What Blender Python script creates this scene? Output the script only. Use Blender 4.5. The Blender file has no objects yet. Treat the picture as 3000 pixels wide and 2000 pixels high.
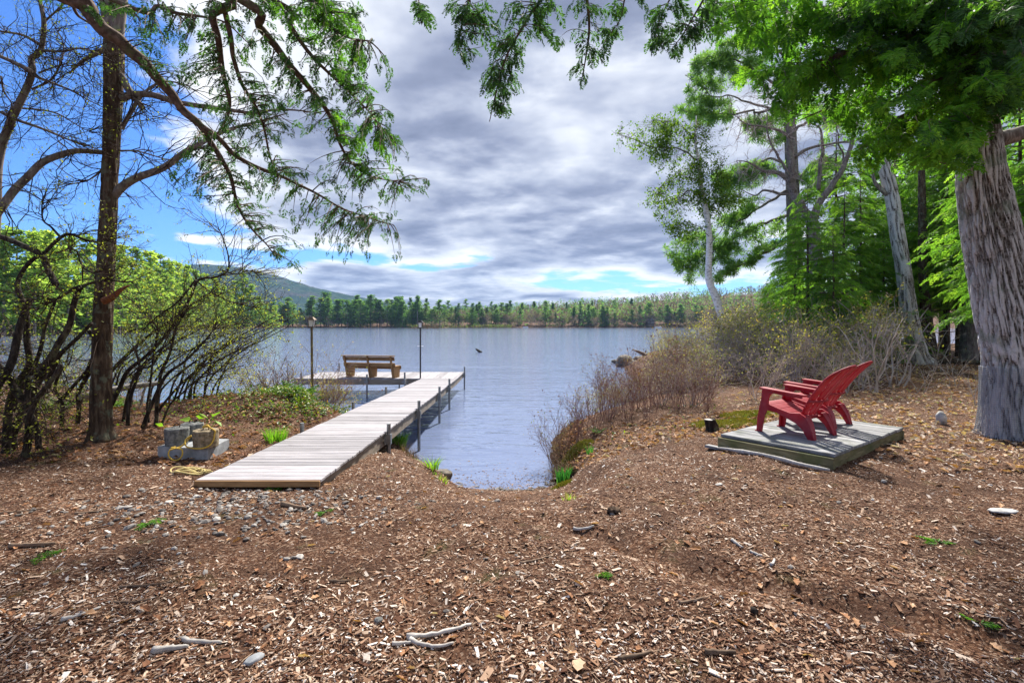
import bpy, bmesh, math, random
import numpy as np
from mathutils import Vector, Matrix

random.seed(11)
RNG = np.random.default_rng(11)
SC = bpy.context.scene
COL = SC.collection

# ------------------------------------------------------------------ camera
F, CX, HY, CZ = 1500.0, 1500.0, 953.0, 2.47      # focal length / horizon in photo pixels, eye above the water
cam_d = bpy.data.cameras.new("camera")
cam_d.lens, cam_d.sensor_width, cam_d.sensor_fit = 18.0, 36.0, 'HORIZONTAL'
cam_d.shift_y = -(1000.0 - HY) / 3000.0
cam_d.clip_start, cam_d.clip_end = 0.05, 12000.0
cam = bpy.data.objects.new("camera", cam_d)
cam.location = (0, 0, CZ)
cam.rotation_euler = (math.radians(90), 0, 0)
COL.objects.link(cam)
SC.camera = cam

# ------------------------------------------------------------------ light
SUN_EL, SUN_AZ = math.radians(46), math.radians(16)   # azimuth measured from +Y towards +X
sun_d = bpy.data.lights.new("sun", 'SUN')
sun_d.energy, sun_d.angle, sun_d.color = 4.0, math.radians(3.0), (1.0, 0.95, 0.87)
sun = bpy.data.objects.new("sun", sun_d)
sv = Vector((math.sin(SUN_AZ) * math.cos(SUN_EL), math.cos(SUN_AZ) * math.cos(SUN_EL), math.sin(SUN_EL)))
sun.rotation_euler = sv.to_track_quat('Z', 'Y').to_euler()
sun.location = (4, 10, 30)
COL.objects.link(sun)

world = bpy.data.worlds.new("World")
SC.world = world
world.use_nodes = True
SC.view_settings.view_transform = 'Standard'
SC.view_settings.look = 'None'
SC.view_settings.gamma = 1.0
SC.view_settings.use_curve_mapping = False
SC.view_settings.exposure = 1.45
SC.cycles.max_bounces = 6
SC.cycles.transparent_max_bounces = 8
SC.cycles.volume_bounces = 0
SC.cycles.caustics_reflective = False
SC.cycles.caustics_refractive = False
SC.cycles.use_denoising = True


class NT:
    """small helper round a node tree"""
    def __init__(self, tree):
        self.t = tree
        tree.nodes.clear()

    def n(self, kind, ins=None, **kw):
        nd = self.t.nodes.new(kind)
        for k, v in kw.items():
            setattr(nd, k, v)
        for k, v in (ins or {}).items():
            s = nd.inputs[k]
            if isinstance(v, bpy.types.NodeSocket):
                self.t.links.new(v, s)
            else:
                if isinstance(v, tuple) and len(v) == 3 and s.type == 'RGBA':
                    v = (*v, 1.0)
                s.default_value = v
        return nd

    def math(self, op, a, b=0.0, c=0.0, clamp=False):
        nd = self.n('ShaderNodeMath', {0: a, 1: b, 2: c}, operation=op)
        nd.use_clamp = clamp
        return nd.outputs[0]

    def noise(self, vec, scale, detail=4.0, rough=0.5, dist=0.0, w=None):
        nd = self.n('ShaderNodeTexNoise', {'Vector': vec, 'Scale': scale, 'Detail': detail, 'Roughness': rough, 'Distortion': dist})
        return nd.outputs['Fac']

    def ramp(self, fac, stops, interp='LINEAR'):
        nd = self.n('ShaderNodeValToRGB', {'Fac': fac})
        cr = nd.color_ramp
        cr.interpolation = interp
        while len(cr.elements) > 1:
            cr.elements.remove(cr.elements[-1])
        for i, (p, c) in enumerate(stops):
            e = cr.elements[0] if i == 0 else cr.elements.new(p)
            e.position = p
            c = (c, c, c) if isinstance(c, (int, float)) else c
            e.color = (*c, 1)
        return nd.outputs['Color']

    def mix(self, fac, a, b, mode='MIX'):
        nd = self.n('ShaderNodeMix', data_type='RGBA', blend_type=mode)
        for k, v in ((0, fac), (6, a), (7, b)):
            if isinstance(v, bpy.types.NodeSocket):
                self.t.links.new(v, nd.inputs[k])
            else:
                nd.inputs[k].default_value = (*v, 1) if isinstance(v, tuple) and len(v) == 3 else v
        return nd.outputs[2]

    def mapr(self, v, a, b, c=0.0, d=1.0, smooth=False):
        nd = self.n('ShaderNodeMapRange', {0: v, 1: a, 2: b, 3: c, 4: d})
        if smooth:
            nd.interpolation_type = 'SMOOTHSTEP'
        return nd.outputs[0]

    def scale(self, vec, s):
        return self.n('ShaderNodeMapping', {'Vector': vec, 'Scale': s}).outputs[0]

    def bump(self, h, strength=0.5, dist=0.02, normal=None):
        ins = {'Height': h, 'Strength': strength, 'Distance': dist}
        if normal is not None:
            ins['Normal'] = normal
        return self.n('ShaderNodeBump', ins).outputs[0]


# sky: clear-sky texture with a layer of broken cloud at one height
w = NT(world.node_tree)
d = w.n('ShaderNodeTexCoord').outputs['Generated']
sx = w.n('ShaderNodeSeparateXYZ', {0: d})
zc = w.math('ADD', w.math('MAXIMUM', sx.outputs[2], 0.0), 0.11)
px_ = w.math('DIVIDE', sx.outputs[0], zc)
py_ = w.math('DIVIDE', sx.outputs[1], zc)
SKY_OFF = (-23.5, 14.1, 0.0)
pv = w.n('ShaderNodeCombineXYZ', {0: px_, 1: py_, 2: 0.0}).outputs[0]
pv = w.n('ShaderNodeMapping', {'Vector': pv, 'Location': SKY_OFF}).outputs[0]
sky = w.n('ShaderNodeTexSky', sky_type='NISHITA', sun_disc=False)
sky.sun_elevation, sky.sun_rotation = SUN_EL, SUN_AZ
sky.air_density, sky.dust_density, sky.ozone_density = 1.0, 0.3, 2.0
big = w.noise(pv, 0.30, 2.0, 0.5)
mid = w.noise(pv, 0.95, 10.0, 0.55, 0.2)
# the same field sampled towards the sun: lit edges and grey bellies
pv2 = w.n('ShaderNodeMapping', {'Vector': pv, 'Location': (0.04, 0.16, 0.0)}).outputs[0]
mid2 = w.noise(pv2, 0.95, 5.0, 0.55, 0.2)
fine = w.noise(pv, 2.6, 9.0, 0.56, 0.35)
dens = w.math('ADD', w.math('MULTIPLY', big, 0.9), mid)
dens = w.math('ADD', dens, w.math('MULTIPLY', w.math('SUBTRACT', fine, 0.5), 0.10))
west = w.mapr(sx.outputs[0], -0.74, -0.32, -0.19, 0.10, True)     # the cloud deck thins out to the west
dens = w.math('ADD', dens, west)
cover = w.mapr(dens, 0.84, 0.93, 0.0, 1.0, True)
thick = w.mapr(dens, 0.88, 1.08, 0.0, 1.0, True)
lit = w.math('ADD', w.math('MULTIPLY', w.math('SUBTRACT', mid, mid2), 3.0), w.math('MULTIPLY', w.math('SUBTRACT', fine, 0.5), 1.15))
shade = w.math('ADD', w.math("SUBTRACT", 0.97, w.math('MULTIPLY', thick, 0.66)), lit, clamp=True)
ccol = w.ramp(shade, [(0.0, (1.5, 1.75, 2.6)), (0.2, (2.2, 2.5, 3.5)), (0.45, (3.7, 4.05, 5.0)), (0.7, (5.6, 5.9, 6.6)), (0.92, (7.0, 7.15, 7.5)), (1.0, (7.6, 7.7, 7.9))])
blue = w.mix(1.0, sky.outputs[0], (0.38, 0.70, 1.25), 'MULTIPLY')
scol = w.mix(cover, blue, ccol)
bg = w.n('ShaderNodeBackground', {'Color': scol, 'Strength': 0.058})
w.n('ShaderNodeOutputWorld', {'Surface': bg.outputs[0]})

# ------------------------------------------------------------------ numeric helpers
def P(px, py, D):
    return np.array([(px - CX) / F * D, D, CZ - (py - HY) / F * D])


def PL(pts, D):
    """list of (px,py[,D]) -> (n,3)"""
    return np.array([P(p[0], p[1], p[2] if len(p) > 2 else D) for p in pts])


def _hash(ix, iy, iz, seed):
    h = (ix * 374761393 + iy * 668265263 + iz * 2147483647 + seed * 144665) & 0x7fffffff
    h = ((h ^ (h >> 13)) * 1274126177) & 0x7fffffff
    h = ((h ^ (h >> 16)) * 668265263) & 0x7fffffff
    return ((h ^ (h >> 15)) & 0xffffff) / float(0xffffff)


def vnoise(p, seed=0):
    p = np.asarray(p, float)
    i = np.floor(p).astype(np.int64)
    f = p - i
    f = f * f * (3 - 2 * f)
    r = 0
    for a in (0, 1):
        for b in (0, 1):
            for c in (0, 1):
                wgt = (f[:, 0] if a else 1 - f[:, 0]) * (f[:, 1] if b else 1 - f[:, 1]) * (f[:, 2] if c else 1 - f[:, 2])
                r = r + wgt * _hash(i[:, 0] + a, i[:, 1] + b, i[:, 2] + c, seed)
    return r


def fbm(p, octs=4, seed=0, gain=0.5):
    p = np.asarray(p, float)
    r, a, t = 0, 1.0, 0
    for o in range(octs):
        r = r + a * vnoise(p * (2.03 ** o) + o * 17.3, seed + o)
        t += a
        a *= gain
    return r / t


def spline(pts, n):
    """Catmull-Rom through pts, n samples"""
    p = np.asarray(pts, float)
    if len(p) == 2:
        t = np.linspace(0, 1, n)[:, None]
        return p[0] * (1 - t) + p[1] * t
    q = np.vstack([2 * p[0] - p[1], p, 2 * p[-1] - p[-2]])
    seg = len(p) - 1
    u = np.linspace(0, seg - 1e-9, n)
    k = u.astype(int)
    t = (u - k)[:, None]
    a, b, c, e = q[k], q[k + 1], q[k + 2], q[k + 3]
    return 0.5 * (2 * b + (c - a) * t + (2 * a - 5 * b + 4 * c - e) * t ** 2 + (3 * b - a - 3 * c + e) * t ** 3)


def spl1(v, n):
    v = np.asarray(v, float)
    return np.interp(np.linspace(0, len(v) - 1, n), np.arange(len(v)), v)


def norm(v):
    return v / np.maximum(np.linalg.norm(v, axis=-1, keepdims=True), 1e-9)


def tubes(Pn, R, n=3, cap=True):
    """batch of tubes: Pn (B,K,3), R (B,K) -> V,Q,T"""
    Pn = np.asarray(Pn, float)
    R = np.asarray(R, float)
    B, K, _ = Pn.shape
    tan = norm(np.gradient(Pn, axis=1))
    chord = norm(Pn[:, -1] - Pn[:, 0])
    ref = np.eye(3)[np.argmin(np.abs(chord), axis=1)][:, None, :]
    u = norm(np.cross(tan, ref))
    v = np.cross(tan, u)
    ang = np.arange(n) * 2 * math.pi / n
    ring = (np.cos(ang)[None, None, :, None] * u[:, :, None, :] + np.sin(ang)[None, None, :, None] * v[:, :, None, :])
    V = Pn[:, :, None, :] + R[:, :, None, None] * ring
    idx = np.arange(B * K * n).reshape(B, K, n)
    nx = np.roll(idx, -1, axis=2)
    Q = np.stack([idx[:, :-1], nx[:, :-1], nx[:, 1:], idx[:, 1:]], -1).reshape(-1, 4)
    Q = Q[:, ::-1]
    T = np.zeros((0, 3), int)
    V = V.reshape(-1, 3)
    if cap and n > 3:
        for b in range(B):
            for kk, flip in ((0, False), (K - 1, True)):
                c = len(V)
                V = np.vstack([V, Pn[b, kk][None]])
                r = idx[b, kk]
                t = np.stack([np.full(n, c), r, np.roll(r, -1)], -1)
                T = np.vstack([T, t if not flip else t[:, ::-1]])
    return V, Q, T


class MB:
    """collects geometry for ONE mesh"""
    def __init__(self):
        self.V, self.Q, self.T, self.tq, self.tt, self.n = [], [], [], [], [], 0

    def add(self, V, Q=None, T=None, tint=None):
        V = np.asarray(V, float).reshape(-1, 3)
        self.V.append(V)
        for store, st, f, k in ((self.Q, self.tq, Q, 4), (self.T, self.tt, T, 3)):
            if f is not None and len(f):
                f = np.asarray(f, int).reshape(-1, k)
                store.append(f + self.n)
                st.append(np.broadcast_to(np.asarray(0.5 if tint is None else tint, float), (len(f),)) if (tint is None or np.ndim(tint) == 0 or len(tint) == len(f)) else np.full(len(f), 0.5))
        self.n += len(V)
        return self

    def tube(self, pts, rad, n=6, samples=None, tint=None):
        pts = np.asarray(pts, float)
        if samples:
            rad = spl1(rad, samples) if np.ndim(rad) else np.full(samples, rad)
            pts = spline(pts, samples)
        elif not np.ndim(rad):
            rad = np.full(len(pts), rad)
        return self.add(*tubes(pts[None], np.asarray(rad, float)[None], n), tint=tint)

    def box(self, c, s, rot=None, tint=None):
        c, s = np.asarray(c, float), np.asarray(s, float) / 2
        V = np.array([[x, y, z] for x in (-1, 1) for y in (-1, 1) for z in (-1, 1)], float) * s
        if rot is not None:
            V = V @ np.asarray(rot).T
        Q = [(0, 1, 3, 2), (4, 6, 7, 5), (0, 4, 5, 1), (2, 3, 7, 6), (0, 2, 6, 4), (1, 5, 7, 3)]
        return self.add(V + c, Q, tint=tint)

    def prism(self, poly, axis_o, ex, ey, ez, th, tint=None):
        """extrude 2D polygon (in ex,ey) by th along ez, centred"""
        poly = np.asarray(poly, float)
        m = len(poly)
        ex, ey, ez, o = map(np.asarray, (ex, ey, ez, axis_o))
        a = o + poly[:, :1] * ex + poly[:, 1:] * ey - ez * th / 2
        b = a + ez * th
        V = np.vstack([a, b])
        i = np.arange(m)
        j = (i + 1) % m
        Q = np.stack([i, j, j + m, i + m], -1)
        self.add(V, Q, tint=tint)
        # caps: simple fan about centroid (shapes are near-convex) or ear via bmesh
        bm = bmesh.new()
        vs = [bm.verts.new((p[0], p[1], 0)) for p in poly]
        f = bm.faces.new(vs)
        r = bmesh.ops.triangulate(bm, faces=[f])
        bm.verts.index_update()
        tr = np.array([[v.index for v in ff.verts] for ff in bm.faces])
        bm.free()
        self.add(a, None, tr[:, ::-1], tint=tint)
        self.add(b, None, tr, tint=tint)
        return self

    def arrays(self):
        V = np.vstack(self.V) if self.V else np.zeros((0, 3))
        Q = np.vstack(self.Q) if self.Q else np.zeros((0, 4), int)
        T = np.vstack(self.T) if self.T else np.zeros((0, 3), int)
        t = np.concatenate([np.concatenate(x) if x else np.zeros(0) for x in (self.tq, self.tt)])
        return V, Q, T, t

    def mesh(self, name, mat, off=None, smooth=False):
        V, Q, T, t = self.arrays()
        if off is not None:
            V = V - np.asarray(off, float)
        me = bpy.data.meshes.new(name)
        nl = len(Q) * 4 + len(T) * 3
        me.vertices.add(len(V))
        me.vertices.foreach_set('co', V.astype(np.float32).ravel())
        me.loops.add(nl)
        me.loops.foreach_set('vertex_index', np.concatenate([Q.ravel(), T.ravel()]).astype(np.int32))
        npoly = len(Q) + len(T)
        me.polygons.add(npoly)
        st = np.concatenate([np.arange(len(Q)) * 4, len(Q) * 4 + np.arange(len(T)) * 3]).astype(np.int32)
        me.polygons.foreach_set('loop_start', st)
        if smooth:
            me.polygons.foreach_set('use_smooth', np.ones(npoly, bool))
        else:
            me.polygons.foreach_set('use_smooth', np.zeros(npoly, bool))
        at = me.attributes.new('tint', 'FLOAT', 'FACE')
        at.data.foreach_set('value', t.astype(np.float32))
        me.update(calc_edges=True)
        if mat:
            me.materials.append(mat)
        return me

    def build(self, name, mat, parent=None, smooth=False, kind=None, label=None, world_coords=True):
        off = None
        if parent is not None and world_coords:
            off = parent.location
        me = self.mesh(name, mat, off, smooth)
        return link(name, me, parent, kind, label)


def link(name, me, parent=None, kind=None, label=None):
    o = bpy.data.objects.new(name, me)
    COL.objects.link(o)
    if parent is not None:
        o.parent = parent
    if kind:
        o['kind'] = kind
    if label:
        o['label'] = label
    return o


def thing(name, label, cat, loc=(0, 0, 0), group=None, rotz=0.0):
    o = bpy.data.objects.new(name, None)
    o.empty_display_size = 0.1
    o.location = tuple(float(x) for x in loc)
    o.rotation_euler = (0, 0, rotz)
    COL.objects.link(o)
    return tag(o, label, cat, group)


def tag(o, label, cat, group=None):
    o['label'], o['category'] = label, cat
    if group:
        o['group'] = group
    return o


def place(name, label, cat, loc, parts, group=None, rotz=0.0, scale=1.0, tilt=(0, 0)):
    """a thing out of shared part meshes: parts = [(part name, mesh, kind)]"""
    r = thing(name, label, cat, loc, group, rotz)
    r.rotation_euler = (tilt[0], tilt[1], rotz)
    r.scale = (scale,) * 3 if np.ndim(scale) == 0 else tuple(scale)
    for pn, me, kd in parts:
        link(pn, me, r, kd)
    return r


def in_poly(x, y, poly):
    poly = np.asarray(poly, float)
    ins = np.zeros(np.shape(x), bool)
    j = len(poly) - 1
    for i in range(len(poly)):
        xi, yi, xj, yj = *poly[i], *poly[j]
        c = ((yi > y) != (yj > y)) & (x < (xj - xi) * (y - yi) / (yj - yi + 1e-12) + xi)
        ins ^= c
        j = i
    return ins


def dist_poly(x, y, poly, closed=True):
    poly = np.asarray(poly, float)
    best = np.full(np.shape(x), 1e18)
    m = len(poly)
    for i in range(m if closed else m - 1):
        a, b = poly[i], poly[(i + 1) % m]
        ab = b - a
        t = np.clip(((x - a[0]) * ab[0] + (y - a[1]) * ab[1]) / max(ab @ ab, 1e-12), 0, 1)
        best = np.minimum(best, (x - a[0] - t * ab[0]) ** 2 + (y - a[1] - t * ab[1]) ** 2)
    return np.sqrt(best)


def inst(tV, tQ, org, X, Y, Z, sc=1.0):
    """instance a template; org,X,Y,Z (N,3)"""
    N, m = len(org), len(tV)
    sc = np.broadcast_to(np.asarray(sc, float), (N,))
    M = np.stack([X, Y, Z], 1) * sc[:, None, None]
    V = np.einsum('mk,nkj->nmj', tV, M) + org[:, None, :]
    Q = (np.arange(N) * m)[:, None, None] + np.asarray(tQ)[None]
    return V.reshape(-1, 3), Q.reshape(-1, np.shape(tQ)[1])


def frames(dirs, up, rng, roll=0.0):
    X = norm(dirs)
    up = np.broadcast_to(np.asarray(up, float), X.shape)
    Y = norm(np.cross(up, X) + 1e-6)
    Z = np.cross(X, Y)
    if roll:
        a = rng.normal(0, roll, len(X))[:, None]
        Y, Z = Y * np.cos(a) + Z * np.sin(a), Z * np.cos(a) - Y * np.sin(a)
    return X, Y, Z


def rdir(n, rng):
    return norm(rng.normal(size=(n, 3)))


def rotm(ax, a):
    return np.array(Matrix.Rotation(a, 3, ax))

# ------------------------------------------------------------------ materials
def newmat(name):
    m = bpy.data.materials.new(name)
    m.use_nodes = True
    return m, NT(m.node_tree)


def finish(n, col, rough=0.8, normal=None, **kw):
    ins = {'Base Color': col, 'Roughness': rough}
    if normal is not None:
        ins['Normal'] = normal
    ins.update(kw)
    b = n.n('ShaderNodeBsdfPrincipled', ins)
    n.n('ShaderNodeOutputMaterial', {'Surface': b.outputs[0]})


def tintmat(name, stops, rough=0.85, var=0.25, spec=0.3, noise_scale=30.0):
    """colour by the per-piece tint"""
    m, n = newmat(name)
    t = n.n('ShaderNodeAttribute', attribute_name='tint').outputs['Fac']
    c = n.ramp(t, stops)
    pos = n.n('ShaderNodeNewGeometry').outputs['Position']
    nz = n.noise(pos, noise_scale, 3.0)
    c = n.mix(1.0, c, n.ramp(nz, [(0.2, 1 - var), (0.8, 1 + var * 0.6)]), 'MULTIPLY')
    finish(n, c, rough, **{'Specular IOR Level': spec})
    return m


def leafmat(name, stops, trans=0.45, rough=0.6, objrand=0.0):
    """thin leaf: reflects and lets light through; colour by tint"""
    m, n = newmat(name)
    t = n.n('ShaderNodeAttribute', attribute_name='tint').outputs['Fac']
    if objrand:
        r = n.n('ShaderNodeObjectInfo').outputs['Random']
        t = n.math('ADD', t, n.math('MULTIPLY', n.math('SUBTRACT', r, 0.5), objrand), clamp=True)
    c = n.ramp(t, stops)
    d_ = n.n('ShaderNodeBsdfPrincipled', {'Base Color': c, 'Roughness': rough, 'Specular IOR Level': 0.25})
    c2 = n.mix(1.0, c, (1.25, 1.35, 0.6), 'MULTIPLY')
    tr = n.n('ShaderNodeBsdfTranslucent', {'Color': c2})
    mx = n.n('ShaderNodeMixShader', {0: trans, 1: d_.outputs[0], 2: tr.outputs[0]})
    n.n('ShaderNodeOutputMaterial', {'Surface': mx.outputs[0]})
    return m


def barkmat(name, dark, mid, light, sc=(9, 9, 1.6), lichen=None, bump=0.6, rough=0.9, dist=0.02, ridge=6.0):
    m, n = newmat(name)
    pos = n.n('ShaderNodeTexCoord').outputs['Object']
    v = n.scale(pos, sc)
    a = n.noise(v, 2.2, 6.0, 0.62, 0.4)
    b = n.noise(pos, ridge, 6.0, 0.6)
    f = n.math('ADD', n.math('MULTIPLY', a, 0.75), n.math('MULTIPLY', b, 0.25))
    c = n.ramp(f, [(0.32, dark), (0.5, mid), (0.68, light)])
    if lichen:
        l = n.noise(pos, 7.0, 5.0, 0.65)
        k = n.mapr(l, 0.53, 0.62, 0.0, 0.75)
        c = n.mix(k, c, lichen)
    finish(n, c, rough, n.bump(f, bump, dist), **{'Specular IOR Level': 0.15})
    return m


def woodmat(name, a, b, grain=(2.0, 40.0, 40.0), rough=0.8, rnd=0.3, knots=True, stain=None, bump=0.25):
    """weathered board, long axis = object X"""
    m, n = newmat(name)
    pos = n.n('ShaderNodeTexCoord').outputs['Object']
    r = n.n('ShaderNodeObjectInfo').outputs['Random']
    sh = n.n('ShaderNodeCombineXYZ', {0: n.math('MULTIPLY', r, 37.0), 1: n.math('MULTIPLY', r, 91.0), 2: 0.0}).outputs[0]
    pos = n.n('ShaderNodeVectorMath', {0: pos, 1: sh}, operation='ADD').outputs[0]
    v = n.scale(pos, grain)
    g = n.noise(v, 1.6, 6.0, 0.6, 0.5)
    g2 = n.noise(n.scale(pos, (1.2, 6, 6)), 1.5, 4.0, 0.55)
    c = n.mix(n.mapr(g, 0.3, 0.72), a, b)
    c = n.mix(1.0, c, n.ramp(g2, [(0.25, 0.72), (0.7, 1.12)]), 'MULTIPLY')
    hv = n.n('ShaderNodeHueSaturation', {'Color': c, 'Value': n.mapr(r, 0, 1, 1 - rnd, 1 + rnd * 0.5)})
    c = hv.outputs[0]
    if knots:
        k = n.n('ShaderNodeTexVoronoi', {'Vector': n.scale(pos, (2.2, 7.0, 3.0)), 'Scale': 1.0}).outputs['Distance']
        c = n.mix(n.mapr(k, 0.03, 0.13, 0.7, 0.0), c, (0.06, 0.04, 0.03))
    if stain:
        s = n.noise(pos, 2.6, 5.0, 0.6)
        c = n.mix(n.mapr(s, 0.48, 0.64, 0.0, 0.7), c, stain)
    finish(n, c, rough, n.bump(g, bump, 0.004), **{'Specular IOR Level': 0.25})
    return m


def plainmat(name, col, rough=0.5, metal=0.0, var=0.15, sc=20.0, bump=0.1, spec=0.5, col2=None, dist=0.004):
    m, n = newmat(name)
    pos = n.n('ShaderNodeTexCoord').outputs['Object']
    z = n.noise(pos, sc, 5.0, 0.6)
    if col2:
        c = n.mix(n.mapr(z, 0.35, 0.65), col, col2)
    else:
        c = n.mix(1.0, col, n.ramp(z, [(0.25, 1 - var), (0.75, 1 + var)]), 'MULTIPLY')
    finish(n, c, rough, n.bump(z, bump, dist), Metallic=metal, **{'Specular IOR Level': spec})
    return m


M = {}
# ground: reddish soil, mossy patches, pale leaf-brown under the trees to the right
m, n = newmat('soil')
pos = n.n('ShaderNodeNewGeometry').outputs['Position']
sp = n.n('ShaderNodeSeparateXYZ', {0: pos})
a = n.noise(pos, 1.1, 6.0, 0.6)
b = n.noise(pos, 38.0, 6.0, 0.7)
e = n.noise(pos, 150.0, 3.0, 0.6)
c = n.ramp(b, [(0.3, (0.015, 0.008, 0.005)), (0.5, (0.058, 0.029, 0.018)), (0.62, (0.13, 0.072, 0.046)), (0.72, (0.33, 0.235, 0.18))])
c = n.mix(n.mapr(a, 0.36, 0.62, 0.0, 0.55), c, n.ramp(e, [(0.35, (0.03, 0.014, 0.009)), (0.65, (0.13, 0.07, 0.046))]))
vo = n.n('ShaderNodeTexVoronoi', {'Vector': n.scale(pos, (1.0, 1.0, 1.0)), 'Scale': 75.0, 'Randomness': 1.0})
vc = n.n('ShaderNodeSeparateColor', {'Color': vo.outputs['Color']}).outputs[0]
grain = n.ramp(vc, [(0.0, (0.03, 0.012, 0.006)), (0.45, (0.10, 0.043, 0.022)), (0.8, (0.22, 0.12, 0.07)), (1.0, (0.46, 0.33, 0.24))])
c = n.mix(n.mapr(n.noise(pos, 3.0, 4.0, 0.6), 0.36, 0.56, 0.15, 0.85), c, grain)
mossn = n.noise(pos, 2.3, 5.0, 0.65)
c = n.mix(n.mapr(mossn, 0.6, 0.7, 0.0, 0.5), c, (0.06, 0.07, 0.02))
wet = n.mapr(sp.outputs[2], 0.0, 0.16, 0.55, 1.0, True)
c = n.mix(1.0, c, n.ramp(wet, [(0.0, 0.0), (1.0, 1.0)]), 'MULTIPLY')
h = n.math('ADD', n.math('MULTIPLY', b, 1.0), n.math('MULTIPLY', e, 0.35))
finish(n, c, 0.95, n.bump(h, 0.9, 0.03), **{'Specular IOR Level': 0.1})
M['soil'] = m

# lake
m, n = newmat('lake_water')
pos = n.n('ShaderNodeNewGeometry').outputs['Position']
w1 = n.noise(n.scale(pos, (0.55, 1.5, 1.0)), 1.0, 3.0, 0.5, 0.6)
w2 = n.noise(n.scale(pos, (1.9, 6.0, 1.0)), 1.0, 3.0, 0.55, 0.4)
w3 = n.noise(n.scale(pos, (0.12, 0.3, 1.0)), 1.0, 2.0, 0.5)
sp = n.n('ShaderNodeSeparateXYZ', {0: pos})
patch = n.noise(n.scale(pos, (0.02, 0.07, 1.0)), 1.0, 4.0, 0.6)
ruff = n.math('MULTIPLY', n.mapr(sp.outputs[1], 8.0, 22.0, 0.6, 1.0, True), n.mapr(patch, 0.35, 0.65, 0.45, 1.25))
h = n.math('ADD', n.math('MULTIPLY', w1, 0.55), n.math('MULTIPLY', n.math('MULTIPLY', w2, 0.30), ruff))
h = n.math('ADD', h, n.math('MULTIPLY', w3, 0.5))
finish(n, (0.15, 0.19, 0.31), 0.06, n.bump(h, 0.5, 0.22), IOR=1.333, **{'Specular IOR Level': 0.8})
M['lake'] = m

M['chip'] = tintmat('wood_chip', [(0.0, (0.055, 0.022, 0.012)), (0.3, (0.15, 0.068, 0.037)), (0.55, (0.3, 0.175, 0.105)), (0.76, (0.45, 0.32, 0.225)), (0.91, (0.6, 0.5, 0.41)), (1.0, (0.72, 0.66, 0.6))], 0.9, 0.3, 0.2, 60.0)
M['twig_litter'] = tintmat('twig_litter', [(0.0, (0.04, 0.02, 0.013)), (0.5, (0.16, 0.09, 0.055)), (1.0, (0.42, 0.3, 0.2))], 0.9)
M['dead_leaf'] = leafmat('dead_leaf', [(0.0, (0.07, 0.03, 0.018)), (0.35, (0.22, 0.095, 0.045)), (0.65, (0.42, 0.21, 0.1)), (0.9, (0.6, 0.38, 0.22)), (1.0, (0.55, 0.45, 0.36))], 0.2, 0.8)
M['stone'] = tintmat('stone', [(0.0, (0.06, 0.052, 0.045)), (0.4, (0.15, 0.13, 0.115)), (0.75, (0.28, 0.255, 0.23)), (1.0, (0.48, 0.45, 0.41))], 0.8, 0.3, 0.3, 25.0)
M['boulder'] = plainmat('boulder', (0.07, 0.06, 0.052), 0.85, 0, 0.5, 7.0, 0.8, 0.2, (0.24, 0.21, 0.165), 0.05)
M['clod'] = plainmat('root_clod', (0.03, 0.02, 0.014), 0.95, 0, 0.5, 24.0, 1.0, 0.05, (0.16, 0.11, 0.075), 0.04)
M['dock'] = woodmat('weathered_dock_board', (0.26, 0.24, 0.245), (0.44, 0.42, 0.44), (3.0, 50.0, 50.0), 0.8, 0.30)
M['dock_side'] = woodmat('dock_side_board', (0.2, 0.16, 0.115), (0.36, 0.305, 0.245), (2.5, 30.0, 30.0), 0.8, 0.2)
M['bench'] = woodmat('treated_bench_board', (0.24, 0.125, 0.05), (0.44, 0.26, 0.115), (3.0, 26.0, 26.0), 0.7, 0.2)
M['platform'] = woodmat('platform_board', (0.15, 0.15, 0.15), (0.46, 0.46, 0.47), (3.0, 34.0, 34.0), 0.85, 0.3, True, (0.10, 0.11, 0.085), 0.4)
M['platform_side'] = woodmat('mossy_platform_beam', (0.10, 0.085, 0.04), (0.27, 0.24, 0.13), (3.0, 24.0, 24.0), 0.9, 0.2, True, (0.08, 0.1, 0.03), 0.4)
M['galv'] = plainmat('galvanised_pipe', (0.24, 0.25, 0.25), 0.45, 0.7, 0.3, 12.0, 0.05, 0.5)
M['black_metal'] = plainmat('black_metal', (0.035, 0.033, 0.035), 0.5, 0.3, 0.2, 10.0, 0.05)
M['bronze'] = plainmat('bronze_lantern', (0.11, 0.075, 0.045), 0.45, 0.6, 0.3, 10.0, 0.05)
M['lamp_glass'] = plainmat('lantern_glass', (0.75, 0.74, 0.68), 0.15, 0.0, 0.05, 8.0, 0.0)
M['old_pole'] = barkmat('old_pole_wood', (0.06, 0.045, 0.025), (0.15, 0.12, 0.065), (0.27, 0.22, 0.13), (20, 20, 2), (0.17, 0.18, 0.07))
M['concrete'] = plainmat('rough_concrete', (0.085, 0.09, 0.088), 0.95, 0, 0.4, 26.0, 0.9, 0.1, (0.25, 0.25, 0.235), 0.02)
M['concrete_tan'] = plainmat('tan_concrete', (0.13, 0.1, 0.06), 0.95, 0, 0.4, 26.0, 0.9, 0.1, (0.33, 0.265, 0.18), 0.02)
M['slab'] = plainmat('smooth_concrete', (0.19, 0.2, 0.205), 0.9, 0, 0.3, 9.0, 0.4, 0.2, (0.36, 0.37, 0.385), 0.008)
M['bleached'] = plainmat('bleached_stone', (0.3, 0.29, 0.27), 0.9, 0, 0.3, 14.0, 0.7, 0.2, (0.55, 0.54, 0.51), 0.01)
M['rope'] = plainmat('yellow_rope', (0.55, 0.36, 0.06), 0.8, 0, 0.3, 120.0, 0.5, 0.2)
M['rope_old'] = plainmat('faded_rope', (0.5, 0.4, 0.17), 0.85, 0, 0.3, 120.0, 0.5, 0.2)
M['iron'] = plainmat('rusty_iron', (0.09, 0.055, 0.035), 0.7, 0.6, 0.4, 30.0, 0.2)
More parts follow.
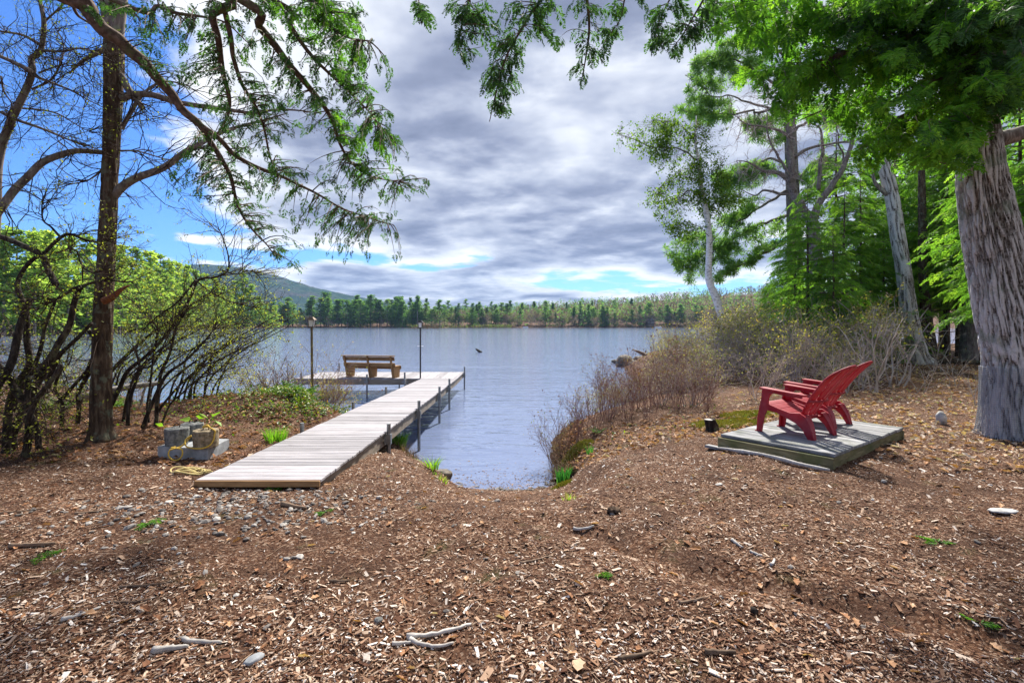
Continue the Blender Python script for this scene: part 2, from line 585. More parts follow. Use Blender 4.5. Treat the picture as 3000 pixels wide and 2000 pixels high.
M['driftwood'] = woodmat('driftwood', (0.27, 0.245, 0.22), (0.58, 0.54, 0.49), (5.0, 40.0, 40.0), 0.85, 0.3, False)
M['stick'] = woodmat('brown_stick', (0.09, 0.055, 0.034), (0.29, 0.2, 0.135), (5.0, 40.0, 40.0), 0.9, 0.4, False)
# red moulded plastic that lets some light through
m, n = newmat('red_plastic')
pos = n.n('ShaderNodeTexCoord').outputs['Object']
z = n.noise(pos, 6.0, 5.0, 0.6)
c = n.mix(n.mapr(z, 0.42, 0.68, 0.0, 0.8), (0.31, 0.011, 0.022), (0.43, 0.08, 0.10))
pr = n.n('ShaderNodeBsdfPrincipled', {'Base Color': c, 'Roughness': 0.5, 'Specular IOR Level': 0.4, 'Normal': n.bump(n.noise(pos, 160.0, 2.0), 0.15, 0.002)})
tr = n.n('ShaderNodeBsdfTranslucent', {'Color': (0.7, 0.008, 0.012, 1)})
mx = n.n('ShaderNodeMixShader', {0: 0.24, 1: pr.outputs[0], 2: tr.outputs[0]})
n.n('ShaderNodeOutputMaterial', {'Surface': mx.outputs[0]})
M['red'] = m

m, n = newmat('oak_bark')
pos = n.n('ShaderNodeTexCoord').outputs['Object']
t = n.n('ShaderNodeAttribute', attribute_name='tint').outputs['Fac']
a = n.noise(n.scale(pos, (22, 22, 9)), 2.0, 7.0, 0.72)
f = n.math('SUBTRACT', n.math('ADD', n.math('MULTIPLY', a, 1.1), 0.22), n.math('MULTIPLY', t, 0.55))
c = n.ramp(f, [(0.16, (0.04, 0.032, 0.025)), (0.34, (0.18, 0.155, 0.128)), (0.54, (0.39, 0.36, 0.32)), (0.78, (0.62, 0.595, 0.55))])
l = n.noise(pos, 3.2, 6.0, 0.7)
c = n.mix(n.mapr(l, 0.55, 0.63, 0.0, 0.6), c, (0.27, 0.31, 0.23))
finish(n, c, 0.95, n.bump(a, 0.9, 0.02), **{'Specular IOR Level': 0.1})
M['bark_oak'] = m
M['bark_pale'] = barkmat('pale_oak_limb_bark', (0.045, 0.034, 0.028), (0.2, 0.165, 0.135), (0.46, 0.42, 0.38), (7, 7, 1.5), (0.3, 0.34, 0.27), 0.9, 0.9, 0.03)
M['bark_dark'] = barkmat('dark_bark', (0.018, 0.012, 0.009), (0.075, 0.05, 0.034), (0.2, 0.15, 0.1), (10, 10, 1.8), (0.15, 0.17, 0.12), 0.8)
M['bark_grey'] = barkmat('grey_bark', (0.06, 0.045, 0.04), (0.17, 0.14, 0.125), (0.32, 0.285, 0.26), (10, 10, 2.0), (0.22, 0.24, 0.17), 0.6)
M['bark_limb'] = barkmat('hemlock_limb_bark', (0.04, 0.026, 0.02), (0.125, 0.088, 0.07), (0.26, 0.19, 0.155), (9, 9, 9), (0.12, 0.14, 0.06), 0.6)
M['bark_stem'] = barkmat('black_stem_bark', (0.008, 0.006, 0.005), (0.028, 0.021, 0.017), (0.1, 0.08, 0.062), (12, 12, 3), (0.12, 0.12, 0.075), 0.5)
M['bark_birch'] = barkmat('birch_bark', (0.12, 0.11, 0.1), (0.78, 0.75, 0.71), (0.88, 0.86, 0.82), (3, 3, 9), None, 0.3)
M['twig_dark'] = plainmat('dark_twig', (0.03, 0.02, 0.016), 0.9, 0, 0.4, 12.0, 0, 0.1, (0.085, 0.06, 0.045))
M['twig_grey'] = plainmat('grey_twig', (0.28, 0.21, 0.185), 0.9, 0, 0.4, 1.2, 0, 0.1, (0.58, 0.49, 0.44))
M['twig_red'] = plainmat('reddish_twig', (0.15, 0.07, 0.06), 0.9, 0, 0.4, 4.0, 0, 0.1, (0.36, 0.23, 0.185))
M['twig_pale'] = plainmat('pale_twig', (0.3, 0.25, 0.2), 0.9, 0, 0.4, 5.0, 0, 0.1, (0.5, 0.44, 0.38))
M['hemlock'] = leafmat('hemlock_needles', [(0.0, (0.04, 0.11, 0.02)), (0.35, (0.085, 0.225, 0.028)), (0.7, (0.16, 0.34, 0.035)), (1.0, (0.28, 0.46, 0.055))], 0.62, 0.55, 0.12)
M['hemlock_sun_paint'] = leafmat('sun_painted_hemlock_needles', [(0.0, (0.05, 0.13, 0.028)), (0.4, (0.11, 0.25, 0.038)), (0.75, (0.19, 0.36, 0.05)), (1.0, (0.33, 0.49, 0.08))], 0.6, 0.55, 0.3)  # sunlight on the right-hand wood painted into the needle colour
M['shore_pine'] = leafmat('pale_shore_pine', [(0.0, (0.11, 0.19, 0.06)), (0.5, (0.24, 0.36, 0.09)), (1.0, (0.42, 0.5, 0.14))], 0.62, 0.7, 0.5)  # paler copy of far_pine for the left shore
M['hemlock_shade_paint'] = leafmat('shade_painted_hemlock_needles', [(0.0, (0.03, 0.065, 0.028)), (0.5, (0.055, 0.135, 0.034)), (1.0, (0.12, 0.24, 0.045))], 0.5, 0.6)  # darker copy of the hemlock needles, shade put into the colour
M['pine'] = leafmat('pine_needles', [(0.0, (0.06, 0.14, 0.05)), (0.5, (0.13, 0.27, 0.07)), (1.0, (0.25, 0.38, 0.09))], 0.55, 0.6, 0.25)
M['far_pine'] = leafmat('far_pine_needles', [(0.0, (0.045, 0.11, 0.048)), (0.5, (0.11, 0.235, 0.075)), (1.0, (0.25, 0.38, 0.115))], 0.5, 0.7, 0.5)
M['spring'] = leafmat('young_spring_leaf', [(0.0, (0.13, 0.17, 0.03)), (0.5, (0.25, 0.28, 0.045)), (1.0, (0.38, 0.38, 0.07))], 0.5, 0.5, 0.15)
M['bud'] = leafmat('shrub_bud_leaf', [(0.0, (0.17, 0.13, 0.06)), (0.45, (0.3, 0.29, 0.07)), (0.8, (0.4, 0.41, 0.08)), (1.0, (0.5, 0.34, 0.13))], 0.5, 0.6, 0.5)
M['redbud'] = leafmat('dry_red_leaf', [(0.0, (0.07, 0.022, 0.018)), (0.5, (0.16, 0.06, 0.035)), (0.85, (0.24, 0.17, 0.05)), (1.0, (0.22, 0.26, 0.06))], 0.35, 0.6, 0.3)
M['birch_leaf'] = leafmat('birch_leaf', [(0.0, (0.05, 0.11, 0.015)), (0.5, (0.12, 0.22, 0.025)), (1.0, (0.24, 0.33, 0.045))], 0.5, 0.95)
M['far_green'] = leafmat('far_young_leaves', [(0.0, (0.08, 0.12, 0.035)), (0.5, (0.15, 0.2, 0.05)), (1.0, (0.26, 0.31, 0.085))], 0.35, 0.7, 0.35)
M['far_bare'] = leafmat('far_bare_twigs', [(0.0, (0.12, 0.09, 0.08)), (0.5, (0.22, 0.165, 0.145)), (1.0, (0.33, 0.265, 0.235))], 0.25, 0.9, 0.6)
M['grass'] = leafmat('grass_blade', [(0.0, (0.06, 0.16, 0.015)), (0.5, (0.14, 0.33, 0.025)), (0.9, (0.28, 0.46, 0.05)), (1.0, (0.5, 0.42, 0.18))], 0.45, 0.5)
M['iris'] = leafmat('iris_blade', [(0.0, (0.02, 0.12, 0.035)), (0.6, (0.045, 0.23, 0.05)), (1.0, (0.2, 0.32, 0.08))], 0.35, 0.4)
M['fern'] = leafmat('fern_frond', [(0.0, (0.04, 0.1, 0.02)), (0.6, (0.11, 0.2, 0.045)), (1.0, (0.22, 0.3, 0.09))], 0.4, 0.6)
M['ivy'] = leafmat('ground_cover_leaf', [(0.0, (0.02, 0.05, 0.02)), (0.4, (0.07, 0.15, 0.02)), (0.75, (0.25, 0.33, 0.035)), (1.0, (0.4, 0.2, 0.07))], 0.35, 0.4)
M['moss'] = leafmat('moss', [(0.0, (0.09, 0.09, 0.015)), (0.6, (0.24, 0.22, 0.03)), (1.0, (0.38, 0.34, 0.07))], 0.2, 0.9)
M['tussock'] = leafmat('dead_root_tussock', [(0.0, (0.03, 0.02, 0.012)), (0.5, (0.10, 0.068, 0.045)), (1.0, (0.24, 0.18, 0.12))], 0.15, 0.9)
M['reed'] = leafmat('dry_reed', [(0.0, (0.08, 0.048, 0.03)), (0.6, (0.16, 0.105, 0.065)), (1.0, (0.27, 0.2, 0.12))], 0.2, 0.9)
M['wire'] = plainmat('grey_wire', (0.3, 0.31, 0.34), 0.5, 0.5, 0.1, 8.0, 0)
M['cone'] = plainmat('hemlock_cone', (0.09, 0.05, 0.035), 0.8, 0, 0.3, 40.0, 0)
M['white_paint'] = plainmat('white_paint', (0.75, 0.76, 0.78), 0.5, 0, 0.05, 4.0, 0)
M['cabin'] = plainmat('dark_cabin_wall', (0.08, 0.055, 0.045), 0.8, 0, 0.2, 2.0, 0)
M['cabin_roof'] = plainmat('cabin_roof', (0.19, 0.18, 0.18), 0.8, 0, 0.2, 2.0, 0)
M['pane'] = plainmat('dark_pane', (0.03, 0.035, 0.04), 0.1, 0, 0.1, 2.0, 0)
# wooded mountain
m, n = newmat('wooded_slope')
pos = n.n('ShaderNodeNewGeometry').outputs['Position']
a = n.noise(pos, 0.035, 6.0, 0.7)
b = n.noise(pos, 0.006, 5.0, 0.6)
c = n.ramp(a, [(0.32, (0.012, 0.03, 0.022)), (0.5, (0.028, 0.06, 0.035)), (0.62, (0.06, 0.085, 0.045)), (0.75, (0.11, 0.12, 0.07))])
c = n.mix(n.mapr(b, 0.5, 0.62, 0.0, 0.75), c, n.ramp(a, [(0.35, (0.04, 0.035, 0.035)), (0.7, (0.12, 0.10, 0.095))]))
finish(n, c, 0.95, n.bump(a, 1.0, 14.0), **{'Specular IOR Level': 0.0})
M['slope'] = m
# ------------------------------------------------------------------ terrain
NEAR = [(-400, 62), (-60, 27), (-25, 20.5), (-16, 18), (-11, 15.2), (-8, 12.7), (-6, 11.7), (-4.5, 11.5), (-3.2, 11.2), (-2.3, 10.3),
        (-1.85, 9.5), (-1.5, 8.8), (-1.05, 8.05), (-.6, 7.72), (-.2, 7.74), (.1, 7.66), (.5, 7.82), (.66, 8.3), (.74, 9.0), (.75, 9.8), (1.06, 11.3), (2.2, 13.2),
        (3.5, 15), (4.6, 17.5), (5.3, 19.8), (5.6, 24), (6.6, 30), (8.1, 34.6), (11, 37.5), (16, 38.5), (25, 37), (40, 42), (80, 60),
        (400, 90), (400, -80), (-400, -80)]
FAR = [(-900, 60), (-240, 92), (-118, 112), (-122, 150), (-140, 205), (-170, 300), (-186, 345), (-205, 372), (-240, 420), (-262, 500), (-215, 532),
       (-120, 515), (-40, 512), (0, 540), (90, 548), (180, 535), (270, 500), (420, 380), (900, 330), (3000, 1200), (3000, 4500), (-3000, 4500), (-3000, 60)]


def gz(x, y):
    x, y = np.asarray(x, float), np.asarray(y, float)
    d1 = dist_poly(x, y, NEAR) * np.where(in_poly(x, y, NEAR), 1, -1)
    p = np.stack([x, y, np.zeros_like(x)], -1)
    wob = (fbm(p * 0.9, 3, 3) - 0.5)
    d1 = d1 + wob * 0.35 + (fbm(p * 5.0, 3, 4) - 0.5) * 0.22
    z = np.where(d1 > 0, 0.93 * (1 - np.exp(-np.maximum(d1, 0) / 0.95)), np.maximum(d1 * 0.22, -3.0))
    cove = np.exp(-((x + .0) / .95) ** 6) * (y < 9)
    z = np.where((d1 > 0), z * (1 - cove) + np.minimum(z, d1 * 0.29) * cove, z)
    land = np.clip(d1 / 1.5, 0, 1)
    z = z + land * (0.012 * np.clip(x - 4, 0, 30) + 0.4 * np.exp(-((x + 4.6) / 1.9) ** 2 - ((y - 9.4) / 1.1) ** 2)
                    + 0.10 * np.exp(-((x + 1.35) / .5) ** 2 - ((y - 7.2) / .7) ** 2)
                    + 0.10 * np.exp(-((x - 1.3) / .6) ** 2 - ((y - 9.2) / .7) ** 2))
    z = z + land * 0.085 * np.exp(-((x - 3.7) / 2.2) ** 2 - ((y - 6.6) / 2.0) ** 2)
    for a_, b_, dp in (((.5, 3.9), (2.3, 2.5), .035), ((1.2, 3.3), (2.9, 2.3), .045), ((.2, 4.15), (1.0, 3.55), .03)):  # shallow grooves along the bare stripes
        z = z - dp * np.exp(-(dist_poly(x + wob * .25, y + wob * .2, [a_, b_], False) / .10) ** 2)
    z = z - 0.07 * np.exp(-((x - 0.1) / 1.1) ** 2 - ((y - 5.6) / 1.4) ** 2)
    near = np.exp(-((y - 4) / 9.0) ** 2)
    z = z + land * ((fbm(p * 0.55, 3, 9) - .5) * 0.10 + near * ((fbm(p * 2.6, 3, 5) - .5) * 0.07 + (fbm(p * 9.0, 2, 6) - .5) * 0.028))
    # far shore and its wooded rise
    inf = in_poly(x, y, FAR)
    d2 = dist_poly(x, y, FAR) * np.where(inf, 1, -1)
    rise = np.clip(d2, 0, None)
    hill = np.minimum(rise * 0.05, 0.8) + 40 * np.clip((rise - 10) / 400, 0, 1) ** .9 * np.clip((x + 330) / 500, 0.12, 1.4)
    z = np.where(inf, hill, z)
    z = np.where((~inf) & (d1 < 0), np.maximum(z, -3.0), z)
    return z


def gz1(x, y):
    return float(gz(np.array([x]), np.array([y]))[0])


def G(px, py, dz=0.0):
    """point of the ground seen at photo pixel (px, py)"""
    z = 0.9
    for _ in range(12):
        D = F * (CZ - z) / max(py - HY, 1e-3)
        x = (px - CX) / F * D
        z = 0.5 * z + 0.5 * gz1(x, D)
    return np.array([x, D, gz1(x, D) + dz])


def grow_axis(a, b, step, far, ratio):
    fine = np.arange(a, b + 1e-6, step)
    out, s, v = [], step, fine[-1]
    while v < far:
        s *= ratio
        v += s
        out.append(v)
    return fine, np.array(out)


fx, ox = grow_axis(-8, 9, 0.088, 3200, 1.115)
xs = np.concatenate([(-8 - (ox - 9))[::-1], fx, ox])
fy, oy = grow_axis(1.6, 12.5, 0.085, 4400, 1.07)
ys = np.concatenate([np.array([-70, -40, -20, -10, -5, -2, -.5, .6]), fy, oy])
gx, gy = np.meshgrid(xs, ys)
gzv = gz(gx.ravel(), gy.ravel())
nx_, ny_ = len(xs), len(ys)
GRID = gzv.reshape(ny_, nx_)
gz_exact = gz


def gz(x, y):
    """height of the ground sheet as built"""
    x, y = np.asarray(x, float), np.asarray(y, float)
    i = np.clip(np.searchsorted(xs, x) - 1, 0, nx_ - 2)
    j = np.clip(np.searchsorted(ys, y) - 1, 0, ny_ - 2)
    u = np.clip((x - xs[i]) / (xs[i + 1] - xs[i]), 0, 1)
    v = np.clip((y - ys[j]) / (ys[j + 1] - ys[j]), 0, 1)
    return (GRID[j, i] * (1 - u) + GRID[j, i + 1] * u) * (1 - v) + (GRID[j + 1, i] * (1 - u) + GRID[j + 1, i + 1] * u) * v


ii = np.arange(nx_ * ny_).reshape(ny_, nx_)
q = np.stack([ii[:-1, :-1], ii[:-1, 1:], ii[1:, 1:], ii[1:, :-1]], -1).reshape(-1, 4)
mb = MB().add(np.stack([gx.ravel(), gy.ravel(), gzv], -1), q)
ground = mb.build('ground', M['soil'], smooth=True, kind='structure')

mb = MB()
lx = np.array([-3000, -600, -120, -30, -8, 0, 8, 30, 120, 600, 3000.0])
ly = np.array([5.5, 9, 14, 25, 60, 150, 400, 900, 4000.0])
gx, gy = np.meshgrid(lx, ly)
ii = np.arange(gx.size).reshape(gx.shape)
q = np.stack([ii[:-1, :-1], ii[:-1, 1:], ii[1:, 1:], ii[1:, :-1]], -1).reshape(-1, 4)
mb.add(np.stack([gx.ravel(), gy.ravel(), np.zeros(gx.size)], -1), q)
lake = mb.build('lake', M['lake'], kind='structure')

# mountain across the lake
mx_ = np.linspace(-3300, -150, 260)
my_ = np.linspace(2300, 4200, 110)
gx, gy = np.meshgrid(mx_, my_)
pp = np.stack([gx.ravel(), gy.ravel(), np.zeros(gx.size)], -1)
ax = gx.ravel()
# crest profile along x as photographed (height of the ridge at distance 3000)
prof = np.interp(ax / 3000 * F + CX, [-400, 250, 480, 620, 700, 790, 900, 990, 1080, 1180, 1400], [120, 250, 330, 352, 350, 305, 238, 200, 162, 105, 20])
ridge = np.exp(-((gy.ravel() - 3000) / 520.0) ** 2)
z = prof * ridge * (0.93 + 0.14 * fbm(pp / 260.0, 4, 21)) + (fbm(pp / 16.0, 2, 22) - .5) * 9 * ridge - 4
ii = np.arange(gx.size).reshape(gx.shape)
q = np.stack([ii[:-1, :-1], ii[:-1, 1:], ii[1:, 1:], ii[1:, :-1]], -1).reshape(-1, 4)
mountain = MB().add(np.stack([ax, gy.ravel(), z], -1), q).build('mountain', M['slope'], kind='structure')
# ------------------------------------------------------------------ dock
def bevel_box_mesh(name, size, mat, bev=0.004):
    bm = bmesh.new()
    bmesh.ops.create_cube(bm, size=1.0)
    bmesh.ops.scale(bm, vec=size, verts=bm.verts)
    bmesh.ops.bevel(bm, geom=list(bm.edges), offset=bev, segments=1, affect='EDGES')
    me = bpy.data.meshes.new(name)
    bm.to_mesh(me)
    bm.free()
    me.materials.append(mat)
    return me


def board(name, me, parent, loc, rot=(0, 0, 0), label=None):
    o = link(name, me, parent, None, label)
    o.location, o.rotation_euler = loc, rot
    return o


DXL, DXR, DY0, DY1, DY2 = -3.09, -1.87, 5.0, 17.5, 19.95
SLOPE = 0.0246


def deck_z(y):
    return CZ - (1.382 + SLOPE * min(y, DY1))


dock = thing('dock', 'long grey wooden dock running from the mulch out to an L-shaped deck', 'dock', (0, 0, 0))
W = DXR - DXL
pm = bevel_box_mesh('plank', (W, 0.137, 0.03), M['dock'])
xc = (DXL + DXR) / 2
y, i = DY0 + 0.07, 0
while y < DY1 - 0.05:
    jz = random.uniform(-.002, .002)
    board('plank', pm, dock, (xc + random.uniform(-.006, .006), y, deck_z(y) - .015 + jz), (-math.atan(SLOPE) + random.uniform(-.004, .004), random.uniform(-.002, .002), random.uniform(-.0035, .0035)))
    y += 0.1432
pl = bevel_box_mesh('deck_plank', (DY2 - DY1, 0.137, 0.03), M['dock'])
x = DXR - 0.07
zl = deck_z(DY1)
while x > -7.5:
    board('plank', pl, dock, (x, (DY1 + DY2) / 2 + .004, zl - .015 + random.uniform(-.002, .002)), (0, 0, math.pi / 2 + random.uniform(-.003, .003)))
    x -= 0.1432
XL = x + .07
# side boards in three sections each side, sloping with the deck
secs = [(DY0 + .12, 9.05), (9.06, 13.3), (13.31, DY1)]
for sx_ in (DXL + .045, DXR - .045):
    for a_, b_ in secs:
        L = b_ - a_
        me = bevel_box_mesh('side_board', (L, .038, .185), M['dock_side'])
        ym = (a_ + b_) / 2
        board('side_board', me, dock, (sx_, ym, deck_z(ym) - .030 - .0935), (0, math.atan(SLOPE), math.pi / 2))
for (xa, ya, xb, yb) in ((XL, DY1 + .03, DXL - .0, DY1 + .03), (XL, DY2 - .03, DXR - .07, DY2 - .03), (DXR - .045, DY1 + .005, DXR - .045, DY2), (XL + .02, DY1 + .06, XL + .02, DY2 - .06)):
    L = math.hypot(xb - xa, yb - ya)
    me = bevel_box_mesh('side_board', (L, .038, .185), M['dock_side'])
    board('side_board', me, dock, ((xa + xb) / 2, (ya + yb) / 2, zl - .030 - .0935), (0, 0, math.atan2(yb - ya, xb - xa)))
me = bevel_box_mesh('end_board', (W, .03, .06), M['bench'])
board('end_board', me, dock, (xc, DY0 - .017, deck_z(DY0) - .034))
# joists underneath
jm = bevel_box_mesh('joist', (W - .13, .038, .14), M['dock_side'])
yj = DY0 + .5
while yj < DY1:
    board('joist', jm, dock, (xc, yj, deck_z(yj) - .105))
    yj += 1.2


def post_mesh(h):
    mbp = MB()
    mbp.tube([(0, 0, 0), (0, 0, h)], .03, 12)
    return mbp.mesh('post', M['galv'])


def dock_post(x, y, top, side):
    g = min(gz1(x, y), -.2) - .3
    o = board('post', post_mesh(top - g), dock, (x, y, g))
    # clamp bracket that ties the pipe to the side board
    br = MB()
    z0 = deck_z(y) - .12 - g
    br.box((0, 0, z0), (.075, .075, .15))
    if side == 'x':
        br.box((0, .038, z0), (.22, .012, .1))
    else:
        br.box((-math.copysign(.036, x - xc), 0, z0), (.012, .22, .1))
    b2 = link('bracket', br.mesh('bracket', M['galv']), o)
    return o


for (yy, tp) in ((7.62, 1.01), (10.1, .99), (12.95, .925), (15.0, .91), (19.75, .88)):
    dock_post(DXR + .035, yy, tp, 'y')
for (yy, tp) in ((7.62, 1.02), (10.08, .97), (12.7, .95), (15.0, .90)):
    dock_post(DXL - .035, yy, tp, 'y')
for (xx, yy, tp) in ((-3.66, DY1 - .03, .87), (-4.95, DY1 - .03, .80), (-7.2, DY1 - .03, .85), (-6.75, DY2 + .04, 1.0), (-4.4, DY2 + .04, .9)):
    dock_post(xx, yy, tp, 'x')

# ------------------------------------------------------------------ bench on the dock
BR = math.radians(-12)
bench = thing('bench', 'brown slatted wooden bench facing the lake on the end of the dock', 'bench', (-4.93, 17.78, zl), rotz=BR)
BL = 1.93
rec = math.radians(17)


def bb(nm, size, loc, rot=(0, 0, 0), mat='bench'):
    return board(nm, bevel_box_mesh(nm, size, M[mat], .004), bench, loc, rot)


for sx_ in (-.86, 0.0, .86):
    up = bb('back_post', (.78, .05, .085), (sx_, -.10, .375), (0, -math.pi / 2 - 0, 0))
    up.rotation_euler = (rec, 0, 0)
    up.data = bevel_box_mesh('back_post', (.05, .085, .80), M['bench'], .004)
    mb = MB()   # leg panel under the seat
    mb.prism([(.0, 0), (.40, 0), (.46, .38), (-.07, .38)], (sx_ + .046, -.02, 0), (0, 1, 0), (0, 0, 1), (1, 0, 0), .038)
    mb.build('leg', M['bench'], bench, world_coords=False)
for zz in (.665, .455):
    yy = -.10 - math.tan(rec) * (zz - .375) + .068
    bb('back_slat', (BL, .034, .135), (0, yy, zz), (rec, 0, 0))
bb('top_rail', (BL + .04, .12, .034), (0, -.175, .768))
for k in range(3):
    bb('seat_slat', (BL, .14, .034), (0, .03 + k * .152, .40), (0, 0, 0))
bb('front_rail', (BL, .034, .11), (0, .425, .33))

# ------------------------------------------------------------------ lamp posts
def lantern(root, z, s=1.0, mat='bronze'):
    mb = MB()
    mb.box((0, 0, z + .012), (.10 * s, .10 * s, .024))
    la = mb.build('lantern', M[mat], root, world_coords=False)
    mb = MB()
    mb.prism([(-.040 * s, 0), (.040 * s, 0), (.055 * s, .14 * s), (-.055 * s, .14 * s)], (0, 0, z + .026), (1, 0, 0), (0, 0, 1), (0, -1, 0), .085 * s)
    mb.build('glass', M['lamp_glass'], la, world_coords=False)
    for ax_ in (-1, 1):
        for ay in (-1, 1):
            mb = MB()
            mb.tube([(ax_ * .045 * s, ay * .045 * s, z + .024), (ax_ * .06 * s, ay * .05 * s, z + .17 * s)], .007 * s, 4)
            mb.build('frame_bar', M[mat], la, world_coords=False)
    mb = MB()
    b = .085 * s
    V = [(-b, -b, z + .17 * s), (b, -b, z + .17 * s), (b, b, z + .17 * s), (-b, b, z + .17 * s), (-.03 * s, -.03 * s, z + .23 * s), (.03 * s, -.03 * s, z + .23 * s), (.03 * s, .03 * s, z + .23 * s), (-.03 * s, .03 * s, z + .23 * s)]
    mb.add(V, [(0, 1, 5, 4), (1, 2, 6, 5), (2, 3, 7, 6), (3, 0, 4, 7), (4, 5, 6, 7), (3, 2, 1, 0)])
    mb.build('lantern_roof', M[mat], la, world_coords=False)


lp = thing('lamp_post', 'thin black lamp post standing where the dock meets its end deck', 'lamp post', (DXL - .06, DY1 + .1, zl))
MB().tube([(0, 0, -.9), (0, 0, 1.72)], .026, 10).build('pole', M['black_metal'], lp, world_coords=False)
mb = MB()
mb.tube([(-.10, 0, 1.10), (.10, 0, 1.10)], .012, 6)
mb.build('crossbar', M['white_paint'], lp, world_coords=False)
lantern(lp, 1.72, 1.15, 'black_metal')
lpos = P(913, 1195, 11.0)
lpos[2] = gz1(lpos[0], lpos[1])
lp2 = thing('lamp_post', 'mossy old lamp post with a bronze lantern on the bank left of the dock', 'lamp post', lpos)
MB().tube([(0, 0, -.2), (.01, 0, .9), (0, 0, 2.47 - .05 - lpos[2])], [.034, .028, .024], 10).build('pole', M['old_pole'], lp2, world_coords=False)
lantern(lp2, 2.42 - lpos[2], 1.0)

# ------------------------------------------------------------------ platform with two red chairs
pf_z = CZ - 1.35
A_ = np.array([2444, 1330]); 
def on_plat(px, py):
    D = F * 1.35 / (py - HY)
    return np.array([(px - CX) / F * D, D])
c_near, c_left, c_right = on_plat(2444, 1330), on_plat(2118, 1261), on_plat(2621, 1238)
ux = norm(c_left - c_near)                      # along the boards, the way the chairs face
uy = np.array([ux[1], -ux[0]])                  # across, away from the camera to the right
ux = np.array([math.cos(math.radians(128)), math.sin(math.radians(128))])
uy = np.array([ux[1], -ux[0]])
LA, LB = 1.28, 2.3
ctr = c_near + ux * LA / 2 + uy * LB / 2
prot = math.atan2(ux[1], ux[0])
plat = thing('wooden_platform', 'low square weathered plank platform under the two red chairs', 'platform', (ctr[0], ctr[1], pf_z), rotz=prot)
nb = int(round(LB / .145))
bwid = LB / nb
bm_ = bevel_box_mesh('plank', (LA, bwid - .007, .036), M['platform'], .005)
for k in range(nb):
    board('plank', bm_, plat, (random.uniform(-.006, .006), LB / 2 - (k + .5) * bwid, -.018 + random.uniform(-.002, .002)), (random.uniform(-.006, .006), 0, random.uniform(-.003, .003)))
me = bevel_box_mesh('side_beam', (LA + .02, .05, .19), M['platform_side'], .006)
ny = LB / 2 + .018
board('side_beam', me, plat, (0, ny, -.135))
board('side_beam', me, plat, (0, -LB / 2 + .03, -.135))
me = bevel_box_mesh('end_beam', (LB - .02, .045, .17), M['platform_side'], .006)
for sx_ in (-1, 1):
    board('end_beam', me, plat, (sx_ * (LA / 2 - .03), 0, -.126), (0, 0, math.pi / 2))
mbb = MB()
mbb.tube([(0, 0, 0), (0, .012, 0)], [.014, .011], 8)
bolt = mbb.mesh('bolt', M['galv'])
for t in (-.4, -.12, .12, .4):
    board('bolt', bolt, plat, (t * LA, ny + .025, -.125 + random.uniform(-.02, .02)))


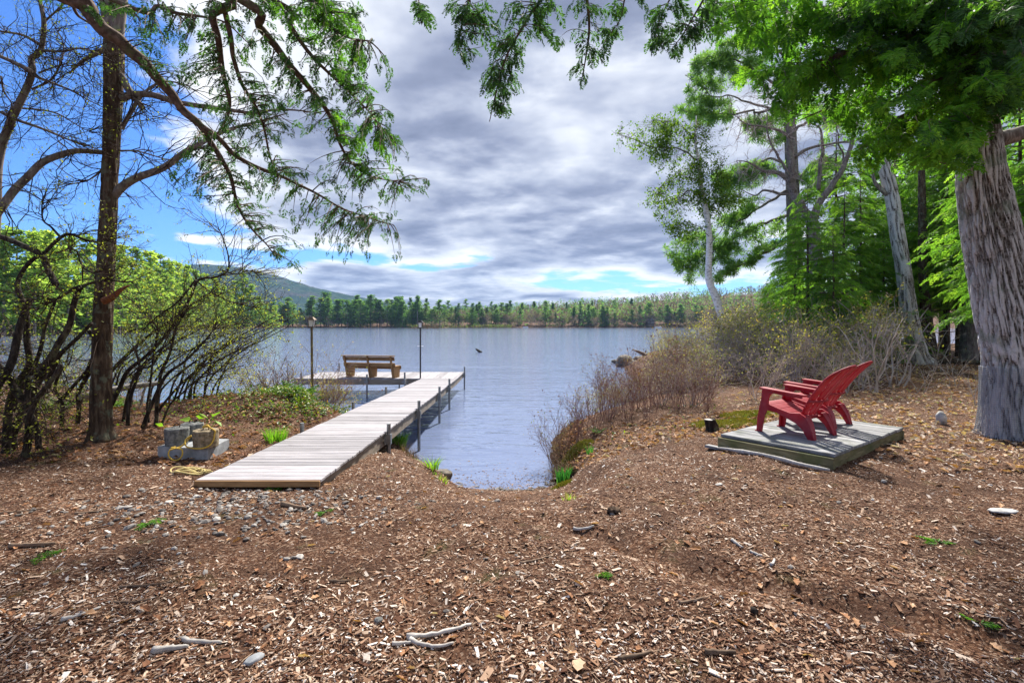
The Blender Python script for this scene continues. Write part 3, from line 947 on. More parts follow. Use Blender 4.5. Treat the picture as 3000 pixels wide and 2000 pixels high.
def make_chair(label, loc, rot):
    """moulded adirondack chair; local +Y is the way it faces"""
    r = thing('garden_chair', label, 'chair', loc, 'red chairs on the platform', rot)
    # seat: curved slats from front (high) to back (low)
    ns, sw = 6, .50
    prof = [(.36, .335), (.335, .375), (.24, .355), (.13, .315), (.03, .275), (-.07, .24), (-.16, .225)]
    pr = np.array(prof)
    seg = spline(pr, 25)
    for k in range(ns):
        a = int(k * 24 / ns)
        b = int((k + 1) * 24 / ns)
        s = seg[a:b + 1]
        # shrink a little for the gap
        s = s[0] + (s - s[0]) * .93
        t = norm(np.gradient(s, axis=0))
        nrm = np.stack([-t[:, 1], t[:, 0]], -1)
        poly = np.vstack([s, (s + nrm * .016)[::-1]])
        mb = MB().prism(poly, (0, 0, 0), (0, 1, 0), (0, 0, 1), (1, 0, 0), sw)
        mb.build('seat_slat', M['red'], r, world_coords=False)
    # side frames: rear leg + rail + front leg + arm, one moulded shape each
    for s in (-1, 1):
        out = [(.40, .0), (.335, .0), (.30, .20), (.265, .285), (.14, .27), (0.0, .215), (-.10, .17), (-.17, .11), (-.235, .0), (-.305, .0), (-.285, .08), (-.255, .17), (-.21, .26), (-.14, .30), (-.02, .29), (.12, .325), (.25, .365), (.245, .43), (.225, .48),
               (.19, .505), (-.16, .475), (-.16, .505), (.18, .54), (.30, .545), (.325, .53), (.335, .42), (.355, .33), (.385, .18)]
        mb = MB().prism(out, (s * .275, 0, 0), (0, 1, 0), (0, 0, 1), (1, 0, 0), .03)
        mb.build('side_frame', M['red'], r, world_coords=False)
        # broad flange of each leg
        for nm, pts, wd in (('front_leg', [(.385, .0), (.365, .2), (.345, .34), (.322, .50)], [.075, .085, .085, .06]), ('rear_leg', [(-.30, .0), (-.275, .1), (-.24, .19), (-.19, .27)], [.07, .095, .12, .14])):
            pp_ = spline(np.array(pts), 10)
            ww = spl1(wd, 10)
            V = []
            for j in range(10):
                for du, dv in ((0, 0), (-ww[j] * s, 0), (-ww[j] * s, .014), (0, .014)):
                    V.append((s * .288 + du, pp_[j][0] + (dv if nm == 'rear_leg' else -dv), pp_[j][1]))
            Q = []
            for j in range(9):
                for e_ in range(4):
                    a, b = j * 4 + e_, j * 4 + (e_ + 1) % 4
                    Q.append((a, b, b + 4, a + 4))
            Q += [(0, 3, 2, 1), (36, 37, 38, 39)]
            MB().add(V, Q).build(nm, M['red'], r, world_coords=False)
        # foot lip
        MB().box((s * .262, .385, .008), (.07, .06, .016)).build('foot', M['red'], r, world_coords=False)
        # armrest: flat board, wider in front
        arm = [(-.055, .33), (.05, .33), (.058, .28), (.05, .05), (.028, -.20), (-.03, -.22), (-.045, .05), (-.06, .28)]
        ez = norm(np.array([0, .08, -1.0]))
        mb = MB().prism(arm, (s * .288, 0, .532), (s, 0, 0), norm(np.array([0, 1, .085])), np.array([0, -.085, 1.0]) / 1.0036, .022)
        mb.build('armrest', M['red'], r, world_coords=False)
    # back: five fanned slats in a shallow dish, pointed arch outline
    nsl = 5
    base_y, base_z, lean, BH = -.13, .215, math.radians(33), .80
    def backpt(u, t):
        # u -1..1 across, t 0..1 up
        half = .16 + .08 * math.sin(min(t * 1.15, 1) * math.pi * .5)
        curve = .06 * (u * u) + .035 * math.sin(t * math.pi)
        x = u * half
        along = t * BH
        bend = .10 * t * t
        return np.array([x, base_y - math.sin(lean) * along + curve - bend * .35, base_z + math.cos(lean) * along])
    def ttop(u):
        return 0.70 + .30 * math.sqrt(max(0, 1 - (abs(u) / 1.02) ** 2.2))
    nt = 14
    for k in range(nsl):
        u0, u1 = -1 + 2 * k / nsl + .07, -1 + 2 * (k + 1) / nsl - .07
        us = np.linspace(u0, u1, 5)
        V = []
        for side in (0, 1):
            for j in range(nt):
                for u in us:
                    p = backpt(u, ttop(u) * j / (nt - 1))
                    V.append(p + (np.array([0, -math.cos(lean), -math.sin(lean)]) * .014 if side else 0))
        m_ = len(us)
        Q = []
        idx = lambda sd, j, i: sd * nt * m_ + j * m_ + i
        for j in range(nt - 1):
            for i in range(m_ - 1):
                Q.append((idx(0, j, i + 1), idx(0, j, i), idx(0, j + 1, i), idx(0, j + 1, i + 1)))
                Q.append((idx(1, j, i), idx(1, j, i + 1), idx(1, j + 1, i + 1), idx(1, j + 1, i)))
            Q.append((idx(0, j, 0), idx(1, j, 0), idx(1, j + 1, 0), idx(0, j + 1, 0)))
            Q.append((idx(1, j, m_ - 1), idx(0, j, m_ - 1), idx(0, j + 1, m_ - 1), idx(1, j + 1, m_ - 1)))
        for i in range(m_ - 1):
            Q.append((idx(0, nt - 1, i), idx(1, nt - 1, i), idx(1, nt - 1, i + 1), idx(0, nt - 1, i + 1)))
            Q.append((idx(1, 0, i), idx(0, 0, i), idx(0, 0, i + 1), idx(1, 0, i + 1)))
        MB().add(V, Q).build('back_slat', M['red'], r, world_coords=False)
    # rim round the back and a cross rib where the arms meet it
    us = np.linspace(-1, 1, 33)
    rim = [backpt(-1, t) for t in np.linspace(.02, ttop(-1), 10)[:-1]] + [backpt(u, ttop(u)) for u in us] + [backpt(1, t) for t in np.linspace(ttop(1), .02, 10)[1:]]
    MB().tube(np.array(rim) + np.array([0, -.008, -.004]), .013, 6).build('back_rim', M['red'], r, world_coords=False, smooth=True)
    for t, rr in ((.36, .016), (.08, .014)):
        rib = [backpt(u, t) + np.array([0, -.022, -.012]) for u in np.linspace(-1.05, 1.05, 13)]
        MB().tube(rib, rr, 6).build('back_rib', M['red'], r, world_coords=False, smooth=True)
    return r


f0 = (np.array([3.405, 6.665]) + np.array([3.78, 6.115])) / 2
face = norm(np.array([3.405, 6.665]) - np.array([3.78, 6.115]))
crot = math.atan2(face[1], face[0]) - math.pi / 2
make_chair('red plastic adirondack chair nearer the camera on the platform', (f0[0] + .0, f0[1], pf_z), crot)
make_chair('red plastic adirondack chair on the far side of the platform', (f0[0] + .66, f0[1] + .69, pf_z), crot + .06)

# ------------------------------------------------------------------ concrete slab with three mooring weights and rope
def on_z(px, py, z):
    D = F * (CZ - z) / (py - HY)
    return np.array([(px - CX) / F * D, D, z])
sz = CZ - 1.45
s_fl, s_fr, s_br = on_z(461, 1308, sz), on_z(610, 1313, sz), on_z(672, 1285, sz)
mb = MB()
bl = s_fl + (s_br - s_fr)
V = []
for p in (s_fl, s_fr, s_br, bl):
    V += [p - (0, 0, .15), p]
V = np.array(V)
mb.add(V, [(0, 2, 3, 1), (2, 4, 5, 3), (4, 6, 7, 5), (6, 0, 1, 7), (1, 3, 5, 7), (0, 6, 4, 2)])
slab = mb.build('concrete_slab', M['slab'])
tag(slab, 'flat grey concrete slab on the leaves left of the dock', 'slab')
bv = slab.modifiers.new('bevel', 'BEVEL'); bv.width = .006; bv.segments = 2


def weight(px, py, r, h, mat, label, taper=1.08):
    c = on_z(px, py, sz)
    root = thing('mooring_weight', label, 'mooring weight', c, 'concrete mooring weights on the slab')
    nseg, prof = 40, [(0, .001), (r * .96, .001), (r, .012), (r * taper, h - .018), (r * taper - .006, h - .005), (r * taper - .02, h), (r * .5, h + .004), (0, h + .004)]
    V, Q = [], []
    ang = np.linspace(0, 2 * math.pi, nseg, endpoint=False)
    pz = np.array(spline(np.array([(r * .98, 0), (r, .02), (r * taper, h - .02), (r * taper - .016, h), (r * .5, h + .006), (.004, h + .002)]), 22))
    A2, J2 = np.meshgrid(ang, np.arange(len(pz)))
    V = np.stack([np.cos(A2) * pz[J2, 0], np.sin(A2) * pz[J2, 0], pz[J2, 1]], -1).reshape(-1, 3)
    V = V * (1 + (fbm(V * 22 + px, 3, 4) - .5) * .014 / np.maximum(pz[J2.ravel(), 0], .05))[:, None]
    for j in range(len(pz) - 1):
        for i in range(nseg):
            i2 = (i + 1) % nseg
            Q.append((j * nseg + i, j * nseg + i2, (j + 1) * nseg + i2, (j + 1) * nseg + i))
    MB().add(V, Q).build('block', M[mat], root, smooth=True, world_coords=False)
    eye = [(-.03, 0, h - .02), (-.032, 0, h + .03), (-.012, 0, h + .055), (.012, 0, h + .055), (.032, 0, h + .03), (.03, 0, h - .02)]
    MB().tube(eye, .006, 6, 16).build('eye_bolt', M['iron'], root, world_coords=False)
    return c


c1 = weight(518, 1302, .120, .205, 'concrete', 'dark grey concrete mooring weight on the left of the slab', 1.1)
c2 = weight(563, 1285, .125, .20, 'concrete', 'grey concrete mooring weight at the back of the slab', 1.05)
c3 = weight(603, 1307, .135, .20, 'concrete_tan', 'tan concrete mooring weight with a yellow rope tied on top', 1.02)
mb = MB()
top = c3 + (0, 0, .205)
R3 = .146
kn = [top + np.array(v) for v in ((-.03, 0, .02), (.0, -.03, .035), (.035, 0, .03), (.0, .03, .045), (-.03, -.01, .03), (.02, -.02, .05), (.05, -.01, .025), (.09, -.03, .012), (R3 - .03, -.05, .008))]
kn += [c3 + np.array((R3 * math.cos(a) * 1.04, R3 * math.sin(a) * 1.04, z)) for a, z in ((-.35, .19), (-.42, .14), (-.5, .09), (-.75, .04), (-1.2, .012), (-1.8, .009), (-2.3, .009))]
kn += [c3 + np.array(v) for v in ((-.16, -.12, .03), (-.2, -.07, .09), (-.16, -.02, .13), (-.22, -.1, .03), (-.27, -.17, .012), (-.3, -.2, .0), (-.3, -.22, -.05), (-.25, -.23, -.1), (-.18, -.23, -.1), (-.14, -.225, -.05), (-.15, -.21, .008), (-.24, -.16, .014), (-.33, -.13, .016), (-.31, -.08, .012))]
mb.tube(np.array(kn), .009, 6, 160)
rope = mb.build('rope', M['rope'], smooth=True)
tag(rope, 'yellow rope knotted on the tan weight and looping over the slab edge', 'rope')
mb = MB()
g0 = G(560, 1383)
pts = []
for k in range(60):
    a = k * .42
    rr = .10 + .05 * math.sin(k * .31)
    x_ = g0[0] + math.cos(a) * rr * 1.5 + (k - 30) * .004 + .1 * math.sin(k * .11)
    y_ = g0[1] + math.sin(a) * rr * .8
    pts.append((x_, y_, gz1(x_, y_) + .014 + .012 * math.sin(k * 1.3) + .006))
mb.tube(np.array(pts), .009, 6, 260)
rope2 = mb.build('rope', M['rope_old'], smooth=True)
tag(rope2, 'faded yellow rope lying in coils on the ground before the slab', 'rope')
# ------------------------------------------------------------------ plant kit
def L1(p): return [(a[0] / 1.8023, a[1] / 1.8023, *a[2:]) for a in p]
def L2(p): return [(a[0] / 1.845, a[1] / 1.845 + 600, *a[2:]) for a in p]
def L6(p): return [(a[0] / 1.8024 + 1750, a[1] / 1.8024, *a[2:]) for a in p]


def frond_template(rng, n=8, w=.05):
    """flat hemlock spray along +X, length 1, drooping a little"""
    V, Q = [], []
    def quad(b, d, L, wd, drop):
        d = norm(np.array(d, float))
        s = np.array([-d[1], d[0], 0])
        i = len(V)
        m = b + d * L * .5
        V.extend([b, m + s * wd + (0, 0, .012), b + d * L + (0, 0, -drop), m - s * wd + (0, 0, .012)])
        Q.append((i, i + 1, i + 2, i + 3))
    for k in range(n):
        t = (k + .6) / n
        b = np.array([t, 0, -.14 * t * t])
        for s in (-1, 1):
            L = (.40 * (1 - t) ** .8 + .10) * rng.uniform(.7, 1.15)
            a = math.radians(rng.uniform(38, 62)) * s
            quad(b, (math.cos(a), math.sin(a), rng.normal(0, .12)), L, w * rng.uniform(.7, 1.1), .05 * rng.uniform(0, 2))
            if L > .25:
                b2 = b + np.array([math.cos(a), math.sin(a), 0]) * L * .45
                a2 = a + rng.uniform(-.7, .7)
                quad(b2, (math.cos(a2), math.sin(a2), rng.normal(0, .15)), L * .55, w * .8, .04)
    quad(np.array([.93, 0, -.12]), (1, 0, -.1), .16, w * .8, .02)
    return np.array(V), np.array(Q)


KIT = np.random.default_rng(5)
FRONDS = [frond_template(KIT) for _ in range(5)]
LEAF = (np.array([[0, 0, 0], [.5, .28, .06], [1, 0, 0], [.5, -.28, .06]]), np.array([[0, 1, 2, 3]]))
NARROW = (np.array([[0, 0, 0], [.5, .09, .03], [1, 0, 0], [.5, -.09, .03]]), np.array([[0, 1, 2, 3]]))


def tuft_template(rng, n=10, w=.06):
    V, Q = [], []
    for k in range(n):
        d_ = norm(rng.normal(size=3) * (1, 1, .75) + (.55, 0, .25))
        s = norm(np.cross(d_, rng.normal(size=3)))
        i = len(V)
        V += [np.zeros(3), d_ * .55 + s * w, d_ * rng.uniform(.75, 1.1), d_ * .55 - s * w]
        Q.append((i, i + 1, i + 2, i + 3))
    return np.array(V), np.array(Q)


TUFTS = [tuft_template(KIT) for _ in range(4)]


def scatter(mb, templates, org, dirs, size, rng, tint, up=(0, 0, 1), roll=.4):
    """add instances of random templates; tint per instance"""
    org, dirs = np.asarray(org, float), np.asarray(dirs, float)
    N = len(org)
    if not N:
        return
    size = np.broadcast_to(np.asarray(size, float), (N,))
    tint = np.broadcast_to(np.asarray(tint, float), (N,))
    which = rng.integers(0, len(templates), N)
    for k, (tv, tq) in enumerate(templates):
        s = which == k
        if s.any():
            X, Y, Z = frames(dirs[s], up, rng, roll)
            V, Q = inst(tv, tq, org[s], X, Y, Z, size[s])
            mb.add(V, Q, tint=np.clip(np.repeat(tint[s], len(tq)) + rng.normal(0, .07, s.sum() * len(tq)), 0, 1))


class Seeds:
    """starting points of many branches, grown level by level as arrays"""
    def __init__(self):
        self.s = []

    def add(self, p, d, L, r):
        self.s.append((*np.asarray(p, float), *np.asarray(d, float), L, r))

    def run(self, lvl, rng, wob=.22, up=0.0, nch=(5, 4, 3), ang=(.4, .9), ratio=(.35, .62), flat=1.0):
        a = np.array(self.s, float)
        p, d, L, r = a[:, :3], norm(a[:, 3:6]), a[:, 6], a[:, 7]
        tub, tips = [], []
        for lv in range(lvl, -1, -1):
            K = 6 if lv == lvl and lvl else (4 if lv else 3)
            B = len(p)
            pts = [p]
            for k in range(K - 1):
                d = norm(d + rng.normal(0, wob * (1.25 if K < 5 else 1), (B, 3)) * (1, 1, flat) + (0, 0, up))
                pts.append(pts[-1] + d * (L / (K - 1))[:, None])
            pts = np.stack(pts, 1)
            R = r[:, None] * np.linspace(1, .4 if lv else .5, K)[None]
            tub.append((pts, R))
            tips.append(pts[:, -1])
            if lv == 0:
                tips.append(pts[:, K // 2])
                break
            n_ = nch[min(len(nch) - 1, lv - 1)]
            tan = norm(np.gradient(pts, axis=1))
            own = np.repeat(np.arange(B), n_)
            t = rng.uniform(.22, .98, len(own))
            k = t * (K - 1)
            i = np.minimum(k.astype(int), K - 2)
            b = pts[own, i] + (pts[own, i + 1] - pts[own, i]) * (k - i)[:, None]
            tn = tan[own, i]
            aa = rng.uniform(*ang, len(own))[:, None]
            sd = norm(np.cross(tn, rng.normal(size=(len(own), 3))) * (1, 1, flat))
            p, d = b, tn * np.cos(aa) + sd * np.sin(aa)
            L = L[own] * rng.uniform(*ratio, len(own)) * (1.15 - .5 * t)
            r = np.maximum(r[own] * .5 * (1 - .4 * t), .0012)
        return tub, np.vstack(tips)


def add_tubes(mb, lst, n=3):
    """lst: (K,3)/(K,) single tubes or (B,K,3)/(B,K) batches"""
    by = {}
    for p, r in lst:
        if p.ndim == 2:
            p, r = p[None], r[None]
        by.setdefault(p.shape[1], []).append((p, r))
    for k, v in by.items():
        V, Q, T = tubes(np.concatenate([a for a, _ in v]), np.concatenate([b for _, b in v]), n, cap=False)
        mb.add(V, Q)


def limb(parent, pts, rad, mat, name='limb', n=8, samples=None, wob=.0):
    pts = spline(np.array(pts), samples or max(12, len(pts) * 5))
    rad = np.asarray(rad, float) * (.8 if mat is M['bark_limb'] else 1)
    if wob:
        pts = pts + (np.stack([vnoise(pts * 3 + k * 9, 50 + k) for k in range(3)], -1) - .5) * wob
    mb = MB()
    mb.tube(pts, spl1(rad, len(pts)), n)
    mb.build(name, mat, parent, smooth=True)
    return pts


def bark_trunk(parent, pts, rad, mat, name='trunk', nang=48, nlen=150, ridge=.02, freq=14, lenf=2.0, seed=0, plates=False):
    c = spline(np.array(pts), nlen)
    r = spl1(rad, nlen)
    tan = norm(np.gradient(c, axis=0))
    ref = np.array([0, 1.0, 0])
    u = norm(np.cross(tan, ref))
    v = np.cross(tan, u)
    a = np.linspace(0, 2 * math.pi, nang, endpoint=False)
    s = np.concatenate([[0], np.cumsum(np.linalg.norm(np.diff(c, axis=0), axis=1))])
    A, S = np.meshgrid(a, s)
    # ridges run up the stem, winding and splitting
    wv = fbm(np.stack([np.cos(A) * 2, np.sin(A) * 2, S * 1.2], -1).reshape(-1, 3), 3, seed + 1).reshape(A.shape)
    k = freq / (2 * math.pi)
    q = np.stack([np.cos(A + (wv - .5) * .5) * k, np.sin(A + (wv - .5) * .5) * k, S * lenf], -1).reshape(-1, 3)
    f = 1 - np.abs(2 * fbm(q, 2, seed + 2, .45).reshape(A.shape) - 1) * 3.2
    f2 = fbm(np.stack([np.cos(A) * k * 2.2, np.sin(A) * k * 2.2, S * lenf * 3.5], -1).reshape(-1, 3), 2, seed + 5).reshape(A.shape)
    f = f - 1.1 * np.clip(f2 - .52, 0, 1) * 4 * .35
    flare = 1 + .12 * np.sin(A * 5 + seed) * np.exp(-S / .25)
    R = (r[:, None] * flare) - ridge * np.clip(f, 0, 1) + (f2 - .5) * ridge * .5
    V = c[:, None, :] + R[..., None] * (np.cos(A)[..., None] * u[:, None, :] + np.sin(A)[..., None] * v[:, None, :])
    idx = np.arange(nang * nlen).reshape(nlen, nang)
    nx = np.roll(idx, -1, 1)
    Q = np.stack([idx[:-1], idx[1:], nx[1:], nx[:-1]], -1).reshape(-1, 4)
    tint = np.clip(f, 0, 1)[:-1].ravel()
    MB().add(V.reshape(-1, 3), Q, tint=tint).build(name, mat, parent, smooth=True)
    return c


def region_tips(poly, n, rng):
    poly = np.array([(p[0], p[1]) for p in poly], float)
    lo, hi = poly.min(0), poly.max(0)
    out = np.zeros((0, 2))
    while len(out) < n:
        q = rng.uniform(lo, hi, (n * 3, 2))
        out = np.vstack([out, q[in_poly(q[:, 0], q[:, 1], poly)]])
    return out[:n]


def to_px(p):
    return np.stack([CX + F * p[:, 0] / p[:, 1], HY - F * (p[:, 2] - CZ) / p[:, 1]], -1)


def branchlets(limbs, tips_px, rng, depth_sd=.3, sag=.12, K=6, r0=.008, reach=None):
    """thin branches from the nearest limb out to each tip"""
    smp = np.vstack([l for l in limbs])
    spx = to_px(smp)
    out = []
    for t in tips_px:
        d = np.hypot(spx[:, 0] - t[0], spx[:, 1] - t[1])
        # prefer attaching to wood that lies above the tip
        d = d + np.where(spx[:, 1] > t[1] + 10, 120, 0) + rng.uniform(0, 60, len(d))
        i = int(np.argmin(d))
        b = smp[i]
        D = b[1] + rng.normal(0, depth_sd)
        e = P(t[0], t[1], D)
        L = np.linalg.norm(e - b)
        if reach and L > reach:
            continue
        s = np.linspace(0, 1, K)[:, None]
        mid = (b + e) / 2 + rng.normal(0, .12, 3) * L + (0, 0, sag * L)
        pts = (1 - s) ** 2 * b + 2 * s * (1 - s) * mid + s ** 2 * e
        out.append((pts, np.linspace(r0, .0016, K)))
    return out


def spray(mb, twigs, rng, per, size, tint, droop=.5, templates=None, t0=.2, roll=.5, spread=.8):
    templates = templates or FRONDS
    O, Dv, S = [], [], []
    for pts, _ in twigs:
        L = np.linalg.norm(pts[-1] - pts[0])
        n = max(3, int(per * L)) if per > 0 else -per
        ts = np.sort(rng.uniform(t0, 1, n))
        ts[-1] = 1.0
        K = len(pts)
        for j, t in enumerate(ts):
            k = t * (K - 1)
            i = min(int(k), K - 2)
            b = pts[i] + (pts[i + 1] - pts[i]) * (k - i)
            tn = norm(pts[i + 1] - pts[i])
            side = norm(np.cross(tn, (0, 0, 1)) + 1e-6) * (1 if j % 2 else -1)
            dd = norm(tn + side * rng.uniform(0, spread) * (t < .99) + np.array([0, 0, -droop * rng.uniform(.2, 1.3)]) + rng.normal(0, .15, 3))
            O.append(b); Dv.append(dd); S.append(rng.uniform(*size))
    if O:
        n = len(O)
        scatter(mb, templates, O, Dv, np.array(S), rng, np.clip(rng.normal(tint, .17, n), 0, 1), roll=roll)
    return np.array(O)


# ------------------------------------------------------------------ hemlock limbs reaching in from the upper left
rg = np.random.default_rng(21)
base = np.array([-6.6, 4.4, gz1(-6.6, 4.4)])
hl = thing('hemlock_tree', 'tall hemlock whose drooping limbs hang over the left tree and the lake', 'tree', base)
tr = bark_trunk(hl, [base - (0, 0, .2), base + (.1, 0, 3), base + (.2, .05, 7), base + (.25, .1, 12)], [.34, .26, .22, .12], M['bark_dark'], nang=28, nlen=60, ridge=.02)
att = lambda z: np.array([-6.6 + .2, 4.4, z])
specs = [
    ([(400, 0, 4.55), (470, 60, 4.6), (540, 150, 4.65), (620, 200, 4.7), (680, 260, 4.75), (760, 330, 4.8), (830, 420, 4.9), (900, 510, 5.0), (960, 590, 5.05), (1050, 660, 5.1), (1100, 750, 5.2), (1170, 850, 5.25), (1220, 930, 5.3), (1250, 1030, 5.35), (1280, 1110, 5.4), (1330, 1210, 5.45), (1400, 1290, 5.5), (1440, 1345, 5.5)], [.09, .075, .066, .058, .046, .034, .022, .013, .006], 5.6),
    ([(1050, 660, 5.1), (1150, 740, 5.2), (1230, 820, 5.3), (1350, 880, 5.4), (1480, 930, 5.5), (1580, 985, 5.6), (1700, 1040, 5.7), (1850, 1120, 5.8), (1990, 1170, 5.9), (2080, 1190, 5.95)], [.035, .028, .02, .012, .005], None),
    ([(1165, -30, 4.2), (1120, 80, 4.3), (1150, 200, 4.4), (1165, 300, 4.5), (1180, 400, 4.6), (1210, 520, 4.7), (1200, 620, 4.75), (1150, 710, 4.8)], [.05, .036, .03, .022, .008], 6.3),
    ([(1265, -20, 4.4), (1370, 130, 4.6), (1440, 220, 4.7), (1520, 330, 4.8), (1620, 440, 4.9), (1700, 540, 5.0), (1760, 640, 5.1), (1800, 760, 5.2), (1860, 860, 5.3), (1960, 930, 5.4), (2100, 960, 5.5)], [.05, .043, .036, .03, .02, .012, .006], 6.6),
    ([(1180, 30, 4.3), (1220, 200, 4.4), (1235, 300, 4.5), (1280, 420, 4.6), (1340, 550, 4.7), (1370, 650, 4.8), (1410, 780, 4.9), (1450, 880, 5.0), (1490, 950, 5.05)], [.03, .025, .018, .012, .006], None),
    ([(1430, -20, 4.3), (1530, 130, 4.5), (1610, 250, 4.6), (1720, 370, 4.7), (1820, 470, 4.8), (1930, 580, 4.9), (2020, 680, 5.0)], [.03, .025, .018, .01, .005], 7.0),
    ([(690, 40, 4.4), (830, 30, 4.5), (940, 70, 4.5), (1080, 95, 4.6), (1200, 130, 4.7), (1330, 240, 4.8)], [.026, .022, .017, .01, .005], 6.2),
    ([(1580, -20, 4.4), (1700, 100, 4.6), (1800, 180, 4.7), (1900, 210, 4.8), (1970, 220, 4.9)], [.022, .018, .01, .005], 7.2),
    ([(380, -10, 4.7), (420, 80, 4.8), (480, 130, 4.9), (560, 200, 5.0)], [.02, .016, .01, .005], None),
]
limbs = []
for pts, rad, z in specs:
    w3 = PL(L1(pts), 5)
    if z:
        a0 = att(z)
        w3 = np.vstack([a0, (a0 * .45 + w3[0] * .55) + (0, 0, .25), w3])
        rad = [rad[0] * 1.15] + rad
    limbs.append(limb(hl, w3, rad, M['bark_limb'], wob=.05))
poly = L1([(250, 0), (430, 60), (700, 140), (800, 330), (930, 430), (1000, 560), (1040, 730), (900, 900), (880, 1040), (1080, 1050), (1290, 1150), (1300, 1320), (1430, 1330), (1590, 1440), (1640, 1370), (1600, 1230), (1830, 1400), (1870, 1310), (1980, 1350), (2190, 1390), (2090, 1270), (2120, 1110), (2030, 1050), (2200, 1050), (2305, 965), (2170, 900), (2170, 780), (2080, 700), (2070, 560), (1960, 480), (2060, 420), (2060, 330), (1960, 300), (2000, 210), (1900, 150), (1960, 60), (1900, 0)])
tw = branchlets(limbs, region_tips(poly, 560, rg), rg, .35, .10)
mb = MB(); add_tubes(mb, tw)
mb.build('branchlets', M['bark_limb'], hl, kind='stuff')
mb = MB()
pos_ = spray(mb, tw, rg, 8, (.06, .125), .4, .75)
mb.build('foliage', M['hemlock_shade_paint'], hl, kind='stuff')
# denser green at the top, where the crown thickens
poly2 = L1([(1430, 0), (1900, 0), (1880, 150), (1920, 330), (1960, 520), (1900, 540), (1800, 420), (1720, 260), (1560, 180), (1450, 90)])
poly3 = L1([(1720, 500), (1980, 680), (2100, 860), (2090, 960), (1900, 900), (1780, 700)])
tw = branchlets(limbs, np.vstack([region_tips(poly2, 80, rg), region_tips(poly3, 40, rg)]), rg, .4, .1)
mb = MB(); add_tubes(mb, tw)
mb.build('branchlets', M['bark_limb'], hl, kind='stuff')
mb = MB()
spray(mb, tw, rg, 9, (.08, .15), .4, .6)
mb.build('foliage', M['hemlock'], hl, kind='stuff')
cn = pos_[rg.random(len(pos_)) < .35] + rg.normal(0, .02, (1, 3)) - (0, 0, .08)
oc = (np.array([[0, 0, .5], [.22, 0, 0], [0, .22, 0], [-.22, 0, 0], [0, -.22, 0], [0, 0, -.5]]), np.array([[0, 1, 2], [0, 2, 3], [0, 3, 4], [0, 4, 1], [5, 2, 1], [5, 3, 2], [5, 4, 3], [5, 1, 4]]))
X, Y, Z = frames(rdir(len(cn), rg), (0, 0, 1), rg)
V, T = inst(oc[0], oc[1], cn, X, Y, Z, rg.uniform(.014, .022, len(cn)))
MB().add(V, None, T).build('cones', M['cone'], hl, kind='stuff')

# sprays hanging in from above at the top centre
base = np.array([-1.6, -1.9, gz1(-1.6, -1.9)])
hc = thing('hemlock_tree', 'hemlock behind the viewer with bough tips hanging down over the open sky', 'tree', base)
bark_trunk(hc, [base - (0, 0, .2), base + (0, 0, 4), base + (.1, .1, 9)], [.3, .24, .14], M['bark_dark'], nang=24, nlen=40)
limbs = []
S = 1.2755
for pts, rad in (
    ([(1200, -160, 3.6), (1280, -60, 4.0), (1220, 30, 4.2), (1170, 120, 4.3), (1140, 210, 4.4), (1125, 280, 4.45)], [.03, .02, .012, .008, .004]),
    ([(1330, -160, 3.6), (1340, -40, 3.9), (1350, 60, 4.2), (1345, 130, 4.3), (1335, 190, 4.35)], [.025, .018, .01, .004]),
    ([(1060, -150, 3.6), (1080, -30, 4.0), (1060, 60, 4.1), (1050, 120, 4.2)], [.02, .015, .01, .004]),
    ([(1500, -150, 3.7), (1440, -20, 4.1), (1425, 40, 4.2), (1390, 90, 4.3)], [.02, .012, .006, .003]),
    ([(1640, -170, 3.8), (1560, -40, 4.2), (1520, 30, 4.3), (1500, 90, 4.4)], [.02, .015, .008, .004]),
    ([(1680, -150, 3.8), (1620, -10, 4.2), (1580, 60, 4.3), (1540, 115, 4.4)], [.02, .014, .008, .003]),
    ([(930, -150, 3.7), (960, -30, 4.0), (965, 30, 4.1), (962, 50, 4.1)], [.014, .01, .006, .003])):
    w3 = PL([(a * S, b * S, c) for a, b, c in pts], 4)
    a0 = base + (0, 0, 6.4)
    limbs.append(limb(hc, np.vstack([a0, a0 * .5 + w3[0] * .5 + (0, 0, .5), w3]), [.045] + rad, M['bark_limb'], wob=.03))
sets = [([(1010, 0), (1430, 0), (1430, 50), (1390, 120), (1360, 140), (1340, 205), (1310, 160), (1300, 90), (1240, 90), (1200, 130), (1170, 240), (1125, 295), (1110, 180), (1150, 110), (1050, 130), (1040, 60)], 130),
        ([(1470, 0), (1645, 0), (1640, 90), (1550, 125), (1480, 110), (1500, 50)], 55), ([(945, 0), (985, 0), (980, 45), (960, 52)], 8)]
tp = np.vstack([region_tips([(a * S, b * S) for a, b in pl_], nn, rg) for pl_, nn in sets])
tw = branchlets(limbs, tp, rg, .15, .05, r0=.005)
mb = MB(); add_tubes(mb, tw)
mb.build('branchlets', M['bark_limb'], hc, kind='stuff')
mb = MB()
pos_ = spray(mb, tw, rg, 8, (.08, .15), .35, 1.1)
mb.build('foliage', M['hemlock_shade_paint'], hc, kind='stuff')
cn = pos_[rg.random(len(pos_)) < .4] - (0, 0, .07)
X, Y, Z = frames(rdir(len(cn), rg), (0, 0, 1), rg)
V, T = inst(oc[0], oc[1], cn, X, Y, Z, rg.uniform(.014, .02, len(cn)))
MB().add(V, None, T).build('cones', M['cone'], hc, kind='stuff')

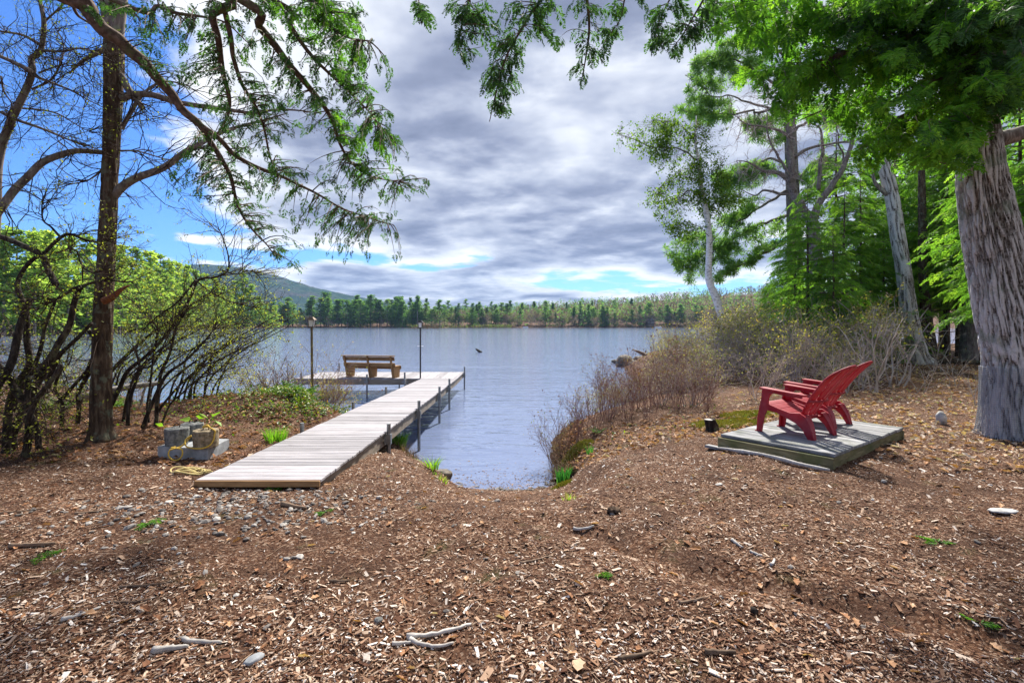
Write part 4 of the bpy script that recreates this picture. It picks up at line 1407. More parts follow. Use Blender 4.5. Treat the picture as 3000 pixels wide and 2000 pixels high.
# ------------------------------------------------------------------ dense hemlock canopy at the upper right
base = np.array([8.2, 5.4, gz1(8.2, 5.4)])
hr = thing('hemlock_tree', 'dense dark green hemlock whose low boughs roof the right-hand side', 'tree', base)
bark_trunk(hr, [base - (0, 0, .2), base + (-.05, 0, 3), base + (-.1, .1, 7), base + (-.1, .1, 13)], [.34, .27, .22, .1], M['bark_dark'], nang=28, nlen=60)
limbs = []
for pts, rad, z in (
    ([(2253, 120, 5.2), (2100, 240, 5.2), (1950, 330, 5.3), (1800, 410, 5.3), (1650, 480, 5.4), (1560, 540, 5.5)], [.06, .045, .03, .018, .008], 5.2),
    ([(2253, -30, 5.2), (2000, 90, 5.4), (1750, 170, 5.5), (1500, 235, 5.6), (1250, 300, 5.8), (1050, 360, 6.0), (850, 400, 6.2)], [.06, .05, .04, .03, .018, .008], 6.0),
    ([(2253, 290, 5.0), (2120, 420, 5.0), (2000, 540, 5.1), (1900, 660, 5.1), (1820, 790, 5.2), (1780, 880, 5.2)], [.05, .035, .025, .012, .006], 4.6),
    ([(2250, 200, 5.6), (2050, 330, 5.8), (1850, 470, 6.0), (1650, 590, 6.2), (1500, 680, 6.4), (1380, 790, 6.5)], [.05, .035, .025, .015, .006], 5.3),
    ([(2200, -100, 5.2), (1800, -40, 5.6), (1400, 20, 6.0), (1100, 60, 6.3), (850, 110, 6.6), (680, 170, 6.8)], [.06, .05, .035, .02, .008], 6.8),
    ([(2100, -160, 5.0), (1600, -90, 5.3), (1200, -60, 5.6), (900, -20, 5.9), (650, 40, 6.2)], [.05, .04, .03, .02, .008], 7.2),
    ([(2253, 60, 6.4), (1900, 250, 6.6), (1600, 380, 6.8), (1350, 500, 7.0), (1180, 590, 7.2), (1050, 640, 7.3)], [.05, .04, .03, .02, .006], 5.8),
    ([(2253, 420, 6.4), (2200, 520, 6.4), (2150, 600, 6.5), (2050, 660, 6.5)], [.03, .02, .012, .006], 4.4)):
    w3 = PL(L6(pts), 5.5)
    a0 = base + (0, 0, z - base[2])
    limbs.append(limb(hr, np.vstack([a0, w3]), [rad[0] * 1.2] + rad, M['bark_limb'], wob=.05))
polyA = L6([(560, -60), (2253, -60), (2253, 520), (2120, 560), (2090, 520), (2000, 640), (1960, 860), (1900, 930), (1850, 830), (1740, 880), (1640, 800), (1560, 860), (1400, 860), (1330, 820), (1420, 720), (1250, 600), (1120, 640), (1070, 600), (950, 600), (920, 500), (1010, 420), (840, 440), (700, 450), (760, 370), (900, 340), (820, 240), (680, 200), (580, 150), (610, 60)])
tp = region_tips(polyA, 760, rg)
tw = branchlets(limbs, tp, rg, .45, .06)
mb = MB(); add_tubes(mb, tw)
mb.build('branchlets', M['bark_limb'], hr, kind='stuff')
mb = MB()
spray(mb, tw, rg, 9, (.13, .28), .6, .45)
mb.build('foliage', M['hemlock'], hr, kind='stuff')
polyB = L6([(1350, -60), (2253, -60), (2253, 480), (2100, 500), (1900, 420), (1700, 430), (1500, 300), (1300, 200), (1200, 60)])
tw = branchlets(limbs, region_tips(polyB, 240, rg), rg, .5, .05)
mb = MB(); add_tubes(mb, tw)
mb.build('branchlets', M['bark_limb'], hr, kind='stuff')
mb = MB()
spray(mb, tw, rg, 9, (.16, .32), .4, .4)
mb.build('foliage', M['hemlock_shade_paint'], hr, kind='stuff')

# ------------------------------------------------------------------ left tree beside the slab
rg = np.random.default_rng(31)
b0 = G(298, 1288)
lt = thing('hardwood_tree', 'slim rough-barked tree standing in the leaves left of the concrete slab', 'tree', b0)
D = b0[1]
tpx = [(298, 1296), (296, 1240), (297, 1100), (303, 900), (311, 750), (319, 600), (325, 450), (331, 300), (334, 180), (334, 110)]
trunk = bark_trunk(lt, PL(tpx, D), [.185, .13, .118, .112, .103, .098, .097, .108, .118, .114], M['bark_dark'], nang=72, nlen=260, ridge=.014, freq=16, lenf=3.0, seed=3)
limbs = [trunk[40:]]
for pts, rad in (
    ([(334, 125), (322, 50), (310, -40), (300, -200)], [.10, .09, .085, .07]), ([(336, 125), (350, 40), (358, -60), (370, -220)], [.10, .085, .08, .065]),
    (L1([(600, 1030), (640, 990), (700, 955), (830, 900), (920, 850), (1050, 760), (1130, 715, 7.1), (1250, 670, 7.3), (1400, 630, 7.5), (1520, 600, 7.6)]), [.06, .055, .05, .045, .038, .03, .024, .016, .008]),
    (L1([(640, 520), (700, 500), (790, 500), (870, 520), (940, 545), (1060, 565), (1200, 580, 7.1), (1330, 595, 7.2), (1440, 585, 7.3), (1560, 585, 7.4), (1700, 600, 7.5)]), [.05, .045, .04, .036, .032, .027, .02, .014, .006]),
    (L1([(640, 680), (660, 640), (700, 570), (740, 515), (800, 460), (880, 430), (1000, 455)]), [.03, .028, .024, .018, .012, .006]),
    (L1([(560, 805), (430, 795, 6.7), (330, 810, 6.6), (230, 850, 6.5), (150, 940, 6.4), (60, 1020, 6.3), (0, 1100, 6.2), (-80, 1200, 6.1)]), [.03, .036, .04, .042, .045, .045, .045]),
    (L1([(620, 230), (540, 270), (460, 310), (400, 350), (360, 390)]), [.05, .034, .026, .018, .01]),
    (L1([(640, 400), (690, 490), (720, 530), (755, 570)]), [.05, .045, .035, .028]),
    (L1([(630, 795), (720, 800), (800, 820), (860, 840), (900, 870)]), [.014, .01, .007, .003]),
    (L1([(560, 860), (520, 910), (470, 945), (455, 955)]), [.018, .014, .008, .004])):
    w3 = PL(pts, D)
    limbs.append(limb(lt, w3, rad, M['bark_grey'], wob=.03))
# broken stub with torn orange wood
mb = MB().tube(PL(L2([(560, 520), (605, 500), (650, 460), (700, 435)]), D - .12), [.05, .045, .03, .006], 7, 12)
mb.build('broken_stub', plainmat('torn_wood', (0.22, 0.08, 0.03), .9, 0, .4, 20, .5), lt, label='torn reddish stub of a broken branch')
out = Seeds()
for l in limbs[1:]:
    for k in range(int(len(l) * .55)):
        i = rg.integers(3, len(l) - 1)
        dv = norm(l[min(i + 1, len(l) - 1)] - l[i - 1])
        dv = norm(dv * .6 + rg.normal(0, .6, 3) * (1, .7, 1))
        out.add(l[i], dv, rg.uniform(.3, .9), .008)
for k in range(40):
    i = rg.integers(60, len(trunk) - 1)
    out.add(trunk[i], norm(rg.normal(0, 1, 3) * (1, .5, .3) + (0, 0, -.1)), rg.uniform(.3, .8), .006)
out, tp = out.run(2, rg, .28, .03, (4, 3))
mb = MB(); add_tubes(mb, out)
mb.build('twigs', M['twig_dark'], lt, kind='stuff')
sel = tp[rg.random(len(tp)) < .22]
mb = MB(); scatter(mb, [LEAF], sel, rdir(len(sel), rg), rg.uniform(.015, .035, len(sel)), rg, rg.uniform(.1, .7, len(sel)))
k = rg.integers(30, 130, 70)
lv = trunk[k] + rg.normal(0, .10, (70, 3)) - (0, .16, 0)
scatter(mb, [LEAF], lv, rdir(70, rg), rg.uniform(.03, .055, 70), rg, .85)
mb.build('buds', M['spring'], lt, kind='stuff')

# ------------------------------------------------------------------ bare tree at the left edge
e0 = np.array([P(-40, 1200, 6.3)[0], 6.3, 0]); e0[2] = gz1(e0[0], e0[1])
et = thing('hardwood_tree', 'thin bare grey tree at the far left edge, branching against the sky', 'tree', e0)
tp_ = np.vstack([e0 - (0, 0, .1), PL([(-30, 900)] + L1([(-10, 900), (40, 680), (90, 560), (140, 460), (170, 370), (165, 310), (215, 260), (230, 120), (205, 0), (190, -120)]), 6.4)])
limbs = [limb(et, tp_, [.08, .07, .055, .045, .042, .04, .036, .034, .03, .026, .02, .016], M['bark_grey'], 'trunk', 10, wob=.03)]
for pts, rad in (
    ([(170, 375), (100, 340), (0, 295), (-90, 270)], [.025, .022, .02, .018]), ([(215, 262), (330, 265), (440, 255), (540, 300), (600, 330)], [.018, .014, .01, .006, .003]),
    ([(215, 235), (120, 185), (20, 165), (-60, 150)], [.02, .016, .012, .008]), ([(180, 395), (260, 425), (370, 470), (460, 520), (530, 560)], [.018, .014, .011, .007, .004]),
    ([(90, 570), (200, 580), (310, 600), (420, 660), (500, 700)], [.014, .011, .009, .006, .003]), ([(165, 470), (270, 410), (320, 320), (330, 230), (290, 140)], [.016, .013, .01, .007, .003]),
    ([(0, 590), (120, 650), (250, 690), (350, 730), (450, 760), (520, 790)], [.02, .018, .014, .01, .007, .003]),
    ([(0, 400), (15, 480), (60, 560), (20, 620)], [.012, .01, .007, .004]), ([(230, 130), (300, 60), (380, -20)], [.014, .01, .006]), ([(200, 380), (280, 350), (360, 330), (450, 360)], [.012, .009, .006, .003])):
    limbs.append(limb(et, PL(L1(pts), 6.4 + rg.normal(0, .15)), rad, M['bark_grey'], n=6, wob=.04))
out = Seeds()
for l in limbs:
    for k in range(int(len(l) * .8)):
        i = rg.integers(2, len(l) - 1)
        dv = norm(norm(l[min(i + 1, len(l) - 1)] - l[i - 1]) * .6 + rg.normal(0, .6, 3))
        out.add(l[i], dv, rg.uniform(.25, .7), .006)
out, tp = out.run(2, rg, .28, .05, (4, 3))
mb = MB(); add_tubes(mb, out)
mb.build('twigs', M['twig_dark'], et, kind='stuff')
sel = tp[rg.random(len(tp)) < .4]
mb = MB(); scatter(mb, [LEAF], sel, rdir(len(sel), rg), rg.uniform(.015, .035, len(sel)), rg, rg.uniform(0, .6, len(sel)))
mb.build('buds', M['spring'], et, kind='stuff')

# ------------------------------------------------------------------ black-stemmed thicket on the left
def thicket(label, base_px, stems, D, twn=.8, seed=0, leaves=.35, tw_len=(.25, .6)):
    r2 = np.random.default_rng(seed)
    b = P(base_px[0], base_px[1], D); b[2] = gz1(b[0], b[1])
    root = thing('alder_shrub', label, 'shrub', b, 'black-stemmed shrubs on the left bank')
    ls = []
    for pts, r0, r1 in stems:
        w3 = PL(L2(pts), D + r2.normal(0, .12))
        w3[:, 1] += np.linspace(0, r2.normal(0, .25), len(w3))
        ls.append(limb(root, w3, [r0, (r0 + r1) / 2, r1], M['bark_stem'], 'stem', 8, wob=.03))
    out = Seeds()
    for l in ls:
        for k in range(int(len(l) * twn)):
            i = r2.integers(len(l) // 3, len(l) - 1)
            dv = norm(norm(l[min(i + 1, len(l) - 1)] - l[i - 1]) * .7 + r2.normal(0, .5, 3) + (.1, 0, .15))
            out.add(l[i], dv, r2.uniform(*tw_len), .006)
    out, tp = out.run(2, r2, .28, .03, (3, 3))
    mb = MB(); add_tubes(mb, out)
    mb.build('twigs', M['twig_dark'], root, kind='stuff')
    sel = tp[r2.random(len(tp)) < leaves]
    mb = MB(); scatter(mb, [LEAF], sel, rdir(len(sel), r2), r2.uniform(.02, .045, len(sel)), r2, r2.uniform(.3, 1, len(sel)))
    mb.build('leaves', M['spring'], root, kind='stuff')
    return root


thicket('black crooked shrub whose stems loop together at the far left', (40, 1310), [
    ([(437, 440), (400, 510), (360, 640), (290, 750), (210, 870), (150, 960), (90, 1070), (30, 1180), (-20, 1260), (-30, 1330)], .028, .055),
    ([(-20, 165), (120, 215), (240, 262), (310, 300), (350, 350), (400, 410), (437, 440)], .03, .034),
    ([(437, 440), (520, 415), (600, 410), (690, 405)], .02, .006), ([(240, 262), (320, 170), (365, 155), (430, 180), (510, 185), (570, 160)], .022, .008),
    ([(320, 170), (270, 120), (220, 80), (210, 0), (215, -60)], .014, .005), ([(437, 440), (380, 450), (300, 500), (240, 530), (180, 540)], .02, .008)], 6.1, .9, 1)
thicket('black shrub with a sawn-off pale stem top at the left edge', (120, 1320), [
    ([(240, 262), (160, 320), (120, 380), (108, 440), (130, 500), (155, 540), (170, 640), (180, 740), (185, 860), (130, 960), (95, 1080), (85, 1240), (90, 1340)], .02, .045),
    ([(163, 510), (168, 600), (180, 720), (186, 850), (170, 960), (150, 1100), (130, 1290)], .034, .045),
    ([(495, 640), (400, 720), (290, 800), (240, 850), (190, 920), (150, 1000)], .02, .035),
    ([(410, 250), (420, 330), (470, 360), (510, 320)], .008, .005), ([(310, 262), (380, 240), (410, 245), (440, 275)], .012, .005)], 6.25, .7, 2)
thicket('dark shrub stem curving in from the left edge beside a leaning pale log', (10, 1250), [
    ([(-30, 500), (10, 530), (60, 590), (85, 680), (95, 800), (120, 870), (150, 920), (160, 1010)], .03, .034),
    ([(-20, 860), (50, 920), (100, 990), (170, 1080), (200, 1150), (205, 1240), (190, 1340)], .035, .04),
    ([(150, 920), (160, 1100), (220, 1200), (235, 1310)], .03, .03), ([(330, 860), (280, 960), (210, 1050), (170, 1180)], .02, .03)], 6.0, .7, 3)
thicket('black shrub leaning right over the water from just right of the tree', (430, 1260), [
    ([(770, 1200), (830, 1060), (900, 920), (1000, 850), (1080, 770), (1150, 690), (1180, 660)], .03, .008), ([(600, 1080), (640, 990), (680, 900), (760, 830), (850, 740), (950, 620), (1010, 500), (1055, 405), (1130, 390), (1200, 350), (1205, 260), (1170, 160), (1140, 110)], .034, .006),
    ([(1055, 405), (1010, 470), (950, 540), (860, 600), (770, 680)], .016, .008), ([(1200, 350), (1280, 370), (1350, 350), (1400, 380)], .01, .004),
    ([(690, 1190), (700, 1050), (730, 930), (740, 850), (700, 760)], .026, .012), ([(1055, 405), (1120, 470), (1210, 520), (1290, 540), (1400, 570)], .012, .004)], 7.4, .8, 4, .55, (.3, .8))
thicket('black shrub of many slanting stems behind the concrete weights', (455, 1262), [
    ([(840, 1230), (870, 1030), (900, 900), (960, 780), (1010, 660), (1070, 580), (1100, 520)], .03, .008), ([(830, 1220), (850, 1120), (960, 980), (1050, 900), (1120, 860), (1250, 800), (1380, 740)], .024, .006),
    ([(660, 1190), (690, 1040), (740, 900), (820, 860), (900, 700), (930, 600)], .024, .008), ([(860, 1220), (930, 1080), (1010, 1010), (1080, 950), (1200, 900), (1350, 860)], .018, .005),
    ([(600, 900), (680, 800), (760, 720), (840, 650), (940, 560), (1040, 480), (1110, 440)], .03, .008), ([(800, 1210), (800, 1090), (830, 960), (850, 830), (880, 700), (890, 660), (840, 590), (760, 510), (650, 450), (600, 420)], .018, .006)], 7.9, .8, 5, .55, (.3, .8))
thicket('dark shrub between the left tree and the far-left stems', (180, 1290), [
    ([(480, 680), (490, 740), (460, 860), (380, 980), (330, 1040), (310, 1120), (280, 1210)], .03, .03), ([(300, 520), (250, 640), (230, 760), (180, 900), (120, 1010), (80, 1110)], .02, .03), ([(495, 830), (440, 900), (330, 1000), (250, 1060), (200, 1090)], .02, .03),
    ([(140, 760), (150, 900), (100, 1010), (60, 1150)], .018, .03), ([(330, 880), (280, 990), (300, 1080), (290, 1210)], .02, .024)], 7.2, .8, 6)
# a second rank further back on the bank, leaning to the water
r2 = np.random.default_rng(77)
for k, (bx, D, ln) in enumerate(((330, 9.0, .9), (420, 9.4, 1.0), (100, 9.6, .4), (520, 9.8, 1.0), (600, 10.2, .8))):
    b = P(bx, 1000, D); b[2] = gz1(b[0], b[1])
    zn = 'left of the slim tree' if bx < 240 else ('right behind the slim tree' if bx < 400 else 'behind the leaning black stems')
    root = thing('alder_shrub', 'slender dark shrub leaning to the water, ' + zn, 'shrub', b, 'slender dark shrubs ' + zn)
    ls = []
    for j in range(5):
        H = r2.uniform(1.5, 2.6)
        q_ = [b + r2.normal(0, .15, 3) * (1, 1, 0) - (0, 0, .1)]
        for s in (.3, .6, 1.0):
            q_.append(q_[0] + np.array([ln * H * s * s * r2.uniform(.6, 1.1), r2.normal(.2, .2) * s, H * s * (1 - .15 * s)]))
        ls.append(limb(root, q_, [.024, .016, .005], M['bark_stem'], 'stem', 6, wob=.05))
    out = Seeds()
    for l in ls:
        for _ in range(14):
            i = r2.integers(5, len(l) - 1)
            out.add(l[i], norm(norm(l[i] - l[i - 1]) + r2.normal(0, .5, 3)), r2.uniform(.3, .8), .005)
    out, tp = out.run(2, r2, .28, .03, (3, 3))
    mb = MB(); add_tubes(mb, out); mb.build('twigs', M['twig_dark'], root, kind='stuff')
    sel = tp[r2.random(len(tp)) < .45]
    mb = MB(); scatter(mb, [LEAF], sel, rdir(len(sel), r2), r2.uniform(.025, .055, len(sel)), r2, r2.uniform(.2, 1, len(sel)))
    mb.build('leaves', M['spring'], root, kind='stuff')
# ------------------------------------------------------------------ right-hand trees
rg = np.random.default_rng(41)
# big oak at the right edge
o0 = G(2985, 1276)
D = o0[1]
ok = thing('oak_tree', 'massive pale grey oak trunk with deep furrowed bark at the right edge', 'tree', o0)
opx = [(3000, 1300), (2992, 1268), (2984, 1200), (2978, 1057), (2940, 870), (2900, 666), (2874, 499), (2868, 333), (2855, 150), (2840, -100), (2830, -400)]
oak_c = bark_trunk(ok, PL(opx, D), [.56, .45, .385, .36, .335, .31, .265, .195, .17, .15, .13], M['bark_oak'], nang=220, nlen=250, ridge=.036, freq=74, lenf=3.0, seed=7)
for pts, rad in (([(2870, 420), (2960, 400), (3080, 360), (3250, 300)], [.12, .1, .08, .06]), ([(2860, 250), (2780, 120), (2700, -40), (2640, -200)], [.12, .1, .08, .06])):
    limb(ok, PL(pts, D), rad, M['bark_pale'], n=10)
# wire mesh wrapped round its foot
zz0, zz1 = o0[2] - .02, o0[2] + .92
wg = MB()
cs = oak_c
lev = np.linspace(zz0, zz1, 34)
cxy = np.stack([np.interp(lev, cs[:, 2], cs[:, 0]), np.interp(lev, cs[:, 2], cs[:, 1])], -1)
nlen = len(cs)
rr = np.interp(lev, cs[:, 2], spl1([.56, .45, .385, .36, .335, .31, .265, .195, .17, .15, .13], nlen)) + .022
na = 120
ang = np.linspace(0, 2 * math.pi, na, endpoint=False)
grid = np.stack([cxy[:, None, 0] + rr[:, None] * np.cos(ang), cxy[:, None, 1] + rr[:, None] * np.sin(ang), np.broadcast_to(lev[:, None], (34, na))], -1)
V, Q, T = tubes(np.concatenate([grid, grid[:, :1]], 1), np.full((34, na + 1), .0022), 3)
wg.add(V, Q)
V, Q, T = tubes(np.swapaxes(grid, 0, 1), np.full((na, 34), .0022), 3)
wg.add(V, Q)
g = wg.build('wire_tree_guard', M['wire'])
g['kind'] = 'thing'
tag(g, 'grey wire mesh wrapped round the foot of the big oak', 'tree guard')

# oaks and other trunks standing back on the right
def back_trunk(label, px, rad, D, mat='bark_oak', name='oak_tree', seed=0, ridge=.03):
    b = P(px[0][0], px[0][1], D); b[2] = gz1(b[0], b[1])
    r = thing(name, label, 'tree', b)
    w3 = PL(px, D); w3[0, 2] = b[2] - .1
    c = bark_trunk(r, w3, rad, M[mat], nang=64, nlen=170, ridge=ridge, freq=20, lenf=1.6, seed=seed)
    return r, c


t1, c1_ = back_trunk('grey oak trunk behind the red chairs, leaning left', [(2705, 1075), (2690, 1040), (2668, 940), (2648, 800), (2630, 690), (2612, 570), (2588, 470), (2570, 330), (2560, 150), (2550, -100)], [.46, .34, .27, .25, .24, .23, .22, .2, .17, .14], 19.0, seed=11)
for pts, rad in ((L6([(1570, 1060), (1510, 1010), (1465, 960), (1450, 880)]), [.1, .085, .06, .04]), (L6([(1550, 950), (1600, 800), (1640, 600)]), [.1, .08, .05])):
    limb(t1, PL(pts, 19.0), rad, M['bark_pale'], n=8)
t2, c2_ = back_trunk('straight grey conifer trunk just left of the big oak', [(2838, 1062), (2838, 1000), (2842, 880), (2846, 740), (2848, 500), (2850, 200)], [.33, .27, .25, .23, .2, .16], 20.0, 'bark_grey', 'spruce_tree', 13, .02)
out = Seeds()
for k in range(46):
    i = rg.integers(20, 165)
    a = rg.uniform(0, 6.28)
    out.add(c2_[i], (math.cos(a), math.sin(a) * .6, -.12), rg.uniform(.8, 2.2), .018)
out, tp = out.run(1, rg, .12, -.01, (5,), flat=.4)
mb = MB(); add_tubes(mb, out); mb.build('branches', M['twig_dark'], t2, kind='stuff')
back_trunk('thin dark trunk in the shade right of the leaning grey oak', [(2775, 1052), (2772, 900), (2768, 600), (2765, 300)], [.13, .11, .09, .06], 23.0, 'bark_dark', 'spruce_tree', 15, .01)
back_trunk('dark trunk close beside the leaning grey oak', [(2728, 1062), (2715, 940), (2705, 800), (2700, 500)], [.3, .2, .17, .12], 21.0, 'bark_dark', 'spruce_tree', 17, .02)

# ---- white birch
D = 23.0
b0 = np.array([P(2150, 1000, D)[0], D, 0]); b0[2] = gz1(b0[0], b0[1])
bi = thing('birch_tree', 'slim white birch leaning left over the shore shrubs', 'tree', b0)
bpx = [(2172, 1068), (2146, 1010), (2122, 945), (2097, 870), (2077, 821), (2077, 760), (2078, 693), (2069, 621), (2058, 566), (2050, 516), (2044, 460), (2036, 405), (2040, 340)]
w3 = PL(bpx, D); w3[0, 2] = b0[2] - .1
bt = limb(bi, w3, [.22, .2, .185, .17, .15, .14, .13, .12, .105, .09, .07, .045, .02], M['bark_birch'], 'trunk', 14, 60)
limbs = [bt[24:]]
for pts, rad in (
    ([(530, 850), (470, 800), (400, 780), (290, 775), (220, 745), (140, 715), (80, 700)], [.04, .035, .03, .02, .008]), ([(555, 1020), (480, 1010), (420, 1060), (340, 1090), (270, 1090)], [.03, .025, .015, .006]),
    ([(545, 960), (460, 930), (400, 920), (330, 1000)], [.025, .02, .012, .005]), ([(525, 760), (480, 700), (420, 650), (360, 640)], [.02, .015, .01, .004]),
    ([(575, 1130), (640, 1050), (700, 1030), (770, 1030)], [.025, .02, .012, .005]), ([(560, 1060), (620, 980), (650, 880), (690, 790)], [.025, .018, .012, .005]),
    ([(590, 1250), (540, 1200), (470, 1170), (410, 1190)], [.02, .015, .01, .005]), ([(595, 1290), (660, 1200), (700, 1150)], [.02, .014, .006])):
    limbs.append(limb(bi, PL(L6(pts), D + rg.normal(0, .4)), rad, M['bark_grey'], n=6, wob=.1))
poly = L6([(80, 680), (200, 640), (300, 640), (380, 610), (470, 640), (580, 640), (690, 680), (660, 850), (740, 1000), (780, 1050), (650, 1150), (560, 1180), (480, 1260), (400, 1220), (260, 1110), (280, 1010), (390, 900), (280, 850), (290, 800), (170, 780)])
tw = branchlets(limbs, region_tips(poly, 300, rg), rg, .5, .0, r0=.012)
out = Seeds()
for p_, r_ in tw:
    for _ in range(3):
        i = rg.integers(2, len(p_))
        out.add(p_[i], rg.normal(0, 1, 3) - (0, 0, .3), rg.uniform(.2, .55), .005)
out, tp = out.run(1, rg, .3, -.06, (4,))
mb = MB(); add_tubes(mb, tw); add_tubes(mb, out)
mb.build('twigs', M['bark_limb'], bi, kind='stuff')
# leaves crowd together in patches
den = fbm(tp * .9, 2, 4)
sel = tp[rg.random(len(tp)) < np.clip((den - .36) * 3.2, .08, 1)]
sel = np.repeat(sel, 3, 0) + rg.normal(0, .08, (len(sel) * 3, 3))
mb = MB(); scatter(mb, [LEAF], sel, rdir(len(sel), rg), rg.uniform(.08, .15, len(sel)), rg, rg.uniform(.0, .9, len(sel)))
mb.build('leaves', M['birch_leaf'], bi, kind='stuff')

# ---- old pine behind the birch
D = 29.0
p0 = np.array([P(2330, 1000, D)[0], D, 0]); p0[2] = gz1(p0[0], p0[1])
pn = thing('pine_tree', 'tall old pine with long level limbs behind the birch', 'tree', p0)
w3 = PL(L6([(1045, 1760), (1045, 1560), (1042, 1300), (1035, 1100), (1025, 850), (1015, 600), (1008, 380), (1000, 180), (990, -40)]), D); w3[0, 2] = p0[2] - .2
pc = limb(pn, w3, [.46, .42, .38, .36, .33, .3, .26, .2, .12], M['bark_grey'], 'trunk', 16, 60)
limbs = []
for pts in ([(1030, 1140), (930, 1160), (850, 1190), (720, 1260), (600, 1330), (480, 1380), (370, 1350)], [(1030, 1000), (900, 1060), (780, 1150), (680, 1180), (600, 1230)], [(1025, 880), (900, 840), (780, 870), (640, 930)],
            [(1015, 600), (880, 560), (740, 520), (600, 500), (470, 390)], [(1010, 520), (850, 380), (740, 320), (600, 300), (470, 350)], [(1012, 560), (860, 590), (720, 600), (560, 600), (420, 580)],
            [(1005, 300), (880, 240), (760, 200), (620, 260)], [(1040, 1100), (1130, 1040), (1230, 1000), (1330, 960)], [(1040, 1250), (900, 1330), (760, 1400), (660, 1480)], [(1020, 700), (1120, 640), (1230, 620), (1350, 640)], [(1035, 950), (1120, 880), (1200, 840)]):
    limbs.append(limb(pn, PL(L6(pts), D + rg.normal(0, .8)), [.09, .075, .05, .03, .012], M['bark_grey'], n=6, wob=.25))
polys = [([(350, 1290), (500, 1240), (640, 1250), (800, 1180), (960, 1180), (980, 1280), (800, 1420), (640, 1500), (480, 1500), (400, 1420)], 240), ([(460, 360), (600, 260), (700, 200), (860, 150), (920, 300), (700, 480), (600, 500), (480, 430)], 190),
         ([(400, 570), (500, 530), (700, 560), (720, 640), (560, 680), (450, 620)], 95), ([(590, 930), (760, 870), (900, 850), (960, 930), (800, 1000), (640, 1000)], 120), ([(1050, 950), (1180, 820), (1330, 880), (1350, 1000), (1200, 1060)], 90),
         ([(640, 1000), (820, 1060), (760, 1200), (640, 1180)], 55), ([(760, 640), (960, 660), (980, 780), (800, 760)], 60), ([(1080, 560), (1350, 580), (1380, 700), (1200, 680)], 60)]
tw = branchlets(limbs, np.vstack([region_tips(L6(a), b, rg) for a, b in polys]), rg, .6, .06, r0=.014, reach=3.2)
mb = MB(); add_tubes(mb, tw)
mb.build('branchlets', M['bark_grey'], pn, kind='stuff')
mb = MB(); spray(mb, tw, rg, -6, (.22, .42), .5, -.15, TUFTS, .35, 1.5)
mb.build('foliage', M['pine'], pn, kind='stuff')

# ---- crooked oak with bare spreading limbs
D = 20.0
k0 = np.array([P(2392, 1000, D)[0], D, 0]); k0[2] = gz1(k0[0], k0[1])
ck = thing('oak_tree', 'crooked bare oak with spreading forked limbs between birch and hemlocks', 'tree', k0)
limbs = []
for j, (pts, rad) in enumerate((
    ([(1165, 1740), (1160, 1568), (1150, 1350), (1130, 1180), (1090, 1110), (1050, 1040), (1035, 960), (1022, 850), (1015, 720), (1000, 600), (985, 480), (990, 380)], [.3, .27, .24, .22, .17, .15, .14, .12, .1, .08, .05, .02]),
    ([(1130, 1190), (1180, 1060), (1250, 960), (1310, 850), (1350, 740), (1370, 660), (1400, 560)], [.16, .13, .11, .09, .07, .05, .02]), ([(1050, 1010), (1000, 940), (930, 910), (880, 905), (800, 860), (740, 850)], [.1, .09, .08, .06, .03, .012]),
    ([(1015, 720), (960, 690), (880, 670), (780, 650), (700, 600)], [.06, .05, .035, .02, .008]), ([(1050, 1040), (960, 1020), (880, 1010), (820, 1025), (750, 1000)], [.07, .055, .04, .025, .01]),
    ([(1040, 830), (1130, 780), (1250, 760), (1400, 735)], [.07, .055, .04, .02]), ([(1170, 1000), (1180, 850), (1185, 740), (1170, 680), (1110, 630)], [.08, .065, .05, .035, .015]), ([(1030, 960), (980, 870), (940, 780), (900, 690), (890, 600)], [.06, .05, .04, .025, .01]),
    ([(1010, 650), (1060, 560), (1120, 500), (1200, 460)], [.05, .035, .02, .01]), ([(1310, 850), (1280, 770), (1270, 690), (1300, 600)], [.04, .03, .02, .01]))):
    limbs.append(limb(ck, PL(L6(pts), D + (0 if j == 0 else rg.normal(0, .3))), rad, M['bark_grey'], 'trunk' if j == 0 else 'limb', 10, wob=.12))
poly = L6([(680, 480), (900, 400), (1100, 480), (1400, 560), (1420, 740), (1300, 860), (1200, 960), (900, 1050), (740, 960), (640, 720)])
tw = branchlets(limbs, region_tips(poly, 170, rg), rg, .6, 0, r0=.016)
out = Seeds()
for p_, r_ in tw:
    for _ in range(3):
        i = rg.integers(2, len(p_))
        out.add(p_[i], rg.normal(0, 1, 3), rg.uniform(.3, .7), .008)
out, tp = out.run(1, rg, .3, .02, (4,))
mb = MB(); add_tubes(mb, tw); add_tubes(mb, out)
mb.build('twigs', M['twig_grey'], ck, kind='stuff')

